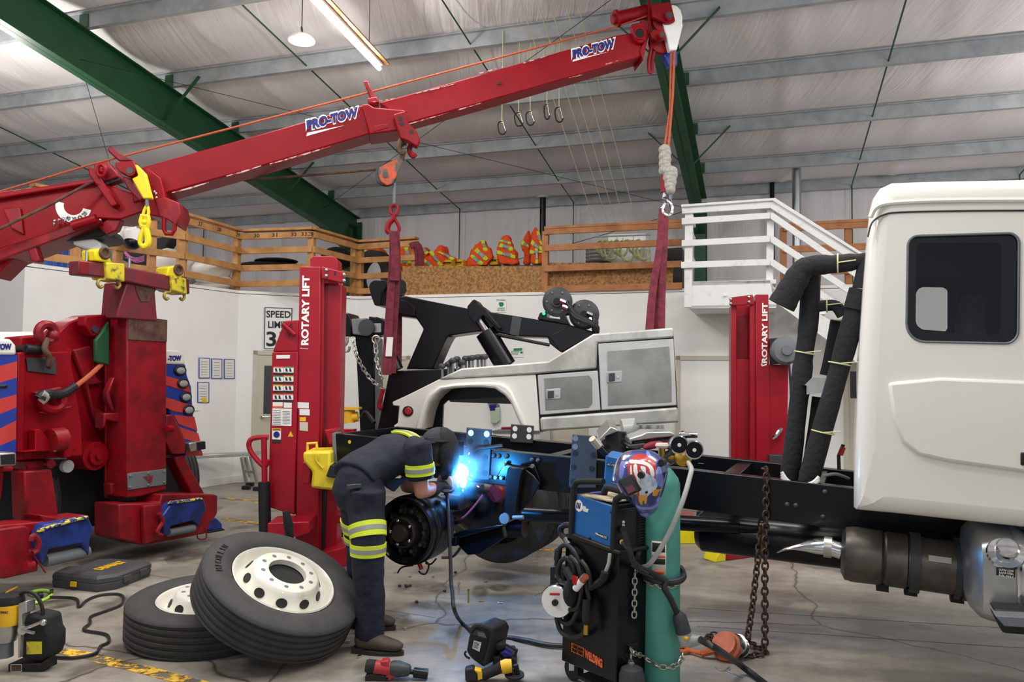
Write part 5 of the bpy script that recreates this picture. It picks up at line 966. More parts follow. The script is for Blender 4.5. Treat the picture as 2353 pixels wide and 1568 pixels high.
# fuel tank
CB = Plane(CH.p0-CV*.80, UC)
tp, bt = CB.at(*kFR((1990, 605))[0], .1).z, CB.at(*kFR((1990, 1240))[0]).z; x0 = CB.at(*kFR((1900, 900))[0], .1); zc_, hz = (tp+bt)/2, (tp-bt)/2; cc = V((x0.x, x0.y, zc_))+CV*.22
R = []
for s, k in ((0, .55), (.012, .8), (.045, .95), (.09, 1.0), (1.5, 1.0)):
    ring = []
    for j in range(32):
        t_ = 2*PI*j/32; x, z = math.cos(t_), math.sin(t_); x = math.copysign(abs(x)**.5, x); z = math.copysign(abs(z)**.5, z); ring.append(cc+UC*s+CV*x*.3*k+V((0, 0, z*hz*k)))
    R.append(ring)
m = MB(); m.rings(R); ft_ = m.build('fuel_tank', ALU, trk)
m = MB(); R2 = [[cc+UC*s+(p-cc-UC*.09)*1.012 for p in R[3]] for s in (.17, .23)]; m.rings(R2, False); m.build('tank_strap', CHROME, ft_, sol=.008)
c = CB.at(*kFR((2140, 715))[0], -.06); m = MB(); ca = V((-CV.x, -CV.y, .7)); m.lathe([(.042, -.06), (.042, -.02), (.046, -.02), (.046, .002), (.038, .01), (.015, .012), (0, .012)], c, ca, 24); m.lathe([(.075, -.07), (.07, -.055), (.042, -.05)], c, ca, 24); m.build('filler_cap', CHROME, ft_)
lbp = tpart('fuel_label', kFR((2068, 838), (2190, 852), (2188, 905), (2068, 890)), .003, -.092, BLK, ft_, 0, CB)
for s, y in (('ULTRA LOW', 848), ('SULFUR DIESEL', 866), ('FUEL ONLY', 884)): text(s, CB.at(*kFR((2085, y+12))[0], -.096), CB.at(*kFR((2178, y+22))[0], -.096), CB.at(*kFR((2085, y))[0], -.096), WHITE, lbp)
s_ = tpart('step_well', kFR((2050, 1105), (2500, 1135), (2500, 1290), (2110, 1260), (2060, 1160)), .12, -.1, BLK, ft_, .01, CB)
tpart('step_tread', kFR((2060, 1148), (2500, 1170), (2500, 1240), (2120, 1215)), .2, -.18, GREY, s_, .004, CB)
# cab
out = [(1962, 1172), (1963, 1090), (1970, 900), (1977, 760), (1985, 640), (1993, 540), (1998, 480), (2006, 450), (2022, 426), (2050, 413), (2120, 410), (2353, 405), (2760, 400), (2760, 1262), (2353, 1218), (2060, 1186), (1985, 1179), (1968, 1177)]
win = []
for (cx, cy, r, a0) in ((2110, 566, 24, 180), (2318, 560, 24, 270), (2310, 760, 30, 0), (2125, 744, 42, 90)):
    for k in range(7): a_ = math.radians(a0+15*k); win.append((cx+r*math.cos(a_), cy+r*math.sin(a_)))
gls = []
for (cx, cy, r, a0) in ((2122, 574, 16, 180), (2287, 572, 14, 270), (2285, 756, 14, 0), (2128, 738, 24, 90)):
    for k in range(7): a_ = math.radians(a0+15*k); gls.append((cx+r*math.cos(a_), cy+r*math.sin(a_)))
O2 = [((p-CB.p0).dot(CB.u), p.z) for p in CB.pts(out)]
def to3(q, off): p = CB.p0+CB.u*q[0]+CB.n*off; return V((p.x, p.y, q[1]))
def inset(q, d):
    n = len(q); A = sum(q[i][0]*q[(i+1) % n][1]-q[(i+1) % n][0]*q[i][1] for i in range(n)); sg = 1 if A > 0 else -1; r = []
    for i in range(n):
        p0_, p1_, p2_ = V(q[i-1]), V(q[i]), V(q[(i+1) % n]); e1, e2 = (p1_-p0_).normalized(), (p2_-p1_).normalized(); n1, n2 = V((-e1.y, e1.x))*sg, V((-e2.y, e2.x))*sg
        b_ = (n1+n2); b_ = b_/max(.35, b_.dot(n1)) if b_.length > 1e-6 else n1; r.append((p1_.x+b_.x*d, p1_.y+b_.y*d))
    return r
def ring_fill(mb, outer, hole, n=96):        # flat ring between two convex outlines given as 3D loops on one plane
    c = sum(hole, V((0, 0, 0)))/len(hole); ux, uz = CB.u, V((0, 0, 1))
    def hit(loop, a_):
        dx, dz = math.cos(a_), math.sin(a_); best = None
        for i in range(len(loop)):
            p, q = loop[i]-c, loop[(i+1) % len(loop)]-c; px, pz, qx, qz = p.dot(ux), p.z, q.dot(ux), q.z; ex, ez = qx-px, qz-pz; D = dx*ez-dz*ex
            if abs(D) < 1e-9: continue
            t_ = (px*ez-pz*ex)/D; s_ = (px*dz-pz*dx)/D
            if t_ > 0 and -1e-6 <= s_ <= 1+1e-6 and (best is None or t_ > best): best = t_
        return c+ux*dx*best+uz*dz*best
    angs = sorted(set([2*PI*k/n for k in range(n)]+[math.atan2((p-c).z, (p-c).dot(ux)) % (2*PI) for p in outer]))
    o_, h_ = [hit(outer, a_) for a_ in angs], [hit(hole, a_) for a_ in angs]; N = len(angs)
    mb.add(o_+h_, [(i, (i+1) % N, (i+1) % N+N, i+N) for i in range(N)]); return h_
rr = .085; m = MB(); lev = []
for k in range(6): th = PI/2*k/5; lev.append([to3(q, rr*(1-math.sin(th))) for q in inset(O2, rr*(1-math.cos(th)))])
m.rings(lev, False); m.rings([lev[0], [p+CB.n*(2.3-rr) for p in lev[0]]], False)
hole = ring_fill(m, lev[-1], CB.pts(win)); N_ = len(hole); m.rings([hole, [p+CB.n*.03 for p in hole]], False)
fw = [CB.at(*q, 2.3) for q in kCAB((918, 720), (935, 690), (960, 680), (1085, 682), (1108, 700), (1108, 930), (1095, 945), (960, 935), (930, 915), (915, 880))]
ring_fill(m, [p+CB.n*(2.3-rr) for p in lev[0]], fw)
cab = m.build('cab', WHITEG, trk, sm=50)
m = MB(); ring_fill(m, CB.pts(win, .012), CB.pts(gls, .012)); wf = m.build('window_frit', BLACK, cab, sm=0)
m = MB(); m.prism(CB.pts(gls, .012), CB.n*.004); m.build('window_glass', TINT, cab, sm=0)
m = MB(); m.tube([CB.at(*q, .0) for q in win], .006, 6, True); m.build('window_seal', GREY, cab)
bx = [CB.at(*q, .05) for q in ((2085, 510), (2345, 505), (2345, 800), (2085, 800))]; bk = [p+CB.n*2.2 for p in bx]; m = MB(); m.rings([bx, bk], False)
ring_fill(m, bk, [CB.p0*0+EY+(p-EY)*((CB.n.dot(bk[0]-EY))/CB.n.dot(p-EY)) for p in fw]); m.build('cab_lining', mat('cab lining', (84, 88, 92), .8), cab, sm=0)
m = MB(); m.prism([p-CB.n*.01 for p in fw], CB.n*.004); m.build('far_window_glass', CLEAR, cab, sm=0)
m = MB(); c = CB.at(*kCAB((1330, 800))[0], 1.2); m.loft([(c+V((0, 0, .22)), .06, .09), (c+V((0, 0, .12)), .1, .14), (c, .1, .15), (c-V((0, 0, .25)), .12, .2)], 14, hint=CB.n); j_ = m.build('hanging_jacket', BLK, cab)
m = MB(); m.loft([(c+V((0, 0, .06))-CB.n*.13, .02, .13), (c-V((0, 0, .1))-CB.n*.15, .02, .17), (c-V((0, 0, .24))-CB.n*.15, .02, .18)], 12, hint=CB.n); m.build('plastic_cover', CLIPB, j_)
m = MB(); m.tube(smooth([CB.at(*q, -.002) for q in ((1994, 545), (2004, 512), (2030, 494), (2070, 488), (2200, 485), (2353, 484), (2500, 483))], 5), .0045, 6); m.build('roof_seam', DGREY, cab)
m = MB(); m.tube(smooth([CB.at(*q, -.002) for q in ((2000, 500), (2015, 476), (2060, 466), (2200, 461), (2353, 460), (2500, 460))], 5), .012, 8); m.build('roof_lip', WHITEG, cab)
tpart('raised_panel', [(2040, 880), (2160, 868), (2600, 885), (2600, 1115), (2353, 1086), (2180, 1062), (2110, 1046), (2072, 1015), (2052, 960)], .03, -.02, WHITEG, cab, .02, CB)
tpart('door_edge', [(2346, 1040), (2420, 1046), (2420, 1075), (2346, 1070)], .02, -.03, BLK, cab, .006, CB)
m = MB(); c = CB.at(1968, 885, .35); m.obox(c-V((0, 0, .07)), UC*-.03, CV*.03, V((0, 0, .14))); m.build('rear_grab_handle', BLK, cab)
m = MB(); a = CH.at(1928, 1080, .5); m.tube([a, CH.at(1927, 1048, .5), CH.at(1938, 1022, .5)], .012, 8); m.build('lever', BLK, trk); m = MB(); m.cyl(CH.at(1931, 1046, .5), CH.at(1938, 1028, .5), .016); m.build('red_grip', TREDL, trk)
m = MB(); m.tube(smooth([CH.at(1890, 1095, .1), CH.at(1920, 1090, .2), CH.at(1950, 1100, .3)], 5), .01); m.build('cable', GREY, trk)
# ---- foam wrapped rack behind the cab
wr = thing('wrapped_rack', 'tall rack wrapped in black foam and cable ties behind the white cab', 'rack', CH.at(1845, 1112, .2)); cbp = lambda z, o=.25: CH.at(*kCAB(z)[0], o)
def foam(nm, zs, r, o=.25, n=4):
    m = MB(); p = smooth([cbp(z, o) for z in zs], n); rr_ = r if isinstance(r, (int, float)) else [r[min(len(r)-1, int(i/(len(p)-1)*(len(r)-1)+.5))] for i in range(len(p))]; m.tube(p, rr_, 12); return m.build(nm, FOAM, wr)
foam('foam_upright', [(290, 600), (275, 880), (250, 1070), (228, 1250), (205, 1450), (170, 1750), (150, 1860)], [.058, .06, .055, .062, .056, .06, .055], .3)
foam('foam_upright', [(640, 530), (585, 760), (535, 900), (470, 1130), (415, 1330), (350, 1560), (290, 1780), (265, 1870)], [.062, .062, .062, .057, .06, .062, .058], .2)
foam('foam_top', [(690, 505), (600, 520), (450, 540), (300, 550), (235, 580), (190, 650), (150, 720), (110, 790)], [.02, .045, .055, .062, .068, .075, .08, .085], .2)
foam('foam_crossbar', [(310, 800), (380, 790), (440, 795), (480, 850)], .035, .3); foam('foam_strut', [(440, 880), (400, 1100), (375, 1210)], .035, .4); foam('foam_strut', [(330, 1340), (310, 1500), (280, 1700), (260, 1850)], .035, .35)
foam('foam_collar', [(600, 700), (580, 770), (565, 820)], .078, .2)
m = MB(); m.plate(CH, kCAB((232, 1268), (262, 1270), (262, 1325), (380, 1312), (395, 1325), (420, 1325), (432, 1240), (395, 1225), (300, 1218), (250, 1270)), .2, .2); m.build('step_plate', ALU, wr, bevel=.006)
for z, r, o in (((450, 540), .06, .2), ((595, 700), .066, .2), ((250, 1075), .06, .3), ((462, 1140), .064, .2), ((360, 1550), .064, .2), ((455, 882), .04, .4), ((385, 790), .04, .3)):
    dr2 = V((0, 0, 1)) if z[1] > 600 and z != (385, 790) else UC; m = MB(); c = cbp(z, o); m.torus(c, dr2+UC*.2, r, .0045, 20); m.tube([c-CV*r, c-CV*r+UC*.1+V((0, 0, .01))], .004, 6); m.build('cable_tie', CORD, wr)
m = MB()
for j in range(3): m.tube(smooth([CH.at(*q, .02) for q in ((1796, 1085+6*j), (1812, 1106+4*j), (1840, 1114+3*j), (1866, 1110+4*j), (1882, 1096+4*j))], 5), .011, 6)
m.build('white_strap', WHITE, wr)
# ---- chain and hoist on the floor
hc = lambda z, Y=None: P(*kFR(z)[0], Y)
m = MB(); Yc = CH.at(1758, 1090).y-.03; g = G(1758, 1506); g2 = G(1716, 1478); m.chain([CH.at(1757, 1088, .06)+V((0, 0, .03)), V((CH.at(1757, 1090).x, Yc, CH.at(1757, 1088).z+.02)), hc((607, 540), Yc-.02), hc((600, 900), Yc-.04), V((g.x, g.y, .02))], .05, .0065, .017)
m.chain([hc((580, 545), Yc+.1), hc((560, 750), Yc+.04), hc((520, 1100), Yc), hc((490, 1290), Yc-.02), V((g2.x, g2.y, .02))], .05, .0065, .017)
m.chain(smooth([V((g2.x, g2.y, .014)), G(1700, 1500, .014), G(1725, 1508, .014), V((g.x, g.y, .014)), G(1745, 1490, .014), G(1720, 1485, .014)], 5), .05, .0065, .017)
tag(m.build('lifting_chain', RUST), 'rusty chain looped over the black frame rail down to the floor', 'chain')
hz = G(1667, 1518); t = thing('chain_hoist', 'orange lever chain hoist lying on the floor beside the rusty chain', 'hoist', hz); hx = V((.8, -.6, .0)).normalized()
up = V((0, 0, 1)); c = V((hz.x, hz.y, .085)); m = MB(); m.lathe([(0, -.06), (.06, -.06), (.085, -.04), (.085, -.01), (.07, .0), (.07, .03), (0, .03)], c, V((-.55, -.55, .63)), 24); m.build('gear_case', ORNG, t)
m = MB(); ax_ = V((-.55, -.55, .63)).normalized()
for o in (.04, .085): m.lathe([(.0, 0), (.062, 0), (.062, .012), (0, .012)], c+ax_*-o+V((.05, .0, .02)), ax_, 20)
m.build('side_plate', CHROME, t); m = MB(); m.cyl(c+ax_*-.1+V((.05, 0, .02)), c+V((.05, 0, .02)), .05); m.build('load_sheave', BLK, t)
m = MB(); m.tube([c+V((-.06, 0, -.03)), c+V((-.13, .03, -.06))], .02); m.torus(G(1568, 1493, .02), (0, 0, 1), .035, .012); m.tube([c+V((-.13, .03, -.06)), G(1575, 1493, .02)], .012); m.build('hoist_hook', ORNG, t)
m = MB(); m.chain(smooth([c+V((-.03, .07, 0)), G(1625, 1465, .03), G(1650, 1460, .03), G(1735, 1480, .02)], 5), .045, .006, .015); m.build('load_chain', RUST, t)
m = MB(); m.tube(smooth([G(1642, 1532, .004), G(1655, 1541, .004), G(1675, 1540, .004), G(1676, 1533, .004), G(1670, 1541, .004), G(1708, 1557, .004)], 5), .003, 6); tag(m.build('wire_scrap', ZINC), 'thin bent wire scrap on the floor in front of the orange hoist', 'wire')
# ================================================================ red mobile column lifts
LP = Plane(P(720, 900, 6.15), (1, .06)); lf = thing('column_lift', 'tall red mobile column lift holding up the rear of the chassis', 'vehicle lift', LP.at(720, 1290)*V((1, 1, 0)), 'red mobile column lifts')
def lp(nm, px, th, off, m_, par=lf, bev=.008, **k): m = MB(); m.plate(LP, kLIFT(*px), th, off); return m.build(nm, m_, par, bevel=bev, **k)
mast = lp('mast', [(285, 108), (386, 110), (374, 1520), (262, 1500)], .28, 0, REDL)
lp('mast_edge', [(384, 110), (402, 128), (398, 700), (382, 1520), (372, 1520)], .2, .03, REDL, mast, .004); lp('mast_channel', [(404, 185), (486, 192), (472, 900), (458, 1500), (386, 1500)], .26, .1, REDL, mast)
lp('channel_gap', [(396, 200), (416, 200), (402, 1490), (380, 1490)], .02, .085, MAROON, mast, 0)
lp('carriage_rail', [(376, 1170), (412, 1170), (400, 1500), (370, 1500)], .05, .07, BLK, mast)
lp('mast_cap', [(335, 72), (350, 58), (448, 60), (466, 76), (466, 190), (338, 190)], .22, .04, REDL)
tp_ = lp('top_plate', [(388, 108), (500, 136), (502, 190), (388, 166)], .02, -.02, REDL)
for q in kLIFT((412, 126), (412, 153), (496, 148), (496, 176)): c = LP.at(*q, -.025); m = MB(); m.ball(c, .016, 6); m.build('bolt', CHROME, tp_)
lp('slot', [(450, 130), (458, 132), (456, 152), (450, 148)], .01, -.024, BLK, tp_, 0)
pb = lp('power_box', [(155, 514), (278, 512), (262, 1288), (135, 1250)], .3, -.02, REDL); lp('box_hood', [(158, 513), (214, 366), (281, 362), (279, 513)], .26, .0, REDL, pb)
for k in range(4): lp('vent_slot', [(222+k*3, 400+k*12), (248+k*2, 378+k*12), (250+k*2, 381+k*12), (224+k*3, 403+k*12)], .005, -.004, BLK, pb, 0)
m = MB(); m.cyl(LP.at(*kLIFT((203, 380))[0], -.05), LP.at(*kLIFT((262, 432))[0], -.02), .018); m.build('latch_handle', REDL, pb)
def sticker(px, m_, par=pb, off=-.024): return lp('sticker', px, .003, off, m_, par, 0)
sticker([(175, 529), (240, 528), (239, 545), (175, 546)], PAPER)
for r_ in range(4):
    for c_ in range(2):
        x0, y0 = 161+c_*49-r_*.6, 583+r_*43; k_ = sticker([(x0, y0), (x0+47, y0+1), (x0+47, y0+38), (x0, y0+37)], PAPER)
        sticker([(x0, y0+28), (x0+47, y0+29), (x0+47, y0+38), (x0, y0+37)], INK, k_, -.026); sticker([(x0, y0), (x0+47, y0+1), (x0+47, y0+5), (x0, y0+4)], (ORT, SGREEN, DWY, ORT)[(r_+c_) % 4], k_, -.026)
        for z in (8, 26): sticker([(x0+z, y0+8), (x0+z+7, y0+8), (x0+z+12, y0+24), (x0+z+2, y0+24)], INK, k_, -.026)
k_ = sticker([(158, 752), (206, 752), (205, 778), (158, 778)], PAPER); sticker([(158, 770), (205, 770), (205, 779), (158, 779)], ORT, k_, -.026)
sticker([(210, 753), (249, 755), (248, 779), (210, 778)], PAPER)
k_ = sticker([(157, 780), (248, 783), (246, 866), (155, 862)], PAPER)
for z in range(9): sticker([(160, 790+z*8), (196, 791+z*8), (196, 793+z*8), (160, 792+z*8)], GREY, k_, -.026); sticker([(205, 795+z*7), (240, 796+z*7), (240, 797.5+z*7), (205, 796.5+z*7)], GREY, k_, -.026)
k_ = sticker([(155, 876), (198, 877), (196, 930), (155, 928)], PAPER); sticker([(155, 876), (198, 877), (198, 886), (155, 885)], DWY, k_, -.026); sticker([(176+15*math.cos(z*PI/8), 906+15*math.sin(z*PI/8)) for z in range(16)], BLUET, k_, -.026); sticker([(155, 930), (195, 932), (195, 945), (155, 943)], INK, k_, -.026)
text('CAUTION', LP.at(*kLIFT((160, 884))[0], -.027), LP.at(*kLIFT((194, 885))[0], -.027), LP.at(*kLIFT((160, 878))[0], -.027), INK, k_)
sticker([(243, 889), (256, 915), (230, 915)], DWY)
for px_, m_ in (([(276, 752), (329, 754), (329, 782), (276, 780)], PAPER), ([(285, 785), (333, 786), (333, 815), (285, 813)], PAPER), ([(286, 823), (315, 823), (315, 843), (286, 842)], DWY), ([(286, 846), (325, 848), (325, 890), (286, 886)], CREAM)): sticker(px_, m_, mast, -.004)
tpx('ROTARY LIFT', LP, kLIFT((328, 482))[0], kLIFT((334, 152))[0], kLIFT((292, 482))[0], WHITE, mast, off=-.002, bold=.04)
tpx('Rotary', LP, kLIFT((290, 502))[0], kLIFT((326, 503))[0], kLIFT((290, 494))[0], WHITE, mast, off=-.002)
m = MB(); pp = [LP.at(*q, -.1) for q in kLIFT((138, 918), (85, 920), (52, 932), (46, 965), (70, 1010), (118, 1055), (138, 1025))]; m.tube(smooth(pp, 5), .02, 8); m.cyl(LP.at(*kLIFT((117, 922))[0], -.1), LP.at(*kLIFT((120, 1135))[0], -.1), .022); m.build('pull_handle', REDL, lf)
m = MB(); m.cyl(LP.at(*kLIFT((118, 1130))[0], -.1), LP.at(*kLIFT((122, 1375))[0], -.1), .046, 16); m.build('handle_sleeve', BLK, lf)
lp('base_tray', [(132, 1326), (240, 1322), (330, 1318), (332, 1372), (270, 1392), (134, 1380)], .3, -.3, REDL); lp('base_brace', [(235, 1290), (300, 1330), (240, 1330)], .02, -.1, REDL)
m = MB(); m.tube([LP.at(*kLIFT((220, 1268))[0], -.45), LP.at(*kLIFT((232, 1330))[0], -.45), LP.at(*kLIFT((240, 1400))[0], -.42)], [.024, .034, .03], 10); m.build('jack_lever', BLKM, lf)
lp('base_leg', [(380, 1470), (470, 1448), (522, 1428), (526, 1522), (470, 1545), (400, 1520)], .5, -.1, REDL); lp('base_leg', [(300, 1440), (376, 1480), (372, 1545), (270, 1530)], .4, .05, REDL); lp('base_brace', [(455, 1290), (495, 1275), (495, 1322), (455, 1330)], .2, .1, REDL)
yk = lp('fork_pad', [(300, 988), (432, 985), (432, 1055), (482, 1062), (480, 1175), (338, 1160), (345, 1082), (302, 1034)], .35, -.42, YELL, lf, .02)
lp('rubber_block', [(430, 1050), (512, 1062), (508, 1080), (470, 1116), (410, 1105)], .3, -.45, BLKM, yk)
m = MB(); m.tube([LP.at(*kLIFT(z)[0], -.3) for z in ((323, 990), (323, 948), (366, 945), (368, 985))], .012, 8); m.tube(smooth([LP.at(*kLIFT(z)[0], -.43) for z in ((370, 1005), (365, 1030), (395, 1065))], 4), .006, 6); m.build('lift_loop', YELL, yk)
lp('fork_bracket', [(296, 1036), (325, 1034), (342, 1046), (332, 1142), (296, 1138)], .3, -.35, REDL); lp('fork_arm', [(402, 884), (455, 880), (440, 952), (425, 950)], .3, -.1, REDL)
LQ = Plane(P(1740, 900, 8.0), (1, -.2)); l2 = thing('column_lift', 'red mobile column lift with hose reel behind the chassis below the white stair', 'vehicle lift', LQ.at(1740, 1220)*V((1, 1, 0)), 'red mobile column lifts')
def lq(nm, px, th, off, m_, par=l2, bev=.008): m = MB(); m.plate(LQ, px, th, off); return m.build(nm, m_, par, bevel=bev)
m2 = lq('mast', [(1736, 677), (1766, 677), (1772, 1215), (1738, 1215)], .34, 0, REDL); lq('mast_channel', [(1680, 702), (1692, 700), (1692, 1215), (1680, 1215)], .3, .06, REDL, m2); lq('mast_channel', [(1723, 700), (1736, 690), (1738, 1215), (1722, 1215)], .3, .03, REDL, m2); lq('mast_back', [(1680, 700), (1736, 700), (1736, 1215), (1680, 1215)], .02, .3, REDL, m2); lq('carriage', [(1690, 826), (1722, 826), (1722, 1215), (1690, 1215)], .1, .12, REDL, m2)
q_ = lq('top_plate', [(1677, 684), (1730, 677), (1733, 700), (1677, 703)], .02, -.01, REDL)
for q in ((1679, 688), (1679, 698), (1721, 683), (1721, 694)): m = MB(); m.ball(LQ.at(*q, -.015), .018, 6); m.build('bolt', CHROME, q_)
lq('power_box', [(1766, 838), (1812, 838), (1806, 1215), (1770, 1215)], .3, .02, REDL)
tpx('ROTARY LIFT', LQ, (1763, 835), (1764, 696), (1750, 835), WHITE, m2, off=-.003, bold=.04)
m = MB(); m.tube(smooth([LQ.at(*q, -.004) for q in ((1750, 836), (1752, 841), (1762, 838))], 4), .008, 6); m.build('emblem', WHITE, m2)
rl_ = lq('reel_bracket', [(1769, 778), (1795, 776), (1800, 836), (1772, 838)], .12, -.08, BLK); c = LQ.at(1804, 806, -.1); m = MB(); m.lathe([(0, -.14), (.05, -.14), (.055, -.12), (.12, -.11), (.145, -.08), (.145, .06), (.12, .08), (0, .08)], c, LQ.n, 28); m.build('hose_reel', GREY, l2); m = MB(); m.tube(smooth([c+V((0, -.1, -.05)), c+V((.01, -.12, -.4)), c+V((.02, -.12, -.9))], 6), .01, 6); m.build('reel_cord', BLK, l2)
lq('battery_box', [(1768, 1046), (1797, 1046), (1797, 1074), (1768, 1074)], .2, -.1, DGREY); m = MB(); m.tube([LQ.at(1795, 985, -.02), LQ.at(1786, 998, -.05), LQ.at(1776, 1008, -.03)], .02, 8); m.build('air_fitting', CHROME, l2)
a_ = G(1668, 1290); b_ = G(1800, 1272); m = MB(); dd = (b_-a_).normalized(); nn_ = V((-dd.y, dd.x, 0)); m.obox(a_, dd*1.3, nn_*.18, V((0, 0, .16))); m.build('base_leg', REDL, l2, bevel=.01)
for s in (0,): m = MB(); m.prism([a_-dd*.12, a_, a_+V((0, 0, .14)), a_-dd*.1+V((0, 0, .05))], nn_*.16); m.build('leg_nose', YEL, l2, bevel=.006)
g_ = G(1562, 1250); m = MB(); m.prism([g_, g_+V((.2, 0, 0)), g_+V((.2, 0, .12)), g_+V((0, 0, .14))], (0, .18, 0)); m.build('leg_nose', YEL, l2, bevel=.006); m = MB(); m.obox(g_+V((.1, .19, 0)), V((.1, .9, 0)), V((.16, 0, 0)), V((0, 0, .13))); m.build('base_leg', REDL, l2)
# ================================================================ things on the office walls
sg = thing('speed_limit_sign', 'white speed limit sign half hidden behind the red lift', 'sign', WD.at(640, 805, -.02)); pl = WD
def wpart(nm, px, th, off, m_, par, pl=WD, bev=0): m = MB(); m.plate(pl, px, th, off); return m.build(nm, m_, par, bevel=bev)
b0 = wpart('sign_board', [(606, 704), (674, 706), (672, 806), (604, 804)], .006, -.02, WHITE, sg)
m = MB(); m.tube([WD.at(*q, -.024) for q in ((609, 707), (671, 709), (669, 803), (607, 801))], .008, 6, True); m.build('sign_border', INK, sg)
for s, bl, br, tl in (('SPEED', (612, 730), (668, 731), (612, 714)), ('LIMIT', (616, 754), (662, 755), (616, 738)), ('35', (612, 796), (664, 797), (612, 762))): tpx(s, WD, bl, br, tl, INK, sg, off=-.024, bold=.02)
for k, (x, y, w_, h_) in enumerate(((457, 822, 26, 48), (486, 824, 25, 47), (515, 825, 25, 46), (454, 878, 27, 48))):
    lab = ('framed notice at the start of the row of three, above the yellow note', 'framed notice in the middle of the row of three', 'framed notice nearest the wall corner', 'framed notice hung low with a yellow sticky note')[k]
    t = thing('framed_notice', lab, 'notice', WB.at(x, y+h_, -.02), 'blue framed notices'); wpart('blue_frame', [(x, y), (x+w_, y+1), (x+w_, y+h_), (x, y+h_)], .01, -.012, BFR, t, WB); wpart('sheet', [(x+2, y+2), (x+w_-2, y+3), (x+w_-2, y+h_-2), (x+2, y+h_-2)], .002, -.014, PAPER, t, WB)
    for z in range(6): wpart('text_line', [(x+5, y+9+z*6), (x+w_-6, y+9.4+z*6), (x+w_-6, y+10.2+z*6), (x+5, y+9.8+z*6)], .001, -.0155, GREY, t, WB)
    if k == 3: plabel(wpart('sticky_note', [(464, 915), (474, 914), (475, 926), (465, 925)], .002, -.018, DWY, t, WB), 'yellow sticky note')
wpart('light_switch', [(446, 930), (458, 930), (458, 944), (446, 944)], .01, -.012, WHITE, None, WB); tag(bpy.data.objects['light_switch'], 'small white light switch plate below the framed notices', 'switch')
def esign(px, lab, rows, name='safety_sign'):
    t = thing(name, lab, 'sign', E.at(px[3][0], px[3][1], -.01)); wpart('board', px, .006, -.01, WHITE, t, E)
    for s, bl, br, tl in rows: tpx(s, E, bl, br, tl, SGREEN, t, off=-.012)
    return t
t = esign([(1138, 686), (1164, 686), (1163, 718), (1138, 718)], 'eye wash sign with green symbol high on the white wall', (('EYE WASH', (1141, 692), (1161, 692), (1141, 688)), ('LAVADO', (1143, 711), (1160, 711), (1143, 707)), ('DE OJOS', (1143, 716), (1160, 716), (1143, 712))))
wpart('symbol', [(1147, 695), (1156, 695), (1158, 700), (1154, 705), (1149, 705), (1146, 700)], .002, -.013, SGREEN, t, E)
t = esign([(1173, 800), (1203, 799), (1203, 821), (1173, 822)], 'small emergency eye wash station sign above the levers', (('EYE WASH', (1175, 811), (1193, 811), (1175, 807)), ('STATION', (1175, 816), (1190, 816), (1175, 812))))
wpart('green_header', [(1180, 801), (1200, 800), (1200, 806), (1180, 807)], .002, -.012, SGREEN, t, E); wpart('symbol', [(1195, 808), (1201, 808), (1201, 813), (1196, 813)], .002, -.012, SGREEN, t, E)
t = thing('soap_dispenser', 'wall dispenser with blue top seen through the wheel arch', 'dispenser', E.at(1136, 972, -.05)); wpart('bottle', kBODY((884, 925), (950, 920), (950, 1015), (930, 1032), (890, 1032)), .07, -.08, mat('pale green bottle', (176, 196, 170), .4), t, E, .01); wpart('blue_top', kBODY((882, 900), (920, 895), (920, 940), (884, 942)), .08, -.09, BLUET, t, E, .006); wpart('back_bracket', kBODY((868, 882), (915, 880), (950, 900), (950, 925), (880, 925)), .03, -.03, GREY, t, E)
t = thing('counter', 'white counter with small tools seen behind the chassis', 'counter', E.at(1160, 1040, -.5)*V((1, 1, 0))); a_, b_ = E.at(1132, 995, -.6), E.at(1240, 995, -.6); m = MB(); m.prism([V((a_.x, a_.y, 0)), V((b_.x, b_.y, 0)), b_, a_], E.n*.55); m.build('cabinet', WHITE, t); m = MB(); m.obox(a_-E.n*.02, b_-a_, E.n*.57, V((0, 0, .03))); m.build('counter_top', GREY, t)
for k in range(5): c = a_+(b_-a_)*(.1+.17*k)+E.n*.2+V((0, 0, .05)); m = MB(); m.cyl(c, c+V((.12, .05*(k-2), .012)), .018, 8); tag(m.build('hand_tool', (REDL, CHROME, GREY, CHROME, DGREY)[k]), ('red handled tool lying on the white counter', 'shiny tool second along the white counter', 'grey tool in the middle of the white counter', 'shiny tool fourth along the white counter', 'dark tool at the far end of the white counter')[k], 'tool', 'tools on the white counter')
# scrap and parts piled on the frame under the grey body
YP = 5.6; t = thing('metal_bracket', 'pale dented metal tray piled on the chassis under the grey body', 'tray', P(1500, 1012, YP)); hp = lambda l, Y: [P(*q, Y) for q in kHEL(*l)]
m = MB(); m.prism(hp([(400, 290), (560, 240), (640, 200), (960, 195), (1030, 225), (1020, 265), (780, 285), (440, 330), (440, 380), (400, 370)], YP), (0, .3, 0)); m.build('tray', ALU, t, bevel=.008); m = MB(); m.prism(hp([(370, 380), (620, 350), (640, 400), (500, 450), (400, 430)], YP), (0, .3, 0)); m.build('tray_lip', DGREY, t, bevel=.01)
m = MB(); m.prism(hp([(610, 390), (720, 345), (840, 335), (900, 360), (1010, 340), (1070, 420), (1060, 480), (960, 450), (840, 420), (700, 445), (600, 450)], YP-.06), (0, .2, 0)); tag(m.build('shop_rag', CLOTHR, bevel=.02), 'dark red rag draped over the metal parts on the chassis', 'rag')
m = MB(); m.prism(hp([(440, 330), (610, 320), (930, 300), (1010, 250), (1020, 330), (900, 370), (620, 350), (480, 370)], YP+.05), (0, .3, 0)); tag(m.build('metal_plate', GREY, bevel=.01), 'grey metal plate under the dented tray', 'plate')
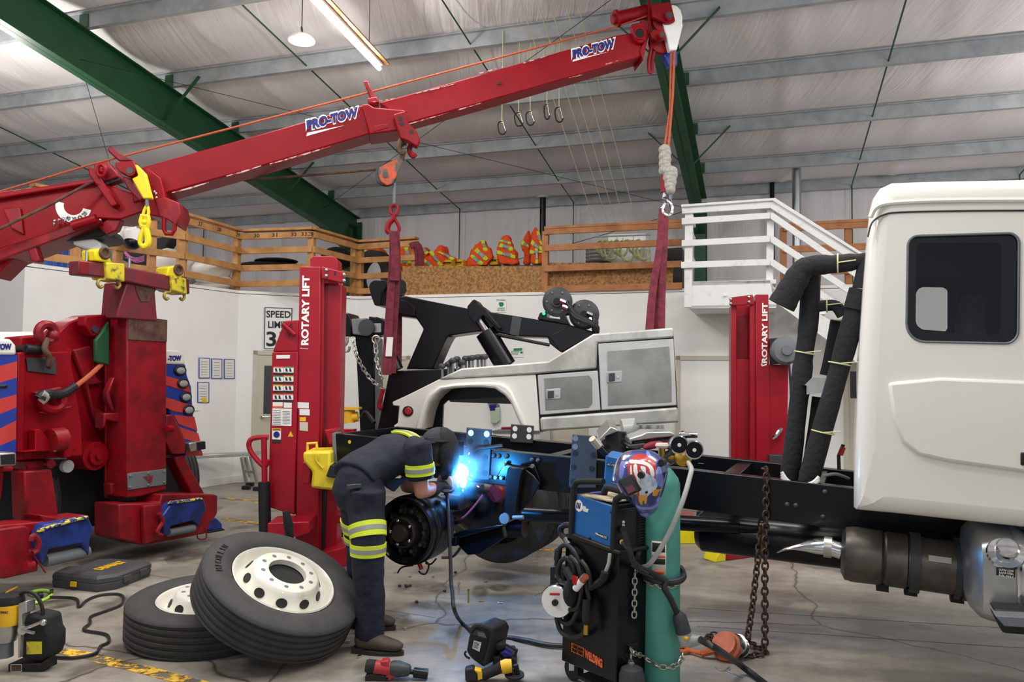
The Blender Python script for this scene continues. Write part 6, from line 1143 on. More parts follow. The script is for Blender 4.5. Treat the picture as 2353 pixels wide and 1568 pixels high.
m = MB(); m.loft([(P(*kHEL((300, 175))[0], 6.2), .1, .09), (P(*kHEL((400, 160))[0], 6.2), .1, .1), (P(*kHEL((440, 240))[0], 6.2), .08, .06)], 12); tag(m.build('plastic_jug', CLIPB), 'clear plastic bundle on the chassis behind the mount plate', 'plastic')
for k, x in enumerate((600, 740)): c0, c1 = P(*kHEL((x, 200))[0], 6.1), P(*kHEL((x, 100))[0], 6.1); m = MB(); m.cyl(V((c1.x, c1.y, c0.z)), c1, .05+.03*k, 16); tag(m.build('metal_can', PIPE), ('narrow shiny metal can standing behind the dented tray', 'wide shiny metal can standing behind the dented tray')[k], 'can', 'shiny cans under the grey body')
m = MB(); m.prism([P(*q, 5.75) for q in kHEL((-20, 300), (140, 130), (220, 160), (250, 190), (80, 260), (20, 330))], (0, .2, .05)); tag(m.build('bent_sheet', ALU, bevel=.006), 'bent bright sheet metal beside the far mount plate', 'sheet metal')
m = MB(); m.lathe([(.0, 0), (.03, 0), (.035, .02), (.02, .05), (.02, .12), (0, .12)], P(*kHEL((1105, 245))[0], 5.5), V((1, .1, .0)), 12); o = tag(m.build('air_coupling', CHROME), 'shiny pipe fitting poking out beside the gauges', 'fitting')
# aluminium work platform by the wall
t = thing('work_platform', 'low folding aluminium work platform by the white wall', 'platform', G(520, 1105)); kl = lambda z, Y: P(*kLB(z)[0], Y)
m = MB(); m.prism([kl((1000, 860), 10.4), kl((1345, 846), 10.9), kl((1348, 862), 10.9), kl((1000, 880), 10.4)], (.08, .3, 0)); m.build('deck', ALU, t, bevel=.006)
for q0, q1, Y in (((1300, 868), (1325, 1005), 10.7), ((1348, 862), (1385, 1010), 10.6), ((1320, 868), (1345, 975), 11.0)):
    m = MB(); a_, b_ = kl(q0, Y), kl(q1, Y); b_.z = max(b_.z, .03); bar(a_, b_, .07, .03, m); m.build('leg', ALU, t); m = MB(); m.box(V((b_.x, b_.y, .025)), (.1, .08, .05)); m.build('rubber_foot', BLK, t)
m = MB(); bar(kl((1315, 942), 10.65), kl((1372, 950), 10.65), .06, .03, m); m.build('rung', ALU, t); m = MB(); a_ = kl((1020, 870), 10.4); bar(a_, V((a_.x, a_.y, 0.0)), .06, .03, m); m.build('leg', ALU, t)
# security camera on the timber post
t = thing('security_camera', 'white dome security camera on an arm beside the yellow crane hook', 'camera', P(*kLA((1200, 1010))[0], 9.6)); cq = lambda z: P(*kLA(z)[0], 9.6)
m = MB(); m.tube(smooth([cq((1055, 930)), cq((1085, 960)), cq((1130, 920)), cq((1180, 895)), cq((1198, 930))], 4), .032, 10); m.build('camera_arm', WHITE, t); m = MB(); m.obox(cq((1055, 1010)), V((.08, 0, 0)), V((0, .1, 0)), V((0, 0, .24))); m.build('wall_plate', WHITE, t)
c = cq((1200, 970)); m = MB(); m.lathe([(0, .14), (.06, .13), (.105, .09), (.115, .01), (.115, -.03), (.105, -.04)], c, V((.1, -.1, 1)), 24); m.build('dome_housing', WHITE, t); m = MB(); m.ball(c-V((0, .02, .055)), .1, 12); m.build('dome_lens', BLACK, t)
m = MB(); m.tube([cq((1215, 905)), cq((1225, 880)), cq((1180, 810))], .012, 6); m.build('antenna', WHITE, t)
# yellow screw jack seen between the lift and the black post
t = thing('jack_stand', 'yellow screw jack standing behind the lift beside the black post', 'jack', P(799, 1300, 7.6)*V((1, 1, 0))); c = P(799, 990, 7.6); m = MB(); m.cyl(V((c.x, c.y, 0)), c, .06); m.build('post', BLK, t); m = MB(); m.cyl(c-V((0, 0, .05)), c+V((0, 0, .02)), .09); m.build('red_collar', TREDL, t); m = MB(); m.cyl(c+V((0, 0, .08)), c+V((0, 0, .2)), .07); m.cyl(c+V((-.12, -.02, .11)), c+V((.1, 0, .14)), .05); m.box(c+V((0, 0, .22)), (.24, .18, .02)); m.build('saddle', DWY, t); m = MB(); m.cyl(c+V((-.1, -.1, -.06)), c+V((-.13, -.1, .16)), .018); m.build('lever', DWY, t)
# ================================================================ welding cart
CS = Plane(P(1412, 1400, 3.78), (.6, -.8)); CF = Plane(CS.p0, (.8, .6)); kk = kCART
ct = thing('welding_cart', 'tall black welding cart with orange lettering', 'cart', CS.at(1350, 1560)*V((1, 1, 0)))
def cpart(nm, px, th, off, m_, par=None, bev=.006, pl=CS, k=kk): m = MB(); m.plate(pl, k(*px), th, off); return m.build(nm, m_, par, bevel=bev)
def cq(z, o=0.0): return CS.at(*kk(z)[0], o)
def fq(z, o=0.0): return CF.at(*kk(z)[0], o)
cpart('cabinet', [(206, 702), (520, 812), (505, 1575), (180, 1442)], .3, 0, BLACK, ct)
cpart('tray_lip', [(200, 690), (250, 690), (525, 795), (522, 818), (204, 712)], .32, -.01, BLK, ct)
m = MB(); m.tube(smooth([cq(z, -.0) for z in ((215, 745), (205, 720), (180, 690), (178, 655), (205, 638), (240, 640))], 4), .016, 8); m.build('push_handle', BLK, ct); m = MB(); m.tube([cq((205, 715), -.01), cq((225, 752), -.01)], .014); m.build('handle_joint', CHROME, ct)
m = MB(); c = cq((255, 1545), .1); c.z = .06; m.lathe([(0, -.02), (.055, -.02), (.055, .02), (0, .02)], c, CS.n, 18); w_ = m.build('caster_wheel', BLK, ct); m = MB(); m.obox(c+V((-.03, -.03, -.0)), V((.05, 0, 0)), V((0, .006, 0)), V((0, 0, .08))); m.build('caster_fork', CHROME, w_)
c2 = cq((480, 1590), .1); m = MB(); m.lathe([(0, -.02), (.055, -.02), (.055, .02), (0, .02)], V((c2.x, c2.y, .06)), CS.n, 18); m.build('caster_wheel', BLK, ct)
m = MB(); m.obox(fq((520, 1360), .0), CF.u*.34, CF.n*.34, V((0, 0, .012))); m.obox(V((fq((520, 1400)).x, fq((520, 1400)).y, .06)), CF.u*.4, CF.n*.3, V((0, 0, .015))); m.build('bottle_shelf', BLK, ct)
m = MB(); m.prism([fq((566, 1345), -.02), fq((640, 1330), -.02), fq((625, 1365), -.02), fq((590, 1370), -.02)], CF.n*.04); m.build('chain_bracket', BLK, ct)
b_ = cpart('lettering_box', [(240, 1335), (314, 1368), (312, 1420), (240, 1388)], .002, -.003, ORT, ct, 0)
tpx('CHICAGO', CS, kk((246, 1362))[0], kk((310, 1391))[0], kk((246, 1343))[0], BLACK, b_, off=-.005, bold=.03); tpx('ELECTRIC', CS, kk((246, 1384))[0], kk((310, 1414))[0], kk((246, 1366))[0], BLACK, b_, off=-.005, bold=.03)
tpx('WELDING', CS, kk((320, 1424))[0], kk((424, 1488))[0], kk((320, 1372))[0], ORT, ct, off=-.003, bold=.05)
# the blue welder on top
wd = thing('welder', 'blue wire welder with black handles on top of the black cart', 'welder', cq((360, 740), .12))
cpart('case', [(262, 452), (490, 520), (476, 778), (240, 703)], .26, .015, BLK, wd); sd = cpart('side_panel', [(268, 458), (482, 524), (470, 772), (246, 700)], .01, .008, MBLUE, wd)
m = MB(); a_, b2 = cq((275, 452), .015), cq((490, 518), .015); b2.z = a_.z = (a_.z+b2.z)/2; m.prism([a_, b2, b2+CS.n*.26, a_+CS.n*.26], (0, 0, .006)); m.build('dusty_top', mat('dusty top', (178, 164, 134), .8, rgb2=(70, 66, 60), vs=9), wd, sm=0)
for zs in (((238, 700), (252, 450), (262, 400), (290, 380), (430, 380)), ((486, 785), (500, 520), (515, 480), (560, 462), (600, 470))): m = MB(); m.tube(smooth([cq(z, -.0) for z in zs], 4), .016, 10); m.build('frame_tube', BLKM, wd)
m = MB(); m.tube(smooth([cq(z, .12) for z in ((430, 470), (440, 430), (465, 418), (540, 440), (560, 470))], 4), .018, 10); m.build('carry_handle', BLKM, wd)
m = MB(); a_ = fq((505, 560), .0)
fr = MB(); z0, z1 = fq((520, 790), -.0).z, fq((520, 545), -.0).z; p0 = V((CF.p0.x, CF.p0.y, z0)); fr.obox(p0-CF.n*.012, CF.u*.27, CF.n*.012, V((0, 0, z1-z0))); fp = fr.build('front_panel', BLK, wd)
m = MB()
for k in range(13): m.obox(p0-CF.n*.02+CF.u*.14+V((0, 0, .02+k*.0135)), CF.u*.12, CF.n*.008, V((0, 0, .006)))
m.build('grille', BLKM, fp)
for z in ((548, 620), (548, 640)): m = MB(); m.ball(fq(z, -.015), .008, 6); m.build('indicator', WHITE, fp)
m = MB(); m.cyl(fq((550, 665), -.06), fq((550, 665), .0), .018); m.build('cable_gland', BLKM, fp); m = MB(); m.cyl(fq((540, 738), -.05), fq((540, 738), 0), .012); m.build('gas_fitting', BRASS, fp)
c = cq((283, 523), .006); m = MB(); m.prism([c+CS.u*.03*math.cos(z*PI/12)+V((0, 0, .03))*math.sin(z*PI/12) for z in range(24)], CS.n*.004); eb = m.build('emblem', WHITE, sd, sm=0)
for k in range(3): m = MB(); q = c+CS.u*(-.019+.011*k)+V((0, 0, -.015))-CS.n*.001; m.prism([q, q+CS.u*.007, q+CS.u*.013+V((0, 0, .03)), q+CS.u*.006+V((0, 0, .03))], CS.n*.001); m.build('stripe', BLUET, eb, sm=0)
tpx('Miller', CS, kk((302, 552))[0], kk((343, 566))[0], kk((302, 520))[0], WHITE, sd, off=.006, bold=.03)
l_ = cpart('name_label', [(380, 677), (452, 708), (451, 724), (380, 693)], .002, .005, BLK, sd, 0); tpx('Millermatic 211', CS, kk((383, 692))[0], kk((449, 720))[0], kk((383, 680))[0], WHITE, l_, off=.003)
for z in ((262, 470), (474, 560), (250, 690), (348, 715)): m = MB(); m.ball(cq(z, .005), .006, 6); m.build('screw', BLK, sd)
m = MB(); m.cyl(cq((360, 455), .1), cq((430, 450), .12), .012); tag(m.build('marker_pen', BLUET), 'blue marker lying on the dusty welder top', 'pen')
# the welder behind it on its own stand
t = thing('welder', 'blue welder partly hidden behind the painted welding helmet', 'welder', V((P(1440, 1400, 4.6).x, P(1440, 1400, 4.6).y, 0))); W2 = Plane(P(1440, 1080, 4.6), (.97, -.25))
s2 = cpart('side_panel', [(428, 440), (442, 222), (640, 262), (640, 480)], .3, 0, MBLUE, t, .01, W2); l_ = cpart('name_label', [(450, 268), (500, 276), (500, 292), (450, 284)], .002, -.004, BLK, s2, 0, W2); tpx('AC-120', W2, kk((453, 282))[0], kk((497, 289))[0], kk((453, 271))[0], WHITE, l_, off=-.006)
p_ = W2.at(*kk((440, 450))[0]); m = MB(); m.obox(V((p_.x, p_.y+.02, 0)), W2.u*.34, W2.n*.26, V((0, 0, p_.z))); m.build('stand', BLK, t)
m = MB(); m.tube([W2.at(*kk((445, 220))[0], .05), W2.at(*kk((365, 135))[0], -.1)], .018, 8, m=0); o = m.build('electrode_holder', BLK); tag(o, 'electrode holder with pale tip sticking up by the mount plate', 'electrode holder'); m = MB(); m.cyl(W2.at(*kk((400, 172))[0], -.06), W2.at(*kk((362, 125))[0], -.105), .022, 8); m.build('pale_tip', CREAM, o)
# gas cylinder
Yt = 3.93; tc_ = P(1518, 1330, Yt); tc_ = V((tc_.x, tc_.y, 0)); rt = 43.5/F*Yt; zs = P(1518, 1112, Yt).z; zn = P(1518, 1090, Yt).z
gc = thing('gas_cylinder', 'tall teal gas cylinder chained to the black cart', 'gas cylinder', tc_)
m = MB(); m.lathe([(0, .015), (rt*.9, .015), (rt, .03), (rt, zs), (rt*.9, zs+.03), (rt*.62, zn+.02), (rt*.4, zn+.045), (0, zn+.05)], tc_, (0, 0, 1), 40); m.build('bottle', TEAL, gc, sm=50)
m = MB(); m.lathe([(.045, zn+.02), (.045, zn+.055), (.03, zn+.07), (0, zn+.07)], tc_, (0, 0, 1), 20); m.build('neck_ring', GREY, gc)
vq = lambda z, Y=Yt: P(*kk(z)[0], Y)
m = MB(); m.cyl(vq((776, 290)), vq((776, 175)), .018); m.cyl(vq((775, 235)), vq((850, 232)), .018); m.build('valve', BRASS, gc)
m = MB(); m.lathe([(0, -.01), (.03, -.012), (.036, 0), (.03, .012), (0, .01)], vq((778, 166)), (0, 0, 1), 16); plabel(m.build('hand_wheel', mat('faded hand wheel', (214, 190, 184), .5), gc), 'pale red and white hand wheel')
m = MB(); m.cyl(vq((780, 245)), vq((835, 205)), .02); m.build('valve_nut', DGREY, gc)
rg = MB(); rg.cyl(vq((835, 235)), vq((880, 235)), .016); c = vq((895, 236)); rg.lathe([(0, -.03), (.04, -.03), (.046, -.02), (.046, .02), (.03, .03), (0, .03)], c, V((.1, -1, .1)), 24); rg.cyl(c, vq((885, 180)), .012); rg.cyl(c, vq((935, 205)), .012); rg.cyl(c, vq((928, 262)), .012); r_o = rg.build('regulator', BRASS, gc)
for z in ((876, 161), (965, 191)):
    c = vq(z, Yt-.02); m = MB(); m.lathe([(0, .03), (.045, .03), (.048, .02), (.048, -.01), (.042, -.012), (.042, -.006), (0, -.006)], c, V((.0, 1, .0)), 28, 0); m.lathe([(0, -.012), (.041, -.012), (.041, -.006)], c, V((0, 1, 0)), 28, 1); m.lathe([(0, -.015), (.01, -.015)], c, V((0, 1, 0)), 12, 2); m.build('gauge', [CHROME, BLACK, WHITE], r_o)
def around(z, da0, da1, dz, r, n=14): return [tc_+V((math.sin(math.radians(da0+(da1-da0)*k/n))*r, -math.cos(math.radians(da0+(da1-da0)*k/n))*r, z+dz*math.sin(PI*k/n))) for k in range(n+1)]
lz = lambda y: P(1518, 960+y/2.58, Yt-rt).z
def tband(name, y0, y1, x0, x1, m_, par, rr=.0015):
    a0, a1 = math.degrees(math.asin(max(-1, min(1, (1220+x0/2.58-1518)/43.5)))), math.degrees(math.asin(max(-1, min(1, (1220+x1/2.58-1518)/43.5)))); m = MB(); A = around(lz(y0), a0, a1, 0, rt+rr); B = around(lz(y1), a0, a1, 0, rt+rr); n = len(A); m.add(A+B, [(i, i+1, i+1+n, i+n) for i in range(n-1)]); return m.build(name, m_, par, sol=.001)
lb2 = tband('hazard_label', 735, 935, 700, 778, PAPER, gc); tband('label_print', 745, 800, 704, 772, INK, lb2, .003); tband('label_print', 838, 872, 704, 772, INK, lb2, .003); tband('orange_print', 818, 832, 704, 772, ORT, lb2, .003); tband('orange_print', 905, 930, 715, 765, ORT, lb2, .003)
hs = [vq((928, 262), Yt-.02), vq((950, 300), Yt-.05), vq((945, 340), Yt-.08), vq((905, 480), Yt-.13), vq((850, 620), Yt-.14), vq((790, 740), Yt-.14), vq((730, 835), Yt-.13), vq((690, 880), Yt-.11), vq((655, 885), Yt-.05)]
m = MB(); m.tube(smooth(hs, 6), .0125, 10); tag(m.build('gas_hose', HOSEG), 'pale grey gas hose curving down across the teal cylinder', 'hose')
for pts, lb in ((smooth([fq((600, 880), -.02), fq((620, 900), -.03)]+around(lz(985)+.02, -70, 75, -.03, rt+.012)+[tc_+V((rt+.01, .05, lz(985)+.03))], 2), 'shiny chain looped around the middle of the teal cylinder'), ([fq((616, 920), -.04), fq((612, 1185), -.04)], 'loose end of shiny chain hanging straight down beside the teal cylinder'), (smooth([fq((590, 1368), -.03), fq((615, 1400), -.04)]+around(lz(1470)+.03, -60, 80, -.035, rt+.012), 2), 'shiny chain looped low around the teal cylinder near its foot'), ([fq((592, 1395), -.03), fq((592, 1480), -.03)], 'short shiny chain hanging to the small grey bottle')):
    m = MB(); m.chain(pts, .034, .0042, .011); tag(m.build('safety_chain', ZINC), lb, 'chain', 'shiny chains on the welding cart')
pw = [fq((550, 672), -.06), fq((575, 760), -.08), fq((620, 870), -.1)]+[tc_+V((-.06, -rt-.03, lz(920))), tc_+V((.0, -rt-.03, lz(960)))]+[vq((790, 1010), Yt-.14), vq((830, 1080), Yt-.14), vq((868, 1165), Yt-.13)]
m = MB(); m.tube(smooth(pw, 6), .0145, 10); m.tube(smooth(around(lz(940), -75, 110, -.03, rt+.02), 2), .0125, 8); m.tube(smooth(around(lz(925), -75, 110, -.035, rt+.018), 2), .012, 8); m.tube(smooth([tc_+V((-rt-.02, 0, lz(900))), fq((630, 830), -.05), fq((640, 800), -.03)], 4), .0125, 8); m.tube(smooth([fq((545, 740), -.05), fq((580, 790), -.09), fq((620, 880), -.1), fq((690, 930), -.12)], 5), .012, 8); pc = m.build('power_cable', CABLE); tag(pc, 'black power cable draped around the teal cylinder down to its plug', 'cable')
m = MB(); m.tube([vq((865, 1160), Yt-.13), vq((880, 1180), Yt-.13), vq((905, 1275), Yt-.13)], [.022, .034, .038], 14); m.build('plug', DGREY, pc)
m = MB(); m.tube([vq((905, 1275), Yt-.13), vq((925, 1340), Yt-.13)], .036, 12); m.tube([vq((935, 1325), Yt-.13), vq((1010, 1318), Yt-.16)], [.034, .02], 12); m.build('clear_connector', CLIPB, pc); m = MB(); m.ball(vq((920, 1310), Yt-.165), .012, 6); m.build('brass_contact', DWY, pc)
ec = [vq((1005, 1318), Yt-.16), vq((1090, 1365), Yt-.3), G(1705, 1532, .05), G(1790, 1600, .02), G(1850, 1680, .02)]
m = MB(); m.tube(smooth(ec, 6), .017, 10); tag(m.build('extension_cable', CABLE), 'thick black cable running across the floor below the orange hoist', 'cable')
g = G(1450, 1590); g = V((g.x, g.y, 0)); m = MB(); t = thing('gas_bottle', 'small dark grey round topped bottle hanging below the cart chains', 'bottle', fq((600, 1560), -.06)*V((1, 1, 0))); c = fq((598, 1530), -.07); m.lathe([(0, .05), (.02, .05), (.05, .035), (.062, .0), (.062, -.3), (0, -.3)], c, (0, 0, 1), 24); m.build('bottle', DGREY, t); m = MB(); m.cyl(c+V((0, 0, .045)), c+V((0, 0, .06)), .012); m.build('cap', GREY, t)
g = G(1583, 1585, .03); m = MB(); m.lathe([(.0, 0), (.05, 0), (.055, .02), (.045, .05), (.0, .04)], V((g.x, g.y, 0)), (0, 0, 1), 20); tag(m.build('tape_roll', BLK), 'black round lid on the floor beside the teal cylinder', 'lid')
# torch cables hanging on the cart side
sidebox = thing('accessory_holder', 'small black holder with white dial hung on the far edge of the cart', 'holder', cq((150, 1050), -.02)); cpart('pocket', [(112, 884), (165, 878), (200, 895), (195, 1040), (110, 1048)], .1, -.02, BLK, sidebox); cpart('clip', [(138, 930), (156, 934), (156, 955), (138, 950)], .01, -.03, CHROME, sidebox)
c = cq((158, 1085), -.06); m = MB(); m.lathe([(0, -.02), (.082, -.02), (.086, -.015), (.086, .02), (0, .02)], c, V((.45, .86, .1)), 32, 1); m.lathe([(0, -.024), (.08, -.024), (.08, -.018)], c, V((.45, .86, .1)), 32, 0); d_ = m.build('dial_disc', [WHITE, CHROME], sidebox); m = MB(); m.cyl(c, c-V((.45, .86, .1)).normalized()*.04, .016); m.build('dial_knob', BLK, d_); m = MB(); m.obox(c-V((.45, .86, .1)).normalized()*.027+V((-.03, 0, .035)), V((.05, -.02, .005)), V((0, 0, .012)), V((.001, .002, 0))); m.build('red_print', TREDL, d_)
tcb = MB()
for zs, o in ((((150, 880), (160, 820), (175, 770), (215, 758), (260, 800), (290, 870), (320, 960), (345, 1080)), -.03), (((250, 870), (215, 835), (180, 850), (160, 910), (175, 970), (220, 980), (255, 930), (250, 870), (235, 840), (240, 830), (280, 880), (300, 1000), (280, 1120), (230, 1140)), -.05), (((165, 990), (160, 1080), (165, 1180), (200, 1220), (240, 1215), (280, 1140), (295, 1050), (270, 950), (240, 860)), -.04), (((155, 1130), (155, 1200), (180, 1270), (240, 1305), (300, 1290), (320, 1260)), -.04), (((300, 850), (335, 900), (350, 960), (355, 1020)), -.03)): tcb.tube(smooth([cq(z, o) for z in zs], 5), .0125, 8)
o = tcb.build('torch_cable', CABLE); tag(o, 'coiled black torch cables hanging on the side of the cart', 'cable')
m = MB(); m.tube([cq((330, 1080), -.05), cq((330, 1190), -.06), cq((328, 1225), -.06)], [.02, .024, .018], 10); m.build('torch_handle', BLKM, o); m = MB(); m.cyl(cq((328, 1225), -.06), cq((326, 1285), -.06), .014); m.build('brass_tip', BRASS, o)
m = MB(); m.cyl(cq((265, 1015), -.08), cq((305, 965), -.08), .018); m.build('white_nozzle', WHITE, o); m = MB(); m.cyl(cq((305, 965), -.08), cq((325, 942), -.08), .018); m.build('copper_tip', mat('copper', (190, 110, 80), .4, metal=.6), o)
m = MB()
for k in range(9): m.torus(cq((163-k*.8, 785+k*7), -.03), V((0, 0, 1)), .017, .004, 10)
m.build('strain_relief', BLK, o); m = MB(); m.ball(cq((235, 1040), -.06), (.04, .04, .07), 8); m.tube([cq((210, 900), -.07), cq((240, 960), -.08), cq((225, 1060), -.08)], .022, 8); m.build('torch_body', BLKM, o); m = MB(); m.obox(cq((245, 985), -.1), CS.u*.03, CS.n*.01, V((0, 0, .04))); m.build('red_trigger', TREDL, o)
m = MB(); m.tube(smooth([cq(z, -.02) for z in ((468, 808), (462, 860), (445, 910))], 4), .009, 8, m=0); m.tube(smooth([cq(z, -.03) for z in ((440, 915), (425, 960), (355, 1015))], 4), [.02]*4+[.018]*3+[.012]*2, 8, m=1); tag(m.build('ground_clamp_lead', [HOSEG, BLKM]), 'black spray gun shaped clamp on a short grey lead on the cart side', 'clamp')
# ---- painted helmet resting on the cylinder neck
YH = 3.78; HP = Plane(P(1480, 1120, YH), (.9, -.43)); hq = lambda l, o=0: [HP.at(*q, o) for q in kHEL(*l)]
oh = [(185, 870), (196, 740), (225, 640), (280, 540), (350, 478), (480, 452), (640, 455), (740, 480), (830, 545), (895, 620), (928, 720), (915, 830), (890, 940), (850, 1080), (800, 1220), (765, 1290), (700, 1350), (640, 1375), (595, 1345), (560, 1265), (480, 1190), (400, 1135), (352, 1080), (300, 990), (240, 900)]
def densify(l, n=4):
    s = smooth([V((x, y, 0)) for x, y in l], n, True); return [(p.x, p.y) for p in s]
od = densify(oh, 10); ctr = (590, 830); R = []; RING = []
for k in range(15):
    th = PI/2*k/14; s = math.cos(th)**.8 if k < 14 else .02; px = [(ctr[0]+(x-ctr[0])*s, ctr[1]+(y-ctr[1])*s) for x, y in od]; R.append([p-HP.n*.15*math.sin(th) for p in hq(px)]); RING.append(px)
paint = [(1, [(500, 600), (540, 500), (680, 500), (800, 580), (850, 700), (840, 820), (700, 740), (610, 640), (500, 620)]), (1, [(495, 600), (620, 620), (690, 740), (660, 900), (690, 1000), (650, 1060), (600, 980), (560, 850), (500, 720)]),
    (2, [(490, 560), (560, 560), (700, 580), (800, 650), (830, 760), (800, 780), (760, 660), (660, 610), (520, 600)]), (2, [(570, 620), (610, 620), (640, 740), (690, 880), (660, 920), (620, 800), (575, 700)]), (2, [(525, 640), (545, 640), (560, 760), (540, 760)]), (2, [(660, 640), (720, 650), (730, 740), (690, 700)]),
    (3, [(660, 830), (720, 730), (770, 750), (830, 800), (850, 900), (820, 970), (770, 1010), (740, 1040), (660, 1030), (655, 920)]), (4, [(655, 1020), (740, 1030), (735, 1070), (715, 1150), (690, 1090), (668, 1160), (640, 1100)]), (5, [(720, 975), (750, 970), (745, 1000), (725, 1005)]),
    (4, [(560, 850), (610, 850), (600, 880), (570, 890)]), (4, [(580, 915), (640, 905), (630, 935), (590, 945)]), (4, [(580, 970), (635, 965), (620, 1000), (590, 1005)]), (4, [(820, 960), (870, 980), (850, 1000), (830, 1050), (790, 1040)]),
    (6, [(380, 580), (430, 590), (445, 700), (420, 790), (380, 790), (368, 700)]), (6, [(850, 660), (890, 700), (900, 850), (870, 940), (840, 820)]), (6, [(660, 465), (710, 480), (780, 560), (740, 545)]), (6, [(600, 1300), (700, 1290), (690, 1340), (640, 1368)]), (6, [(540, 1090), (640, 1180), (790, 1190), (820, 1100), (850, 1100), (790, 1230), (620, 1210)]),
    (7, [(200, 720), (280, 540), (350, 480), (470, 460), (440, 560), (370, 580), (365, 790), (240, 870), (190, 870)]), (3, [(385, 510), (420, 505), (425, 545), (390, 545)]), (3, [(270, 560), (300, 540), (290, 740), (270, 740)])]
def inside(q, poly):
    r = False; j = len(poly)-1
    for i in range(len(poly)):
        (xi, yi), (xj, yj) = poly[i], poly[j]
        if (yi > q[1]) != (yj > q[1]) and q[0] < (xj-xi)*(q[1]-yi)/(yj-yi)+xi: r = not r
        j = i
    return r
# refine rings so that the painted picture has clean edges
nr = 160; big = []; bpx = []
for k in range(nr):
    t_ = k/(nr-1)*13.999; i = int(t_); f_ = t_-i; big.append([a+(b-a)*f_ for a, b in zip(R[i], R[min(i+1, 14)])]); bpx.append([((a[0]+(b[0]-a[0])*f_), (a[1]+(b[1]-a[1])*f_)) for a, b in zip(RING[i], RING[min(i+1, 14)])])
paint2 = [(i, densify(p, 4)) for i, p in paint]; n = len(od); m = MB(); vs = [p for r in big for p in r]; fs = []; mi = []
for k in range(nr-1):
    for i in range(n):
        j = (i+1) % n; fs.append((k*n+i, k*n+j, (k+1)*n+j, (k+1)*n+i)); q = ((bpx[k][i][0]+bpx[k+1][j][0])/2, (bpx[k][i][1]+bpx[k+1][j][1])/2); c_ = 0
        for idx, poly in paint2:
            if inside(q, poly): c_ = idx
        mi.append(c_)
hm = thing('welding_helmet', 'welding helmet painted with an eagle and stars and stripes', 'helmet', HP.at(1480, 1190))
m.v = vs; m.f = fs; m.m = mi
HM = [mat('helmet navy', (34, 46, 104), .25, coat=.8, rgb2=(70, 84, 150), vs=8), mat('helmet red', (176, 50, 44), .25, coat=.8), mat('helmet white', (226, 226, 224), .25, coat=.8), mat('eagle white', (212, 222, 232), .3, coat=.6, rgb2=(150, 170, 190), vs=40), mat('eagle gold', (222, 150, 40), .3, coat=.6), BLK, mat('helmet violet', (122, 132, 206), .2, coat=.8), mat('helmet silver', (170, 170, 182), .15, metal=.7, rgb2=(80, 84, 120), vs=14)]
m.build('shell', HM, hm, sol=.004)
lf_ = MB(); lf_.prism(hq([(225, 880), (425, 785), (560, 1010), (375, 1095)], -.165), HP.n*.11); lo = lf_.build('lens_frame', BLKM, hm, bevel=.008); m = MB(); m.prism(hq([(262, 880), (410, 810), (525, 1005), (385, 1070)], -.168), HP.n*.004); m.build('lens', DGREY, lo); m = MB(); m.prism(hq([(338, 965), (440, 930), (490, 1010), (385, 1055)], -.172), HP.n*.004); m.build('filter_window', mat('dark rose lens', (120, 66, 76), .1, coat=1), lo)
for z in ((565, 795), (850, 620)): c = HP.at(*kHEL(z)[0], -.145 if z[0] < 700 else -.06); m = MB(); m.lathe([(0, -.015), (.015, -.015), (.018, 0), (.018, .03)], c, HP.n, 16); m.build('adjuster_knob', BLK, hm)
# ================================================================ wheels on the floor
def wheel(c, ax, R=.475, wd_=.25, lab='', grp='loose truck wheels on the floor', hint=V((0, 0, 1))):
    t = thing('wheel', lab, 'wheel', V((c.x, c.y, 0)), grp); ax = ax.normalized()
    m = MB(); m.lathe(tyre_profile(R, wd_, .295, 5), c, ax, 72, closed=True); ty = m.build('tyre', RUB, t, sm=40)
    h = wd_/2; m = MB(); m.lathe([(.298, h*.72), (.305, h*.8), (.298, h*.86), (.288, h*.8), (.282, h*.6), (.272, h*.4), (.262, h*.32), (.25, h*.34), (.236, h*.45), (.201, h*1.0), (.188, h*1.17), (.178, h*1.2), (.112, h*1.2), (.11, h*.95)], c, ax, 60); m.lathe([(.298, -h*.72), (.3, -h*.85), (.285, -h*.8), (.27, 0), (.262, 0)], c, ax, 60); rm = m.build('rim', RIMW, t, sm=50)
    a, b, d = frame(ax)
    for k in range(10):
        q = 2*PI*k/10+.15; rd = a*math.cos(q)+b*math.sin(q); tg = d.cross(rd); p = c+rd*.148+d*h*1.2; m = MB(); m.cyl(p-d*.004, p+d*.0015, .013, 12); m.build('stud_hole', GREY, rm)
        p = c+rd*.2195+d*h*.71; sl = (rd*.035-d*h*.55).normalized(); nn = tg.cross(sl); nn = nn if nn.dot(d) > 0 else -nn
        m = MB(); m.prism([p+tg*.032*math.cos(2*PI*z/20)+sl*.026*math.sin(2*PI*z/20)-nn*.012 for z in range(20)], nn*.0155); m.build('hand_hole', BLK, rm, sm=0)
    m = MB(); m.cyl(c+d*h*.85, c+d*h*.9, .111, 30); m.build('hub_opening', BLKM, rm)
    return t, a, b, d, ty
g = G(440, 1508); c = P(487, 1400, 4.82); c = V((c.x-.02, c.y, .127)); T1 = wheel(c, V((.03, -.05, 1)), lab='white rimmed truck wheel lying flat under the leaning wheel')
d_ = ray(655, 1335).normalized(); e1 = V((d_.y, -d_.x, 0)).normalized(); e2 = e1.cross(d_); nv = (-.53*d_+.848*(.40*e1+.915*e2)).normalized()
Y = 4.45
for _ in range(30):
    c = P(661, 1314, Y)-nv*.15; low = c.z-.475*math.sqrt(1-nv.z**2)-.125*nv.z; Y += low*.9
T2 = wheel(c, nv, lab='white rimmed truck wheel leaning on the flat wheel')
t, a, b, d, ty = T2
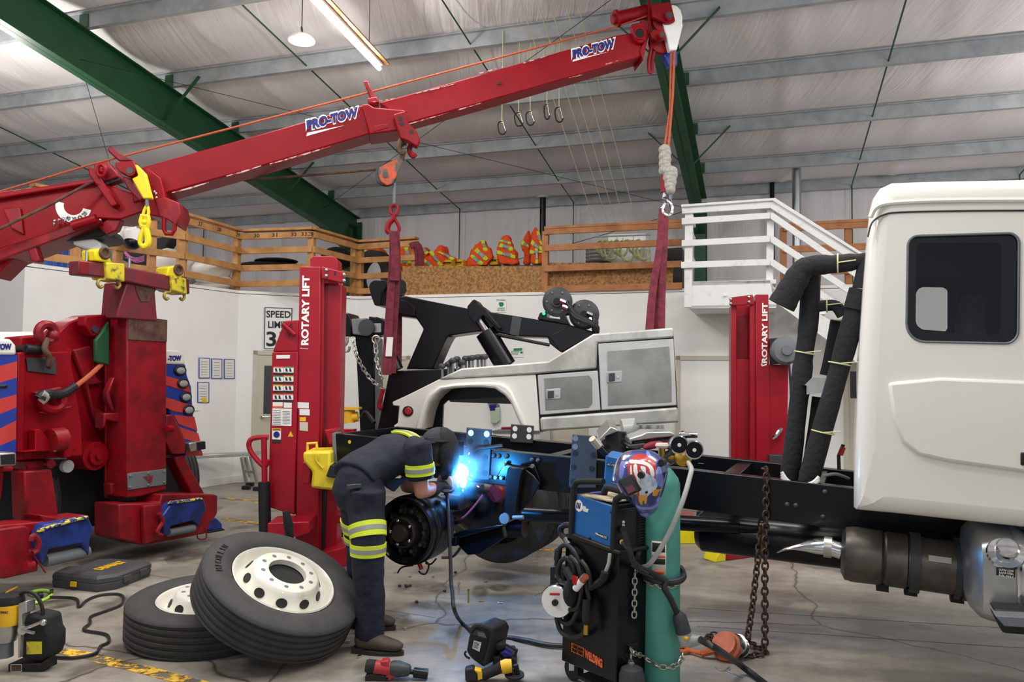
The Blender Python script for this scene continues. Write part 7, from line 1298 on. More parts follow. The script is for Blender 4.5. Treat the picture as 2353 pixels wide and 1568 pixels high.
def proj(p):
    q = RM.transposed() @ (p-EY); return CX-F*q.x/q.z, CY+F*q.y/q.z
def rim_pt(q, r): return c+(a*math.cos(q)+b*math.sin(q))*r+d*.1263
qc = min((2*PI*k/360 for k in range(360)), key=lambda q: (lambda z: (z[0]-522)**2+(z[1]-1285)**2)(proj(rim_pt(q, .39))))
for k, ch in enumerate('MICHELIN'):
    q = qc-math.radians(40)*(k+.5-4)/8; rd = a*math.cos(q)+b*math.sin(q); tg = -d.cross(rd); p = rim_pt(q, .375); w_ = .025 if ch != 'I' else .007
    text(ch, p-tg*w_/2, p+tg*w_/2, p-tg*w_/2+rd*.034, BLK, ty, 'lettering', th=.003)
# ================================================================ tools on the floor
kc = kDR
t = thing('tool_case', 'dark grey plastic tool case with yellow lettering lying on the floor', 'case', G(225, 1365))
z0 = .0; top = .115; q = [G(*kc(z)[0], top) for z in ((610, 320), (1100, 372), (1330, 340), (1700, 200), (1250, 165), (1130, 170), (900, 250), (760, 255))]
dn = [V((p.x, p.y, 0)) for p in q]; cen = sum(q, V((0, 0, 0)))/len(q); m = MB(); R = [[V((p.x, p.y, z))+(V((p.x, p.y, 0))-V((cen.x, cen.y, 0)))*s for p in q] for z, s in ((0, .0), (.045, .03), (.055, .03), (.057, .015), (.062, .015), (.064, .03), (.095, .03), (.115, -.03))]; m.rings(R); bo = m.build('case_shell', CASEB, t, bevel=.004)
text('DEWALT', G(*kc((1150, 300))[0], top+.002), G(*kc((1445, 208))[0], top+.002), G(*kc((1045, 290))[0], top+.002), DWY, bo, bold=.05)
lx = [G(*kc(z)[0], 0) for z in ((820, 520), (880, 520))]; p_ = G(*kc((850, 575))[0], 0); vz = (q[1]-q[0]); vz.z = 0; vz.normalize(); pm = (q[0]+q[1])/2; nn = V((vz.y, -vz.x, 0)); m = MB(); m.obox(V((pm.x, pm.y, .03))+nn*.012-vz*.02, vz*.05, nn*.012, V((0, 0, .035))); m.build('yellow_tag', DWY, bo)
for f_ in (.25, .75):
    pa = q[2]+(q[3]-q[2])*f_; vd = (q[3]-q[2]); vd.z = 0; vd.normalize(); nn = V((vd.y, -vd.x, 0)); m = MB(); m.obox(V((pa.x, pa.y, .03))-vd*.04+nn*.0, vd*.08, nn*.02, V((0, 0, .05))); m.build('latch', CASEB, bo, bevel=.004)
# magnetic drill
t = thing('magnetic_drill', 'yellow and black magnetic drill press standing on the floor', 'drill', G(60, 1540)); Yd = G(60, 1545).y; dq = lambda z, o=0: P(*kc(z)[0], Yd+o)
def dpart(nm, px, th, off, m_, par=t, bev=.006): m = MB(); m.prism([dq(z, off) for z in px], (0.02, th, 0)); return m.build(nm, m_, par, bevel=bev)
mb_ = dpart('magnet_base', [(88, 1365), (130, 1360), (460, 1358), (462, 1462), (88, 1462)], .12, 0, BLK); o = mb_
m = MB(); m.prism([dq((460, 1358)), dq((540, 1300)), dq((540, 1400)), dq((462, 1462))], (.005, .06, 0)); m.build('base_side', BLK, mb_); g = dpart('maker_badge', [(120, 1370), (205, 1370), (205, 1450), (120, 1450)], .002, -.003, WHITE, mb_, 0); dpart('badge_face', [(126, 1376), (199, 1376), (199, 1444), (126, 1444)], .002, -.005, BELT, g, 0)
bdy = dpart('motor_housing', [(215, 880), (330, 790), (520, 830), (545, 980), (580, 1040), (575, 1200), (540, 1290), (480, 1340), (225, 1310), (215, 1000)], .12, .0, BLKM, t, .02); dpart('spec_label', [(300, 1110), (430, 1110), (430, 1250), (298, 1255)], .002, -.004, YELW, bdy, 0)
dpart('slide_column', [(205, 680), (295, 650), (300, 780), (240, 800), (215, 1290), (200, 1300)], .05, -.02, ALU)
m = MB(); m.tube(smooth([dq(z, .02) for z in ((195, 690), (205, 620), (250, 560), (320, 545), (400, 580), (455, 660), (485, 760), (485, 870))], 5), .01, 8); m.build('motor_cord', BLK, t)
m = MB(); a_ = dq((80, 900), .02); b2 = dq((100, 560), .02); h_ = (b2-a_).length; m.lathe([(0, 0), (.075, 0), (.08, .03), (.078, h_*.68), (.07, h_*.7)], a_, b2-a_, 24, 0); m.lathe([(.078, h_*.68), (.08, h_*.75), (.07, h_*.95), (.04, h_), (0, h_)], a_, b2-a_, 24, 1); mo = m.build('motor', [DWY, BLK], t); m = MB(); m.obox(dq((58, 565), -.06), V((.05, 0, .025)), V((0, .02, 0)), V((.006, 0, .012))); m.build('yellow_stripe', DWY, mo)
text('DEWALT', dq((0, 795), -.068), dq((95, 795), -.068), dq((0, 765), -.068), BLK, mo)
m = MB(); m.lathe([(0, 0), (.05, 0), (.06, .04), (.06, .12), (.08, .14)], dq((70, 1100), .02), (0, 0, 1), 20); m.build('gearbox', ALU, t); m = MB(); m.cyl(dq((60, 1280), .02), dq((60, 1110), .02), .04); m.build('arbor', GREY, t)
m = MB(); c = dq((250, 980), -.05); m.cyl(c, c+V((0, .04, 0)), .025); m.cyl(c, dq((490, 880), -.07), .009); m.ball(dq((490, 890), -.07), .018, 6); m.cyl(c, dq((380, 1010), -.08), .009); m.build('feed_handle', CHROME, t)
m = MB(); pts = [G(*kc(z)[0], .012) for z in ((560, 1270), (650, 1285), (850, 1290), (1080, 1240), (1140, 1160), (1220, 1120), (1235, 1070), (1180, 1020), (950, 975), (1020, 900), (1030, 825), (1200, 760), (1370, 690), (1400, 610), (1330, 570), (1150, 580), (1000, 630), (895, 715), (880, 640), (800, 610), (560, 605))]; m.tube(smooth(pts, 5), .009, 8); tag(m.build('drill_cable', CABLE), 'black drill cord wandering over the floor beside the wheels', 'cord')
m = MB(); pts = [G(*kc(z)[0], .012) for z in ((250, 690), (400, 670), (520, 625), (590, 570), (540, 535), (430, 530), (340, 560), (400, 590))]; m.tube(smooth(pts, 5), .011, 8); o = m.build('extension_lead', mat('lime cord', (176, 226, 70), .5)); tag(o, 'bright lime extension cord coiled behind the magnetic drill', 'cord'); m = MB(); m.cyl(G(*kc((560, 560))[0], .02), G(*kc((605, 555))[0], .02), .025); m.cyl(G(*kc((430, 590))[0], .02), G(*kc((480, 580))[0], .02), .022); m.build('cord_plug', BLK, o)
# impact wrench
ki = kTO; Yi = G(900, 1562).y; iq = lambda z, o=0: P(*ki(z)[0], Yi+o)
t = thing('impact_wrench', 'red and black cordless impact wrench with a long socket on the floor', 'impact wrench', G(880, 1566))
m = MB(); ax = (iq((640, 1010))-iq((300, 970))).normalized(); m.lathe([(0, 0), (.03, 0), (.036, .015), (.036, .05), (.033, .055)], iq((255, 970)), ax, 20, 1); m.lathe([(.033, .03), (.036, .05), (.036, .13), (.033, .14)], iq((255, 972)), ax, 20, 0); m.build('motor_housing', [TOOLR, BLKM], t)
m = MB(); m.lathe([(.033, 0), (.04, .01), (.042, .05), (.036, .07), (.036, .075), (.03, .1), (.02, .11), (0, .11)], iq((490, 990)), ax, 24); m.build('hammer_case', DGREY, t)
m = MB(); m.lathe([(0, 0), (.012, 0), (.012, .03), (.026, .035), (.026, .11), (.02, .11), (.02, .09), (0, .09)], iq((655, 1025)), ax, 20); m.build('socket', BLACK, t)
for px_, mm, nm in (([(425, 1000), (535, 1010), (540, 1070), (480, 1120), (440, 1100), (450, 1050)], TOOLR, 'grip'), ([(395, 930), (465, 920), (490, 1000), (420, 1010)], TOOLR, 'top_housing'), ([(245, 1070), (300, 1045), (480, 1075), (490, 1100), (460, 1140), (245, 1140)], BLK, 'battery'), ([(340, 1020), (400, 1000), (430, 1040), (380, 1070)], BLKM, 'trigger')):
    m = MB(); m.prism([iq(z, -.03) for z in px_], (0, .06, 0)); m.build(nm, mm, t, bevel=.006)
# wire feeder suitcase
t = thing('wire_feeder', 'black suitcase wire feeder standing open topped on the floor', 'wire feeder', G(1110, 1545)); Yw = G(1100, 1545).y; wq = lambda z, o=0: P(*ki(z)[0], Yw+o)
m = MB(); m.prism([wq(z) for z in ((1220, 830), (1245, 690), (1280, 600), (1330, 580), (1440, 620), (1470, 680), (1410, 960), (1390, 990), (1290, 920), (1250, 880))], (.1, .16, .0)); cs = m.build('case', BLK, t, bevel=.012)
m = MB(); m.tube(smooth([wq(z, -.02) for z in ((1270, 640), (1310, 590), (1360, 585), (1440, 615), (1470, 690), (1440, 840), (1410, 950))], 4), .014, 8); m.build('rim', BLKM, cs)
m = MB(); m.prism([wq(z, -.006) for z in ((1275, 660), (1300, 620), (1400, 640), (1420, 710), (1380, 700))], (0, .004, 0)); m.build('handle_opening', DGREY, cs); m = MB(); m.prism([wq(z, -.008) for z in ((1330, 640), (1400, 655), (1420, 700), (1340, 680))], (0, .006, 0)); m.build('reel_part', GREY, cs)
m = MB(); m.prism([wq(z, -.006) for z in ((1298, 725), (1370, 745), (1352, 835), (1282, 800))], (0, .003, 0)); lb3 = m.build('rating_label', PAPER, cs, sm=0)
for k in range(5): m = MB(); m.prism([wq(z, -.008) for z in ((1302-k*3, 740+k*12), (1350-k*3, 753+k*12), (1349-k*3, 757+k*12), (1301-k*3, 744+k*12))], (0, .001, 0)); m.build('text_line', INK, lb3, sm=0)
m = MB(); m.tube(smooth([wq(z, .02) for z in ((1225, 830), (1210, 850), (1225, 880), (1260, 900))], 4), .006, 6); m.tube([wq(z, .08) for z in ((1540, 890), (1600, 760), (1715, 820), (1690, 880))], .009, 8); m.build('side_handle', BLK, cs)
m = MB(); m.prism([wq(z, .06) for z in ((1500, 760), (1610, 755), (1600, 800), (1560, 830), (1500, 830))], (0, .08, 0)); m.build('wire_drive', BLKM, cs, bevel=.01); m = MB(); m.prism([wq(z, .05) for z in ((1550, 850), (1600, 830), (1670, 880), (1590, 895))], (0, .06, .01)); m.build('blue_cover', BLUET, cs, bevel=.004)
m = MB(); m.prism([wq(z, .06) for z in ((1480, 880), (1700, 890), (1720, 990), (1480, 1000))], (0, .2, 0)); m.build('base', BLKM, t, bevel=.01)
# angle grinder
t = thing('angle_grinder', 'yellow and black cordless angle grinder in front of the wire feeder', 'grinder', G(1130, 1566)); Yg = Yw-.12; gq = lambda z, o=0: P(*ki(z)[0], Yg+o)
m = MB(); m.loft([(gq((1380, 1060)), .028, .03), (gq((1450, 1035)), .026, .026), (gq((1540, 995)), .027, .028), (gq((1570, 980)), .03, .032)], 14); gb = m.build('body', BLKM, t); m = MB(); m.loft([(gq((1565, 985)), .032, .034), (gq((1610, 975)), .036, .038), (gq((1665, 970)), .034, .034)], 14, caps=True); m.build('gear_head', DWY, gb); m = MB(); m.prism([gq(z, -.03) for z in ((1210, 1010), (1290, 990), (1330, 1040), (1335, 1126), (1215, 1126))], (0, .06, 0)); m.build('battery', BLK, t, bevel=.008); m = MB(); m.prism([gq(z, -.028) for z in ((1270, 1000), (1370, 1020), (1390, 1090), (1335, 1120), (1330, 1050))], (0, .05, 0)); m.build('battery_mount', DWY, t, bevel=.006)
c = gq((1690, 1090)); m = MB(); m.lathe([(0, 0), (.052, 0), (.052, .008), (0, .008)], V((c.x, c.y, .03)), (.0, -.1, 1), 24); m.cyl(V((c.x, c.y, .03)), gq((1650, 990)), .012); m.build('wheel', BLKM, t); m = MB(); m.tube([gq((1700, 960)), gq((1720, 1040))], .014); m.build('side_grip', BLK, t)
# bolts dropped on the floor
bl = (((1150, 200), (1152, 270), .012, 'tall bolt standing upright on the floor', CHROME), ((1185, 345), (1245, 352), .008, 'brass coloured bolt lying beside the upright bolt', BRASS), ((1345, 342), (1395, 345), .007, 'bolt lying between two others in a line on the floor', BRASS), ((1530, 360), (1580, 362), .008, 'bolt lying at the end of the line of three', ALU), ((635, 200), (695, 190), .012, 'dark bolt with sleeve lying near the boot', DGREY), ((1420, 148), (1400, 155), .009, 'small nut far out on the stained floor', ALU))
for (a_, b2, r, lab, mm) in bl:
    A, B = G(*ki(a_)[0], r), G(*ki(b2)[0], r)
    if 'upright' in lab: A = V((B.x, B.y, .095)); B = V((B.x, B.y, .0))
    t = thing('bolt', lab, 'bolt', V((A.x, A.y, 0)), 'bolts on the floor'); m = MB(); m.cyl(A, B, r*.65, 10); m.build('shank', mm, t); m = MB(); dd = (B-A).normalized(); m.cyl(A, A+dd*r, r*1.25, 6); m.build('head', mm, t)
for k, (x, y) in enumerate(((85, 735), (192, 880), (540, 65), (680, 105), (900, 107), (1015, 245), (580, 195), (635, 610), (745, 350), (1120, 65))):
    p_ = G(*ki((x, y))[0], .008); m = MB(); m.cyl(p_-V((0, 0, .008)), p_+V((0, 0, .007)), .013, 6); tag(m.build('nut', (CHROME, CHROME, CHROME, ALU, ALU, DGREY, DGREY, ALU, DGREY, DGREY)[k]), ('shiny nut between the leaning wheel and the boot heel', 'shiny nut on the floor above the impact wrench', 'nut under the brake drum next to the dangling hose', 'nut on the stained floor just beyond the sleeved bolt', 'nut on the floor behind the hanging torch cable, nearer the boot', 'dark nut beside the upright bolt', 'dark nut touching the sleeved bolt', 'tiny washer on the floor in front of the boot toe', 'dark scrap nut between boot and torch cable', 'dark nut on the floor behind the torch cable under the differential')[k], 'nut', 'nuts on the floor')
# ================================================================ the welder at work
FD = V((.8, .6, 0)); SD = V((.6, -.8, 0)); UP = V((0, 0, 1))            # facing, towards his own right, up
pm = lambda x, y, Y: P(x, y, Y)
HIP, WST, CHS, SHO, NEK = pm(832, 1112, 4.74), pm(846, 1078, 4.78), pm(898, 1046, 4.86), pm(945, 1034, 4.92), pm(982, 1028, 4.96)
RH, RK, RA = pm(842, 1135, 4.62), pm(846, 1258, 4.57), pm(850, 1462, 4.57)
LH, LK, LA = pm(822, 1135, 4.82), pm(830, 1262, 4.88), pm(836, 1444, 4.98)
RA.z = max(RA.z, .1); LA.z = .1
RS, RE, RW = pm(962, 1032, 4.70), pm(968, 1130, 4.72), pm(1004, 1120, 4.93)
LS, LE, LW = pm(945, 1040, 5.08), pm(935, 1118, 5.06), pm(1008, 1118, 5.16)
HD = pm(1006, 1032, 5.0)
m = MB()
m.loft([(HIP-UP*.08, .14, .1), (HIP, .15, .11), (WST, .14, .1), (CHS, .15, .105), (SHO, .15, .1), (SHO+(NEK-SHO)*.6, .08, .07)], 18, hint=SD)
m.loft([(SHO, .07, .07), (NEK, .058, .06), (HD, .06, .06)], 14, hint=SD)
m.ball(HD, (.078, .1, .115), 12, 0, (SD, FD, UP)); m.ball(HD+FD*.09-UP*.01, (.016, .02, .026), 6, 0, (SD, FD, UP)); m.ball(HD-UP*.07+FD*.045, (.045, .045, .05), 8, 0, (SD, FD, UP))
for s in (-1, 1): m.ball(HD+SD*s*.08-UP*.005, (.012, .022, .032), 6, 0, (SD, FD, UP))
m.loft([(RS, .06, .06), (RS+(RE-RS)*.5, .052, .055), (RE-(RE-RS)*.15, .047, .05), (RE, .046, .048)], 14, hint=FD); m.ball(RE, .047, 10)
m.loft([(RE, .047, .047), (RE+(RW-RE)*.35, .048, .048), (RW, .034, .036)], 14, hint=UP)
m.loft([(LS, .055, .055), (LS+(LE-LS)*.6, .05, .05), (LE, .044, .046)], 14, hint=FD); m.ball(LE, .045, 10); m.loft([(LE, .045, .045), (LE+(LW-LE)*.35, .046, .046), (LW, .033, .035)], 14, hint=UP)
for h, k, a in ((RH, RK, RA), (LH, LK, LA)): m.loft([(h, .075, .08), (k, .055, .055), (k+(a-k)*.35, .055, .055), (a, .04, .04)], 14, hint=FD)
man = m.build('person', SKIN, None, remesh=.012)
tag(man, 'person in navy work clothes with lime stripes bending over the drum and welding', 'person')
# trousers
tr = MB()
legR = [(RH+UP*.03, .115, .125), (RH-UP*.12, .11, .12), (RK+UP*.06, .102, .105), (RK, .1, .1), (RK-UP*.12, .094, .096), (RA+UP*.22, .083, .086), (RA+UP*.1, .086, .088), (RA+UP*.0, .088, .084), (RA-UP*.03, .086, .08)]
legL = [(LH+UP*.03, .11, .12), (LH-UP*.12, .105, .115), (LK+UP*.06, .098, .1), (LK, .096, .096), (LK-UP*.12, .09, .092), (LA+UP*.22, .08, .083), (LA+UP*.1, .083, .085), (LA-UP*.02, .084, .08)]
tr.loft(legR, 20, hint=FD); tr.loft(legL, 20, hint=FD)
tr.loft([(HIP-UP*.12-FD*.0, .19, .13), (HIP-UP*.04-FD*.025, .2, .15), (HIP+UP*.03-FD*.01, .185, .14), (WST+UP*.01-FD*.02, .17, .125)], 20, hint=SD)
tro = crumple(tr.build('trousers', NAVY, man, remesh=.012), .10, .015)
def pos(sec, t):
    t = max(0, min(len(sec)-1.001, t)); i = int(t); f = t-i; a, b = sec[i], sec[i+1]; return (a[0]+(b[0]-a[0])*f, a[1]+(b[1]-a[1])*f, a[2]+(b[2]-a[2])*f)
def hoop(sec, z0, z1, name, m_, par, hint, grow, lines=6):
    def find(z):
        best = min((abs(pos(sec, i*.02)[0].z-z), i*.02) for i in range(int((len(sec)-1)*50))); return best[1]
    t0, t1 = find(z0), find(z1); q = MB(); q.loft([tuple([pos(sec, t0+(t1-t0)*k/lines)[0]]+[pos(sec, t0+(t1-t0)*k/lines)[j]+grow for j in (1, 2)]) for k in range(lines+1)], 28, hint=hint); return q.build(name, m_, par, sm=60)
zpx = lambda y: pm(845, y, 4.47).z
for sec, dz, g_ in ((legR, 0, .006), (legL, .0, .006)):
    for y0, y1 in ((1216, 1244), (1257, 1284)):
        b = hoop(sec, zpx(y0)+dz, zpx(y1)+dz, 'lime_stripe', LIME, tro, FD, g_); hoop(sec, zpx(y0+(y1-y0)*.34)+dz, zpx(y0+(y1-y0)*.7)+dz, 'silver_stripe', SILV, b, FD, g_+.0015)
m = MB(); a_ = pm(796, 1115, 4.53); fd2 = V((.93, -.1, .02)); m.obox(a_, V((.085, .0, .008)), V((0, .02, 0)), V((0, 0, -.026))); m.build('back_pocket_flap', DGREY, tro, bevel=.004)
# shirt
sh = MB()
sh.loft([(HIP+UP*.035-FD*.06, .2, .125), (WST-FD*.03, .195, .125), (WST+(CHS-WST)*.55, .2, .125), (CHS, .215, .125), (CHS+(SHO-CHS)*.7, .215, .12), (SHO, .19, .105), (SHO+(NEK-SHO)*.55, .11, .08)], 24, hint=SD)
slR = [(RS-SD*.06+UP*.0, .085, .08), (RS, .088, .085), (RS+(RE-RS)*.35, .083, .08), (RS+(RE-RS)*.66, .083, .078), (RS+(RE-RS)*.72, .084, .078)]
slL = [(LS+SD*.05, .08, .08), (LS, .08, .08), (LS+(LE-LS)*.4, .074, .074), (LS+(LE-LS)*.72, .076, .074)]
sh.loft(slR, 20, hint=FD); sh.loft(slL, 20, hint=FD)
shirt = crumple(sh.build('work_shirt', NAVY, man, remesh=.012), .11, .018)
b = hoop(slR, pm(968, 1066, 4.7).z, pm(968, 1091, 4.7).z, 'lime_stripe', LIME, shirt, FD, .008); hoop(slR, pm(968, 1074, 4.7).z, pm(968, 1083, 4.7).z, 'silver_stripe', SILV, b, FD, .011)
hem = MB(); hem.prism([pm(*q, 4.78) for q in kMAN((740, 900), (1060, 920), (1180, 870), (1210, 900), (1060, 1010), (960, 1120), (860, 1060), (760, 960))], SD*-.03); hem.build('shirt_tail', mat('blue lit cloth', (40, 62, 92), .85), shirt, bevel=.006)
# lime yoke stripe over the back of the shoulder, laid on the shirt
def onshirt(zs, wd_, name, m_, par, lift):
    pts = [pm(*q, Yq) for q, Yq in zs]; R = []
    for i, p in enumerate(smooth(pts, 5)): R.append(p)
    n = len(R); q = MB(); ring = []
    for i, p in enumerate(R):
        t_ = (R[min(i+1, n-1)]-R[max(i-1, 0)]).normalized(); out_ = (p-(CHS+(SHO-CHS)*.6)); out_ -= t_*out_.dot(t_); out_.normalize(); s = t_.cross(out_).normalized(); ring.append([p+out_*(lift-.012)-s*wd_, p+out_*lift-s*wd_, p+out_*lift+s*wd_, p+out_*(lift-.012)+s*wd_])
    q.rings(ring); return q.build(name, m_, par)
yk_ = [((907, 995), 4.93), ((928, 997), 4.87), ((945, 1003), 4.80), ((957, 1013), 4.745), ((964, 1023), 4.705)]
b = onshirt(yk_, .03, 'lime_stripe', LIME, shirt, .016); onshirt(yk_, .01, 'silver_stripe', SILV, b, .020)
# boots
def boot(a, nm='boot'):
    f = FD*.55+SD*.55; f = V((.95, -.18, 0)).normalized(); s = V((-f.y, f.x, 0)); o = V((a.x, a.y, 0)); q = MB()
    q.loft([(o-f*.075+UP*.06, .038, .035), (o-f*.05+UP*.068, .05, .05), (o+f*.04+UP*.066, .05, .052), (o+f*.11+UP*.055, .05, .04), (o+f*.17+UP*.05, .045, .03), (o+f*.205+UP*.045, .025, .018)], 16, hint=s); q.loft([(o-f*.01+UP*.05, .05, .058), (o-f*.01+UP*.13, .05, .055), (o-f*.01+UP*.19, .05, .052)], 16, hint=s)
    b_ = q.build(nm, BOOT, man, remesh=.008)
    q = MB(); pts = []
    for k in range(28):
        t_ = 2*PI*k/28; x, y = math.cos(t_), math.sin(t_); pts.append(o+f*(.062+.152*x)+s*.052*y*(1-.12*x))
    q.rings([[p+UP*z for p in pts] for z in (.0, .012, .024)]); q.build('boot_sole', SOLE, b_)
    q = MB(); q.prism([o+f*x+s*y for x, y in ((-.092, -.042), (-.01, -.045), (-.01, .045), (-.092, .042))], UP*.03); q.build('boot_heel', SOLE, b_); return b_
boot(RA+V((-.0, -.03, 0))); boot(LA)
# cap, headgear and welding hood
cp = MB(); cu_ = (UP+FD*-.05).normalized(); cc_ = HD+UP*.035
R = []
for j in range(8):
    th = PI/2*j/7.2; R.append([cc_+SD*.092*math.cos(th)*math.cos(2*PI*k/28)+FD*.118*math.cos(th)*math.sin(2*PI*k/28)+UP*.105*math.sin(th) for k in range(28)])
cp.rings(R); cap = cp.build('cap', mat('dark cap', (40, 42, 52), .8, bump=.2, bs=60), man, sm=60)
m = MB(); bc_ = cc_-FD*.1; m.prism([bc_+SD*.075, bc_+SD*.065-FD*.05-UP*.01, bc_+SD*.03-FD*.085-UP*.02, bc_-SD*.03-FD*.085-UP*.02, bc_-SD*.065-FD*.05-UP*.01, bc_-SD*.075], UP*.006); m.build('cap_brim', mat('dark brim', (36, 38, 48), .8), cap, bevel=.002)
m = MB(); m.tube([cc_+UP*.02+SD*.1*math.cos(2*PI*k/24)+FD*.125*math.sin(2*PI*k/24) for k in range(24)], .01, 8, True); hg = m.build('headgear_band', BLKM, man); m = MB(); m.ball(cc_+UP*.03-FD*.135+SD*.02, (.03, .03, .028), 8); m.build('ratchet_knob', BLK, hg); m = MB(); m.box(cc_+UP*.03-FD*.1+SD*.08, (.06, .02, .035), (FD, SD, UP)); m.build('side_pad', DGREY, hg)
m = MB(); m.loft([(HD+UP*.06-FD*.02, .083, .1), (HD+UP*.0-FD*.025, .085, .092), (HD-UP*.05-FD*.035, .075, .065), (HD-UP*.085-FD*.04, .06, .04)], 20, hint=SD); m.build('hair', mat('dark hair', (52, 42, 38), .8, bump=.3, bs=80), man)
hc_ = HD+FD*.05
m = MB(); R = []
for (t_, wd_, dp) in ((.15, .05, .03), (.12, .085, .075), (.06, .105, .105), (-.02, .11, .115), (-.1, .1, .105), (-.17, .082, .085), (-.215, .05, .05)):
    R.append([hc_+UP*t_*.9+FD*(-.02-t_*.05)+SD*wd_*math.cos(a_)+FD*(dp*math.sin(a_)) for a_ in [PI*-.22+(PI*1.44)*k/20 for k in range(21)]])
n = 21; m.v = [p for r in R for p in r]; m.f = [(i*n+k, i*n+k+1, (i+1)*n+k+1, (i+1)*n+k) for i in range(6) for k in range(20)]+[list(range(n))]; m.m = [0]*len(m.f); hood = m.build('welding_hood', BLKM, man, sol=.006, sm=60)
m = MB(); c = hc_+FD*.105-UP*.0; m.box(c, (.11, .02, .09), (SD, FD, UP)); m.build('hood_lens', BLACK, hood)
# gloved hands closed on the torch
ARCP = pm(1055, 1086, 5.2)
def glove(wr, tipdir, name, sgn):
    f = V(tipdir).normalized(); s = f.cross(UP).normalized()*sgn; u_ = s.cross(f)*sgn; q = MB()
    palm = wr+f*.075; q.loft([(wr-f*.09, .058, .055), (wr-f*.04, .054, .05), (wr, .042, .04), (wr+f*.05, .046, .026), (wr+f*.1, .044, .022)], 14, hint=s)
    for k, L_ in enumerate((.92, 1.0, .95, .8)):
        b0 = wr+f*.095+s*(.033-.022*k); q.tube(smooth([b0, b0+f*.04*L_+u_*.004, b0+f*.058*L_-u_*.03, b0+f*.035*L_-u_*.055, b0+f*.008-u_*.055], 3), [.0125]*4+[.0115]*9, 8)
    t0 = wr+f*.03+s*.038; q.tube(smooth([t0, t0+f*.03+s*.02-u_*.012, t0+f*.065+s*.006-u_*.03, t0+f*.085-s*.012-u_*.035], 3), [.0145]*5+[.012]*5, 8)
    return q
gr = glove(RW+(RW-RE).normalized()*.0, (pm(1040, 1104, 5.1)-RW), 'glove', 1).build('glove', BLKM, man, remesh=.006)
gw = pm(1030, 1108, 5.05); m = MB(); f = (pm(1042, 1106, 5.12)-pm(1015, 1118, 4.96)).normalized(); m.loft([(pm(1022, 1110, 5.0)-f*.005, .06, .064), (pm(1028, 1108, 5.02), .064, .068), (pm(1036, 1106, 5.05), .058, .06), (pm(1041, 1104, 5.08), .046, .046)], 16, hint=UP); m.build('white_cuff', GLW, gr)
gl = glove(LW, (pm(1040, 1100, 5.22)-LW), 'glove', -1).build('glove', BLKM, man, remesh=.006)
# torch
t = thing('welding_torch', 'welding torch in the gloved hands with its cable dropping to the floor', 'welding torch', pm(1030, 1130, 5.05))
hb = pm(1026, 1120, 5.06); m = MB(); m.tube(smooth([hb-UP*.05, hb, pm(1038, 1104, 5.12)], 4), .016, 10); m.build('handle', BLK, t); m = MB(); m.tube(smooth([pm(1038, 1104, 5.12), pm(1048, 1095, 5.17), ARCP+V((.0, -.0, -.012))], 4), .011, 10); m.build('nozzle', BRASS, t)
gp = lambda z, Y=None: G(*kTO(z)[0], .02)
cb_ = [hb-UP*.03, pm(1029, 1160, 5.0), pm(1034, 1260, 4.9), pm(1037, 1340, 4.8), P(*kTO((1090, 250))[0], 4.72), P(*kTO((1110, 430))[0], 4.62), gp((1180, 555)), gp((1290, 640))]
m = MB(); m.tube(smooth(cb_, 6), .012, 8); m.build('torch_cable', CABLE, t)
m = MB(); m.tube(smooth([P(*kTO((1470, 690))[0], Yw+.05), gp((1560, 688)), gp((1800, 722)), gp((2000, 765)), gp((2200, 775))], 6), .014, 8); tag(m.build('feeder_cable', CABLE), 'black cable from the wire feeder to the welding cart', 'cable')
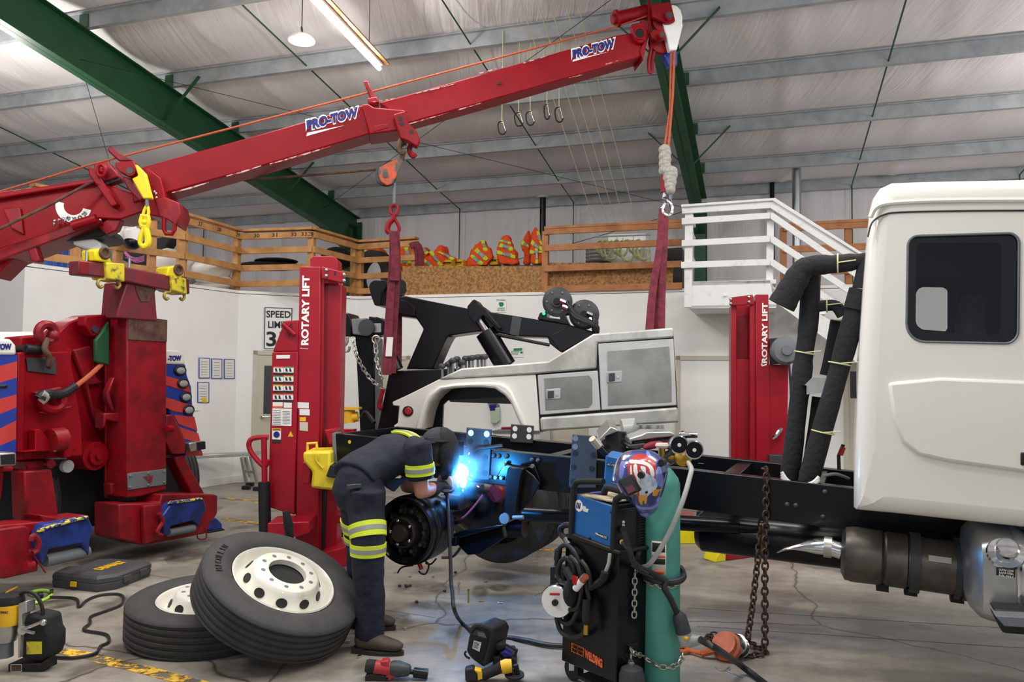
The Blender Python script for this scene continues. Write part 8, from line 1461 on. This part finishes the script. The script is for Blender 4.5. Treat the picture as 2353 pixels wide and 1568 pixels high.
# the arc, its sparks and smoke
t = thing('welding_arc', 'blinding blue white welding arc at the mount plate', 'arc', ARCP)
rn = random.Random(5); m = MB()
m.ball(ARCP+V((0, -.03, .005)), (.066, .03, .058), 10); m.ball(ARCP+V((-.045, -.03, .045)), (.045, .025, .04), 8); m.ball(ARCP+V((.03, -.03, -.05)), (.025, .02, .05), 8); m.build('arc_core', ARC, t)
m = MB()
for k in range(34):
    d = V((rn.uniform(-1, .6), rn.uniform(-1, .1), rn.uniform(-.9, .8))).normalized(); a_ = ARCP+d*rn.uniform(.05, .2)*rn.uniform(.5, 1); m.tube([a_, a_+d*rn.uniform(.004, .02)], .0016, 5)
o = m.build('sparks', SPARK, t); o['kind'] = 'stuff'
bulb(ARCP+V((.02, -.14, -.02)), 50, (.03, .34, 1), .02)
sm_ = bpy.data.materials.new('weld smoke'); sm_.use_nodes = True; nt = sm_.node_tree; nt.nodes.remove(nt.nodes['Principled BSDF']); N = nt.nodes.new; Lk = nt.links.new
vol = N('ShaderNodeVolumeScatter'); vol.inputs['Color'].default_value = (.75, .88, 1, 1); vol.inputs['Anisotropy'].default_value = .2
tcn = N('ShaderNodeTexCoord'); ns = N('ShaderNodeTexNoise'); ns.inputs['Scale'].default_value = 9; ns.inputs['Detail'].default_value = 5; Lk(tcn.outputs['Object'], ns.inputs['Vector'])
ln = N('ShaderNodeVectorMath'); ln.operation = 'LENGTH'; Lk(tcn.outputs['Object'], ln.inputs[0])
mr = N('ShaderNodeMapRange'); Lk(ln.outputs['Value'], mr.inputs[0]); mr.inputs[1].default_value = .02; mr.inputs[2].default_value = .27; mr.inputs[3].default_value = 1; mr.inputs[4].default_value = 0
mp = N('ShaderNodeMapRange'); Lk(ns.outputs[0], mp.inputs[0]); mp.inputs[1].default_value = .38; mp.inputs[2].default_value = .68
pw_ = N('ShaderNodeMath'); pw_.operation = 'POWER'; Lk(mr.outputs[0], pw_.inputs[0]); pw_.inputs[1].default_value = 2.0
mu = N('ShaderNodeMath'); mu.operation = 'MULTIPLY'; Lk(pw_.outputs[0], mu.inputs[0]); Lk(mp.outputs[0], mu.inputs[1]); m2_ = N('ShaderNodeMath'); m2_.operation = 'MULTIPLY'; Lk(mu.outputs[0], m2_.inputs[0]); m2_.inputs[1].default_value = 9.0
Lk(m2_.outputs[0], vol.inputs['Density']); Lk(vol.outputs[0], nt.nodes['Material Output'].inputs['Volume'])
m = MB(); m.ball((0, 0, 0), (.28, .28, .28), 12); o = m.build('weld_smoke', sm_); o.location = ARCP+V((-.03, -.12, .05)); tag(o, 'wisps of blue lit smoke around the welding arc', 'smoke', None, 'stuff')
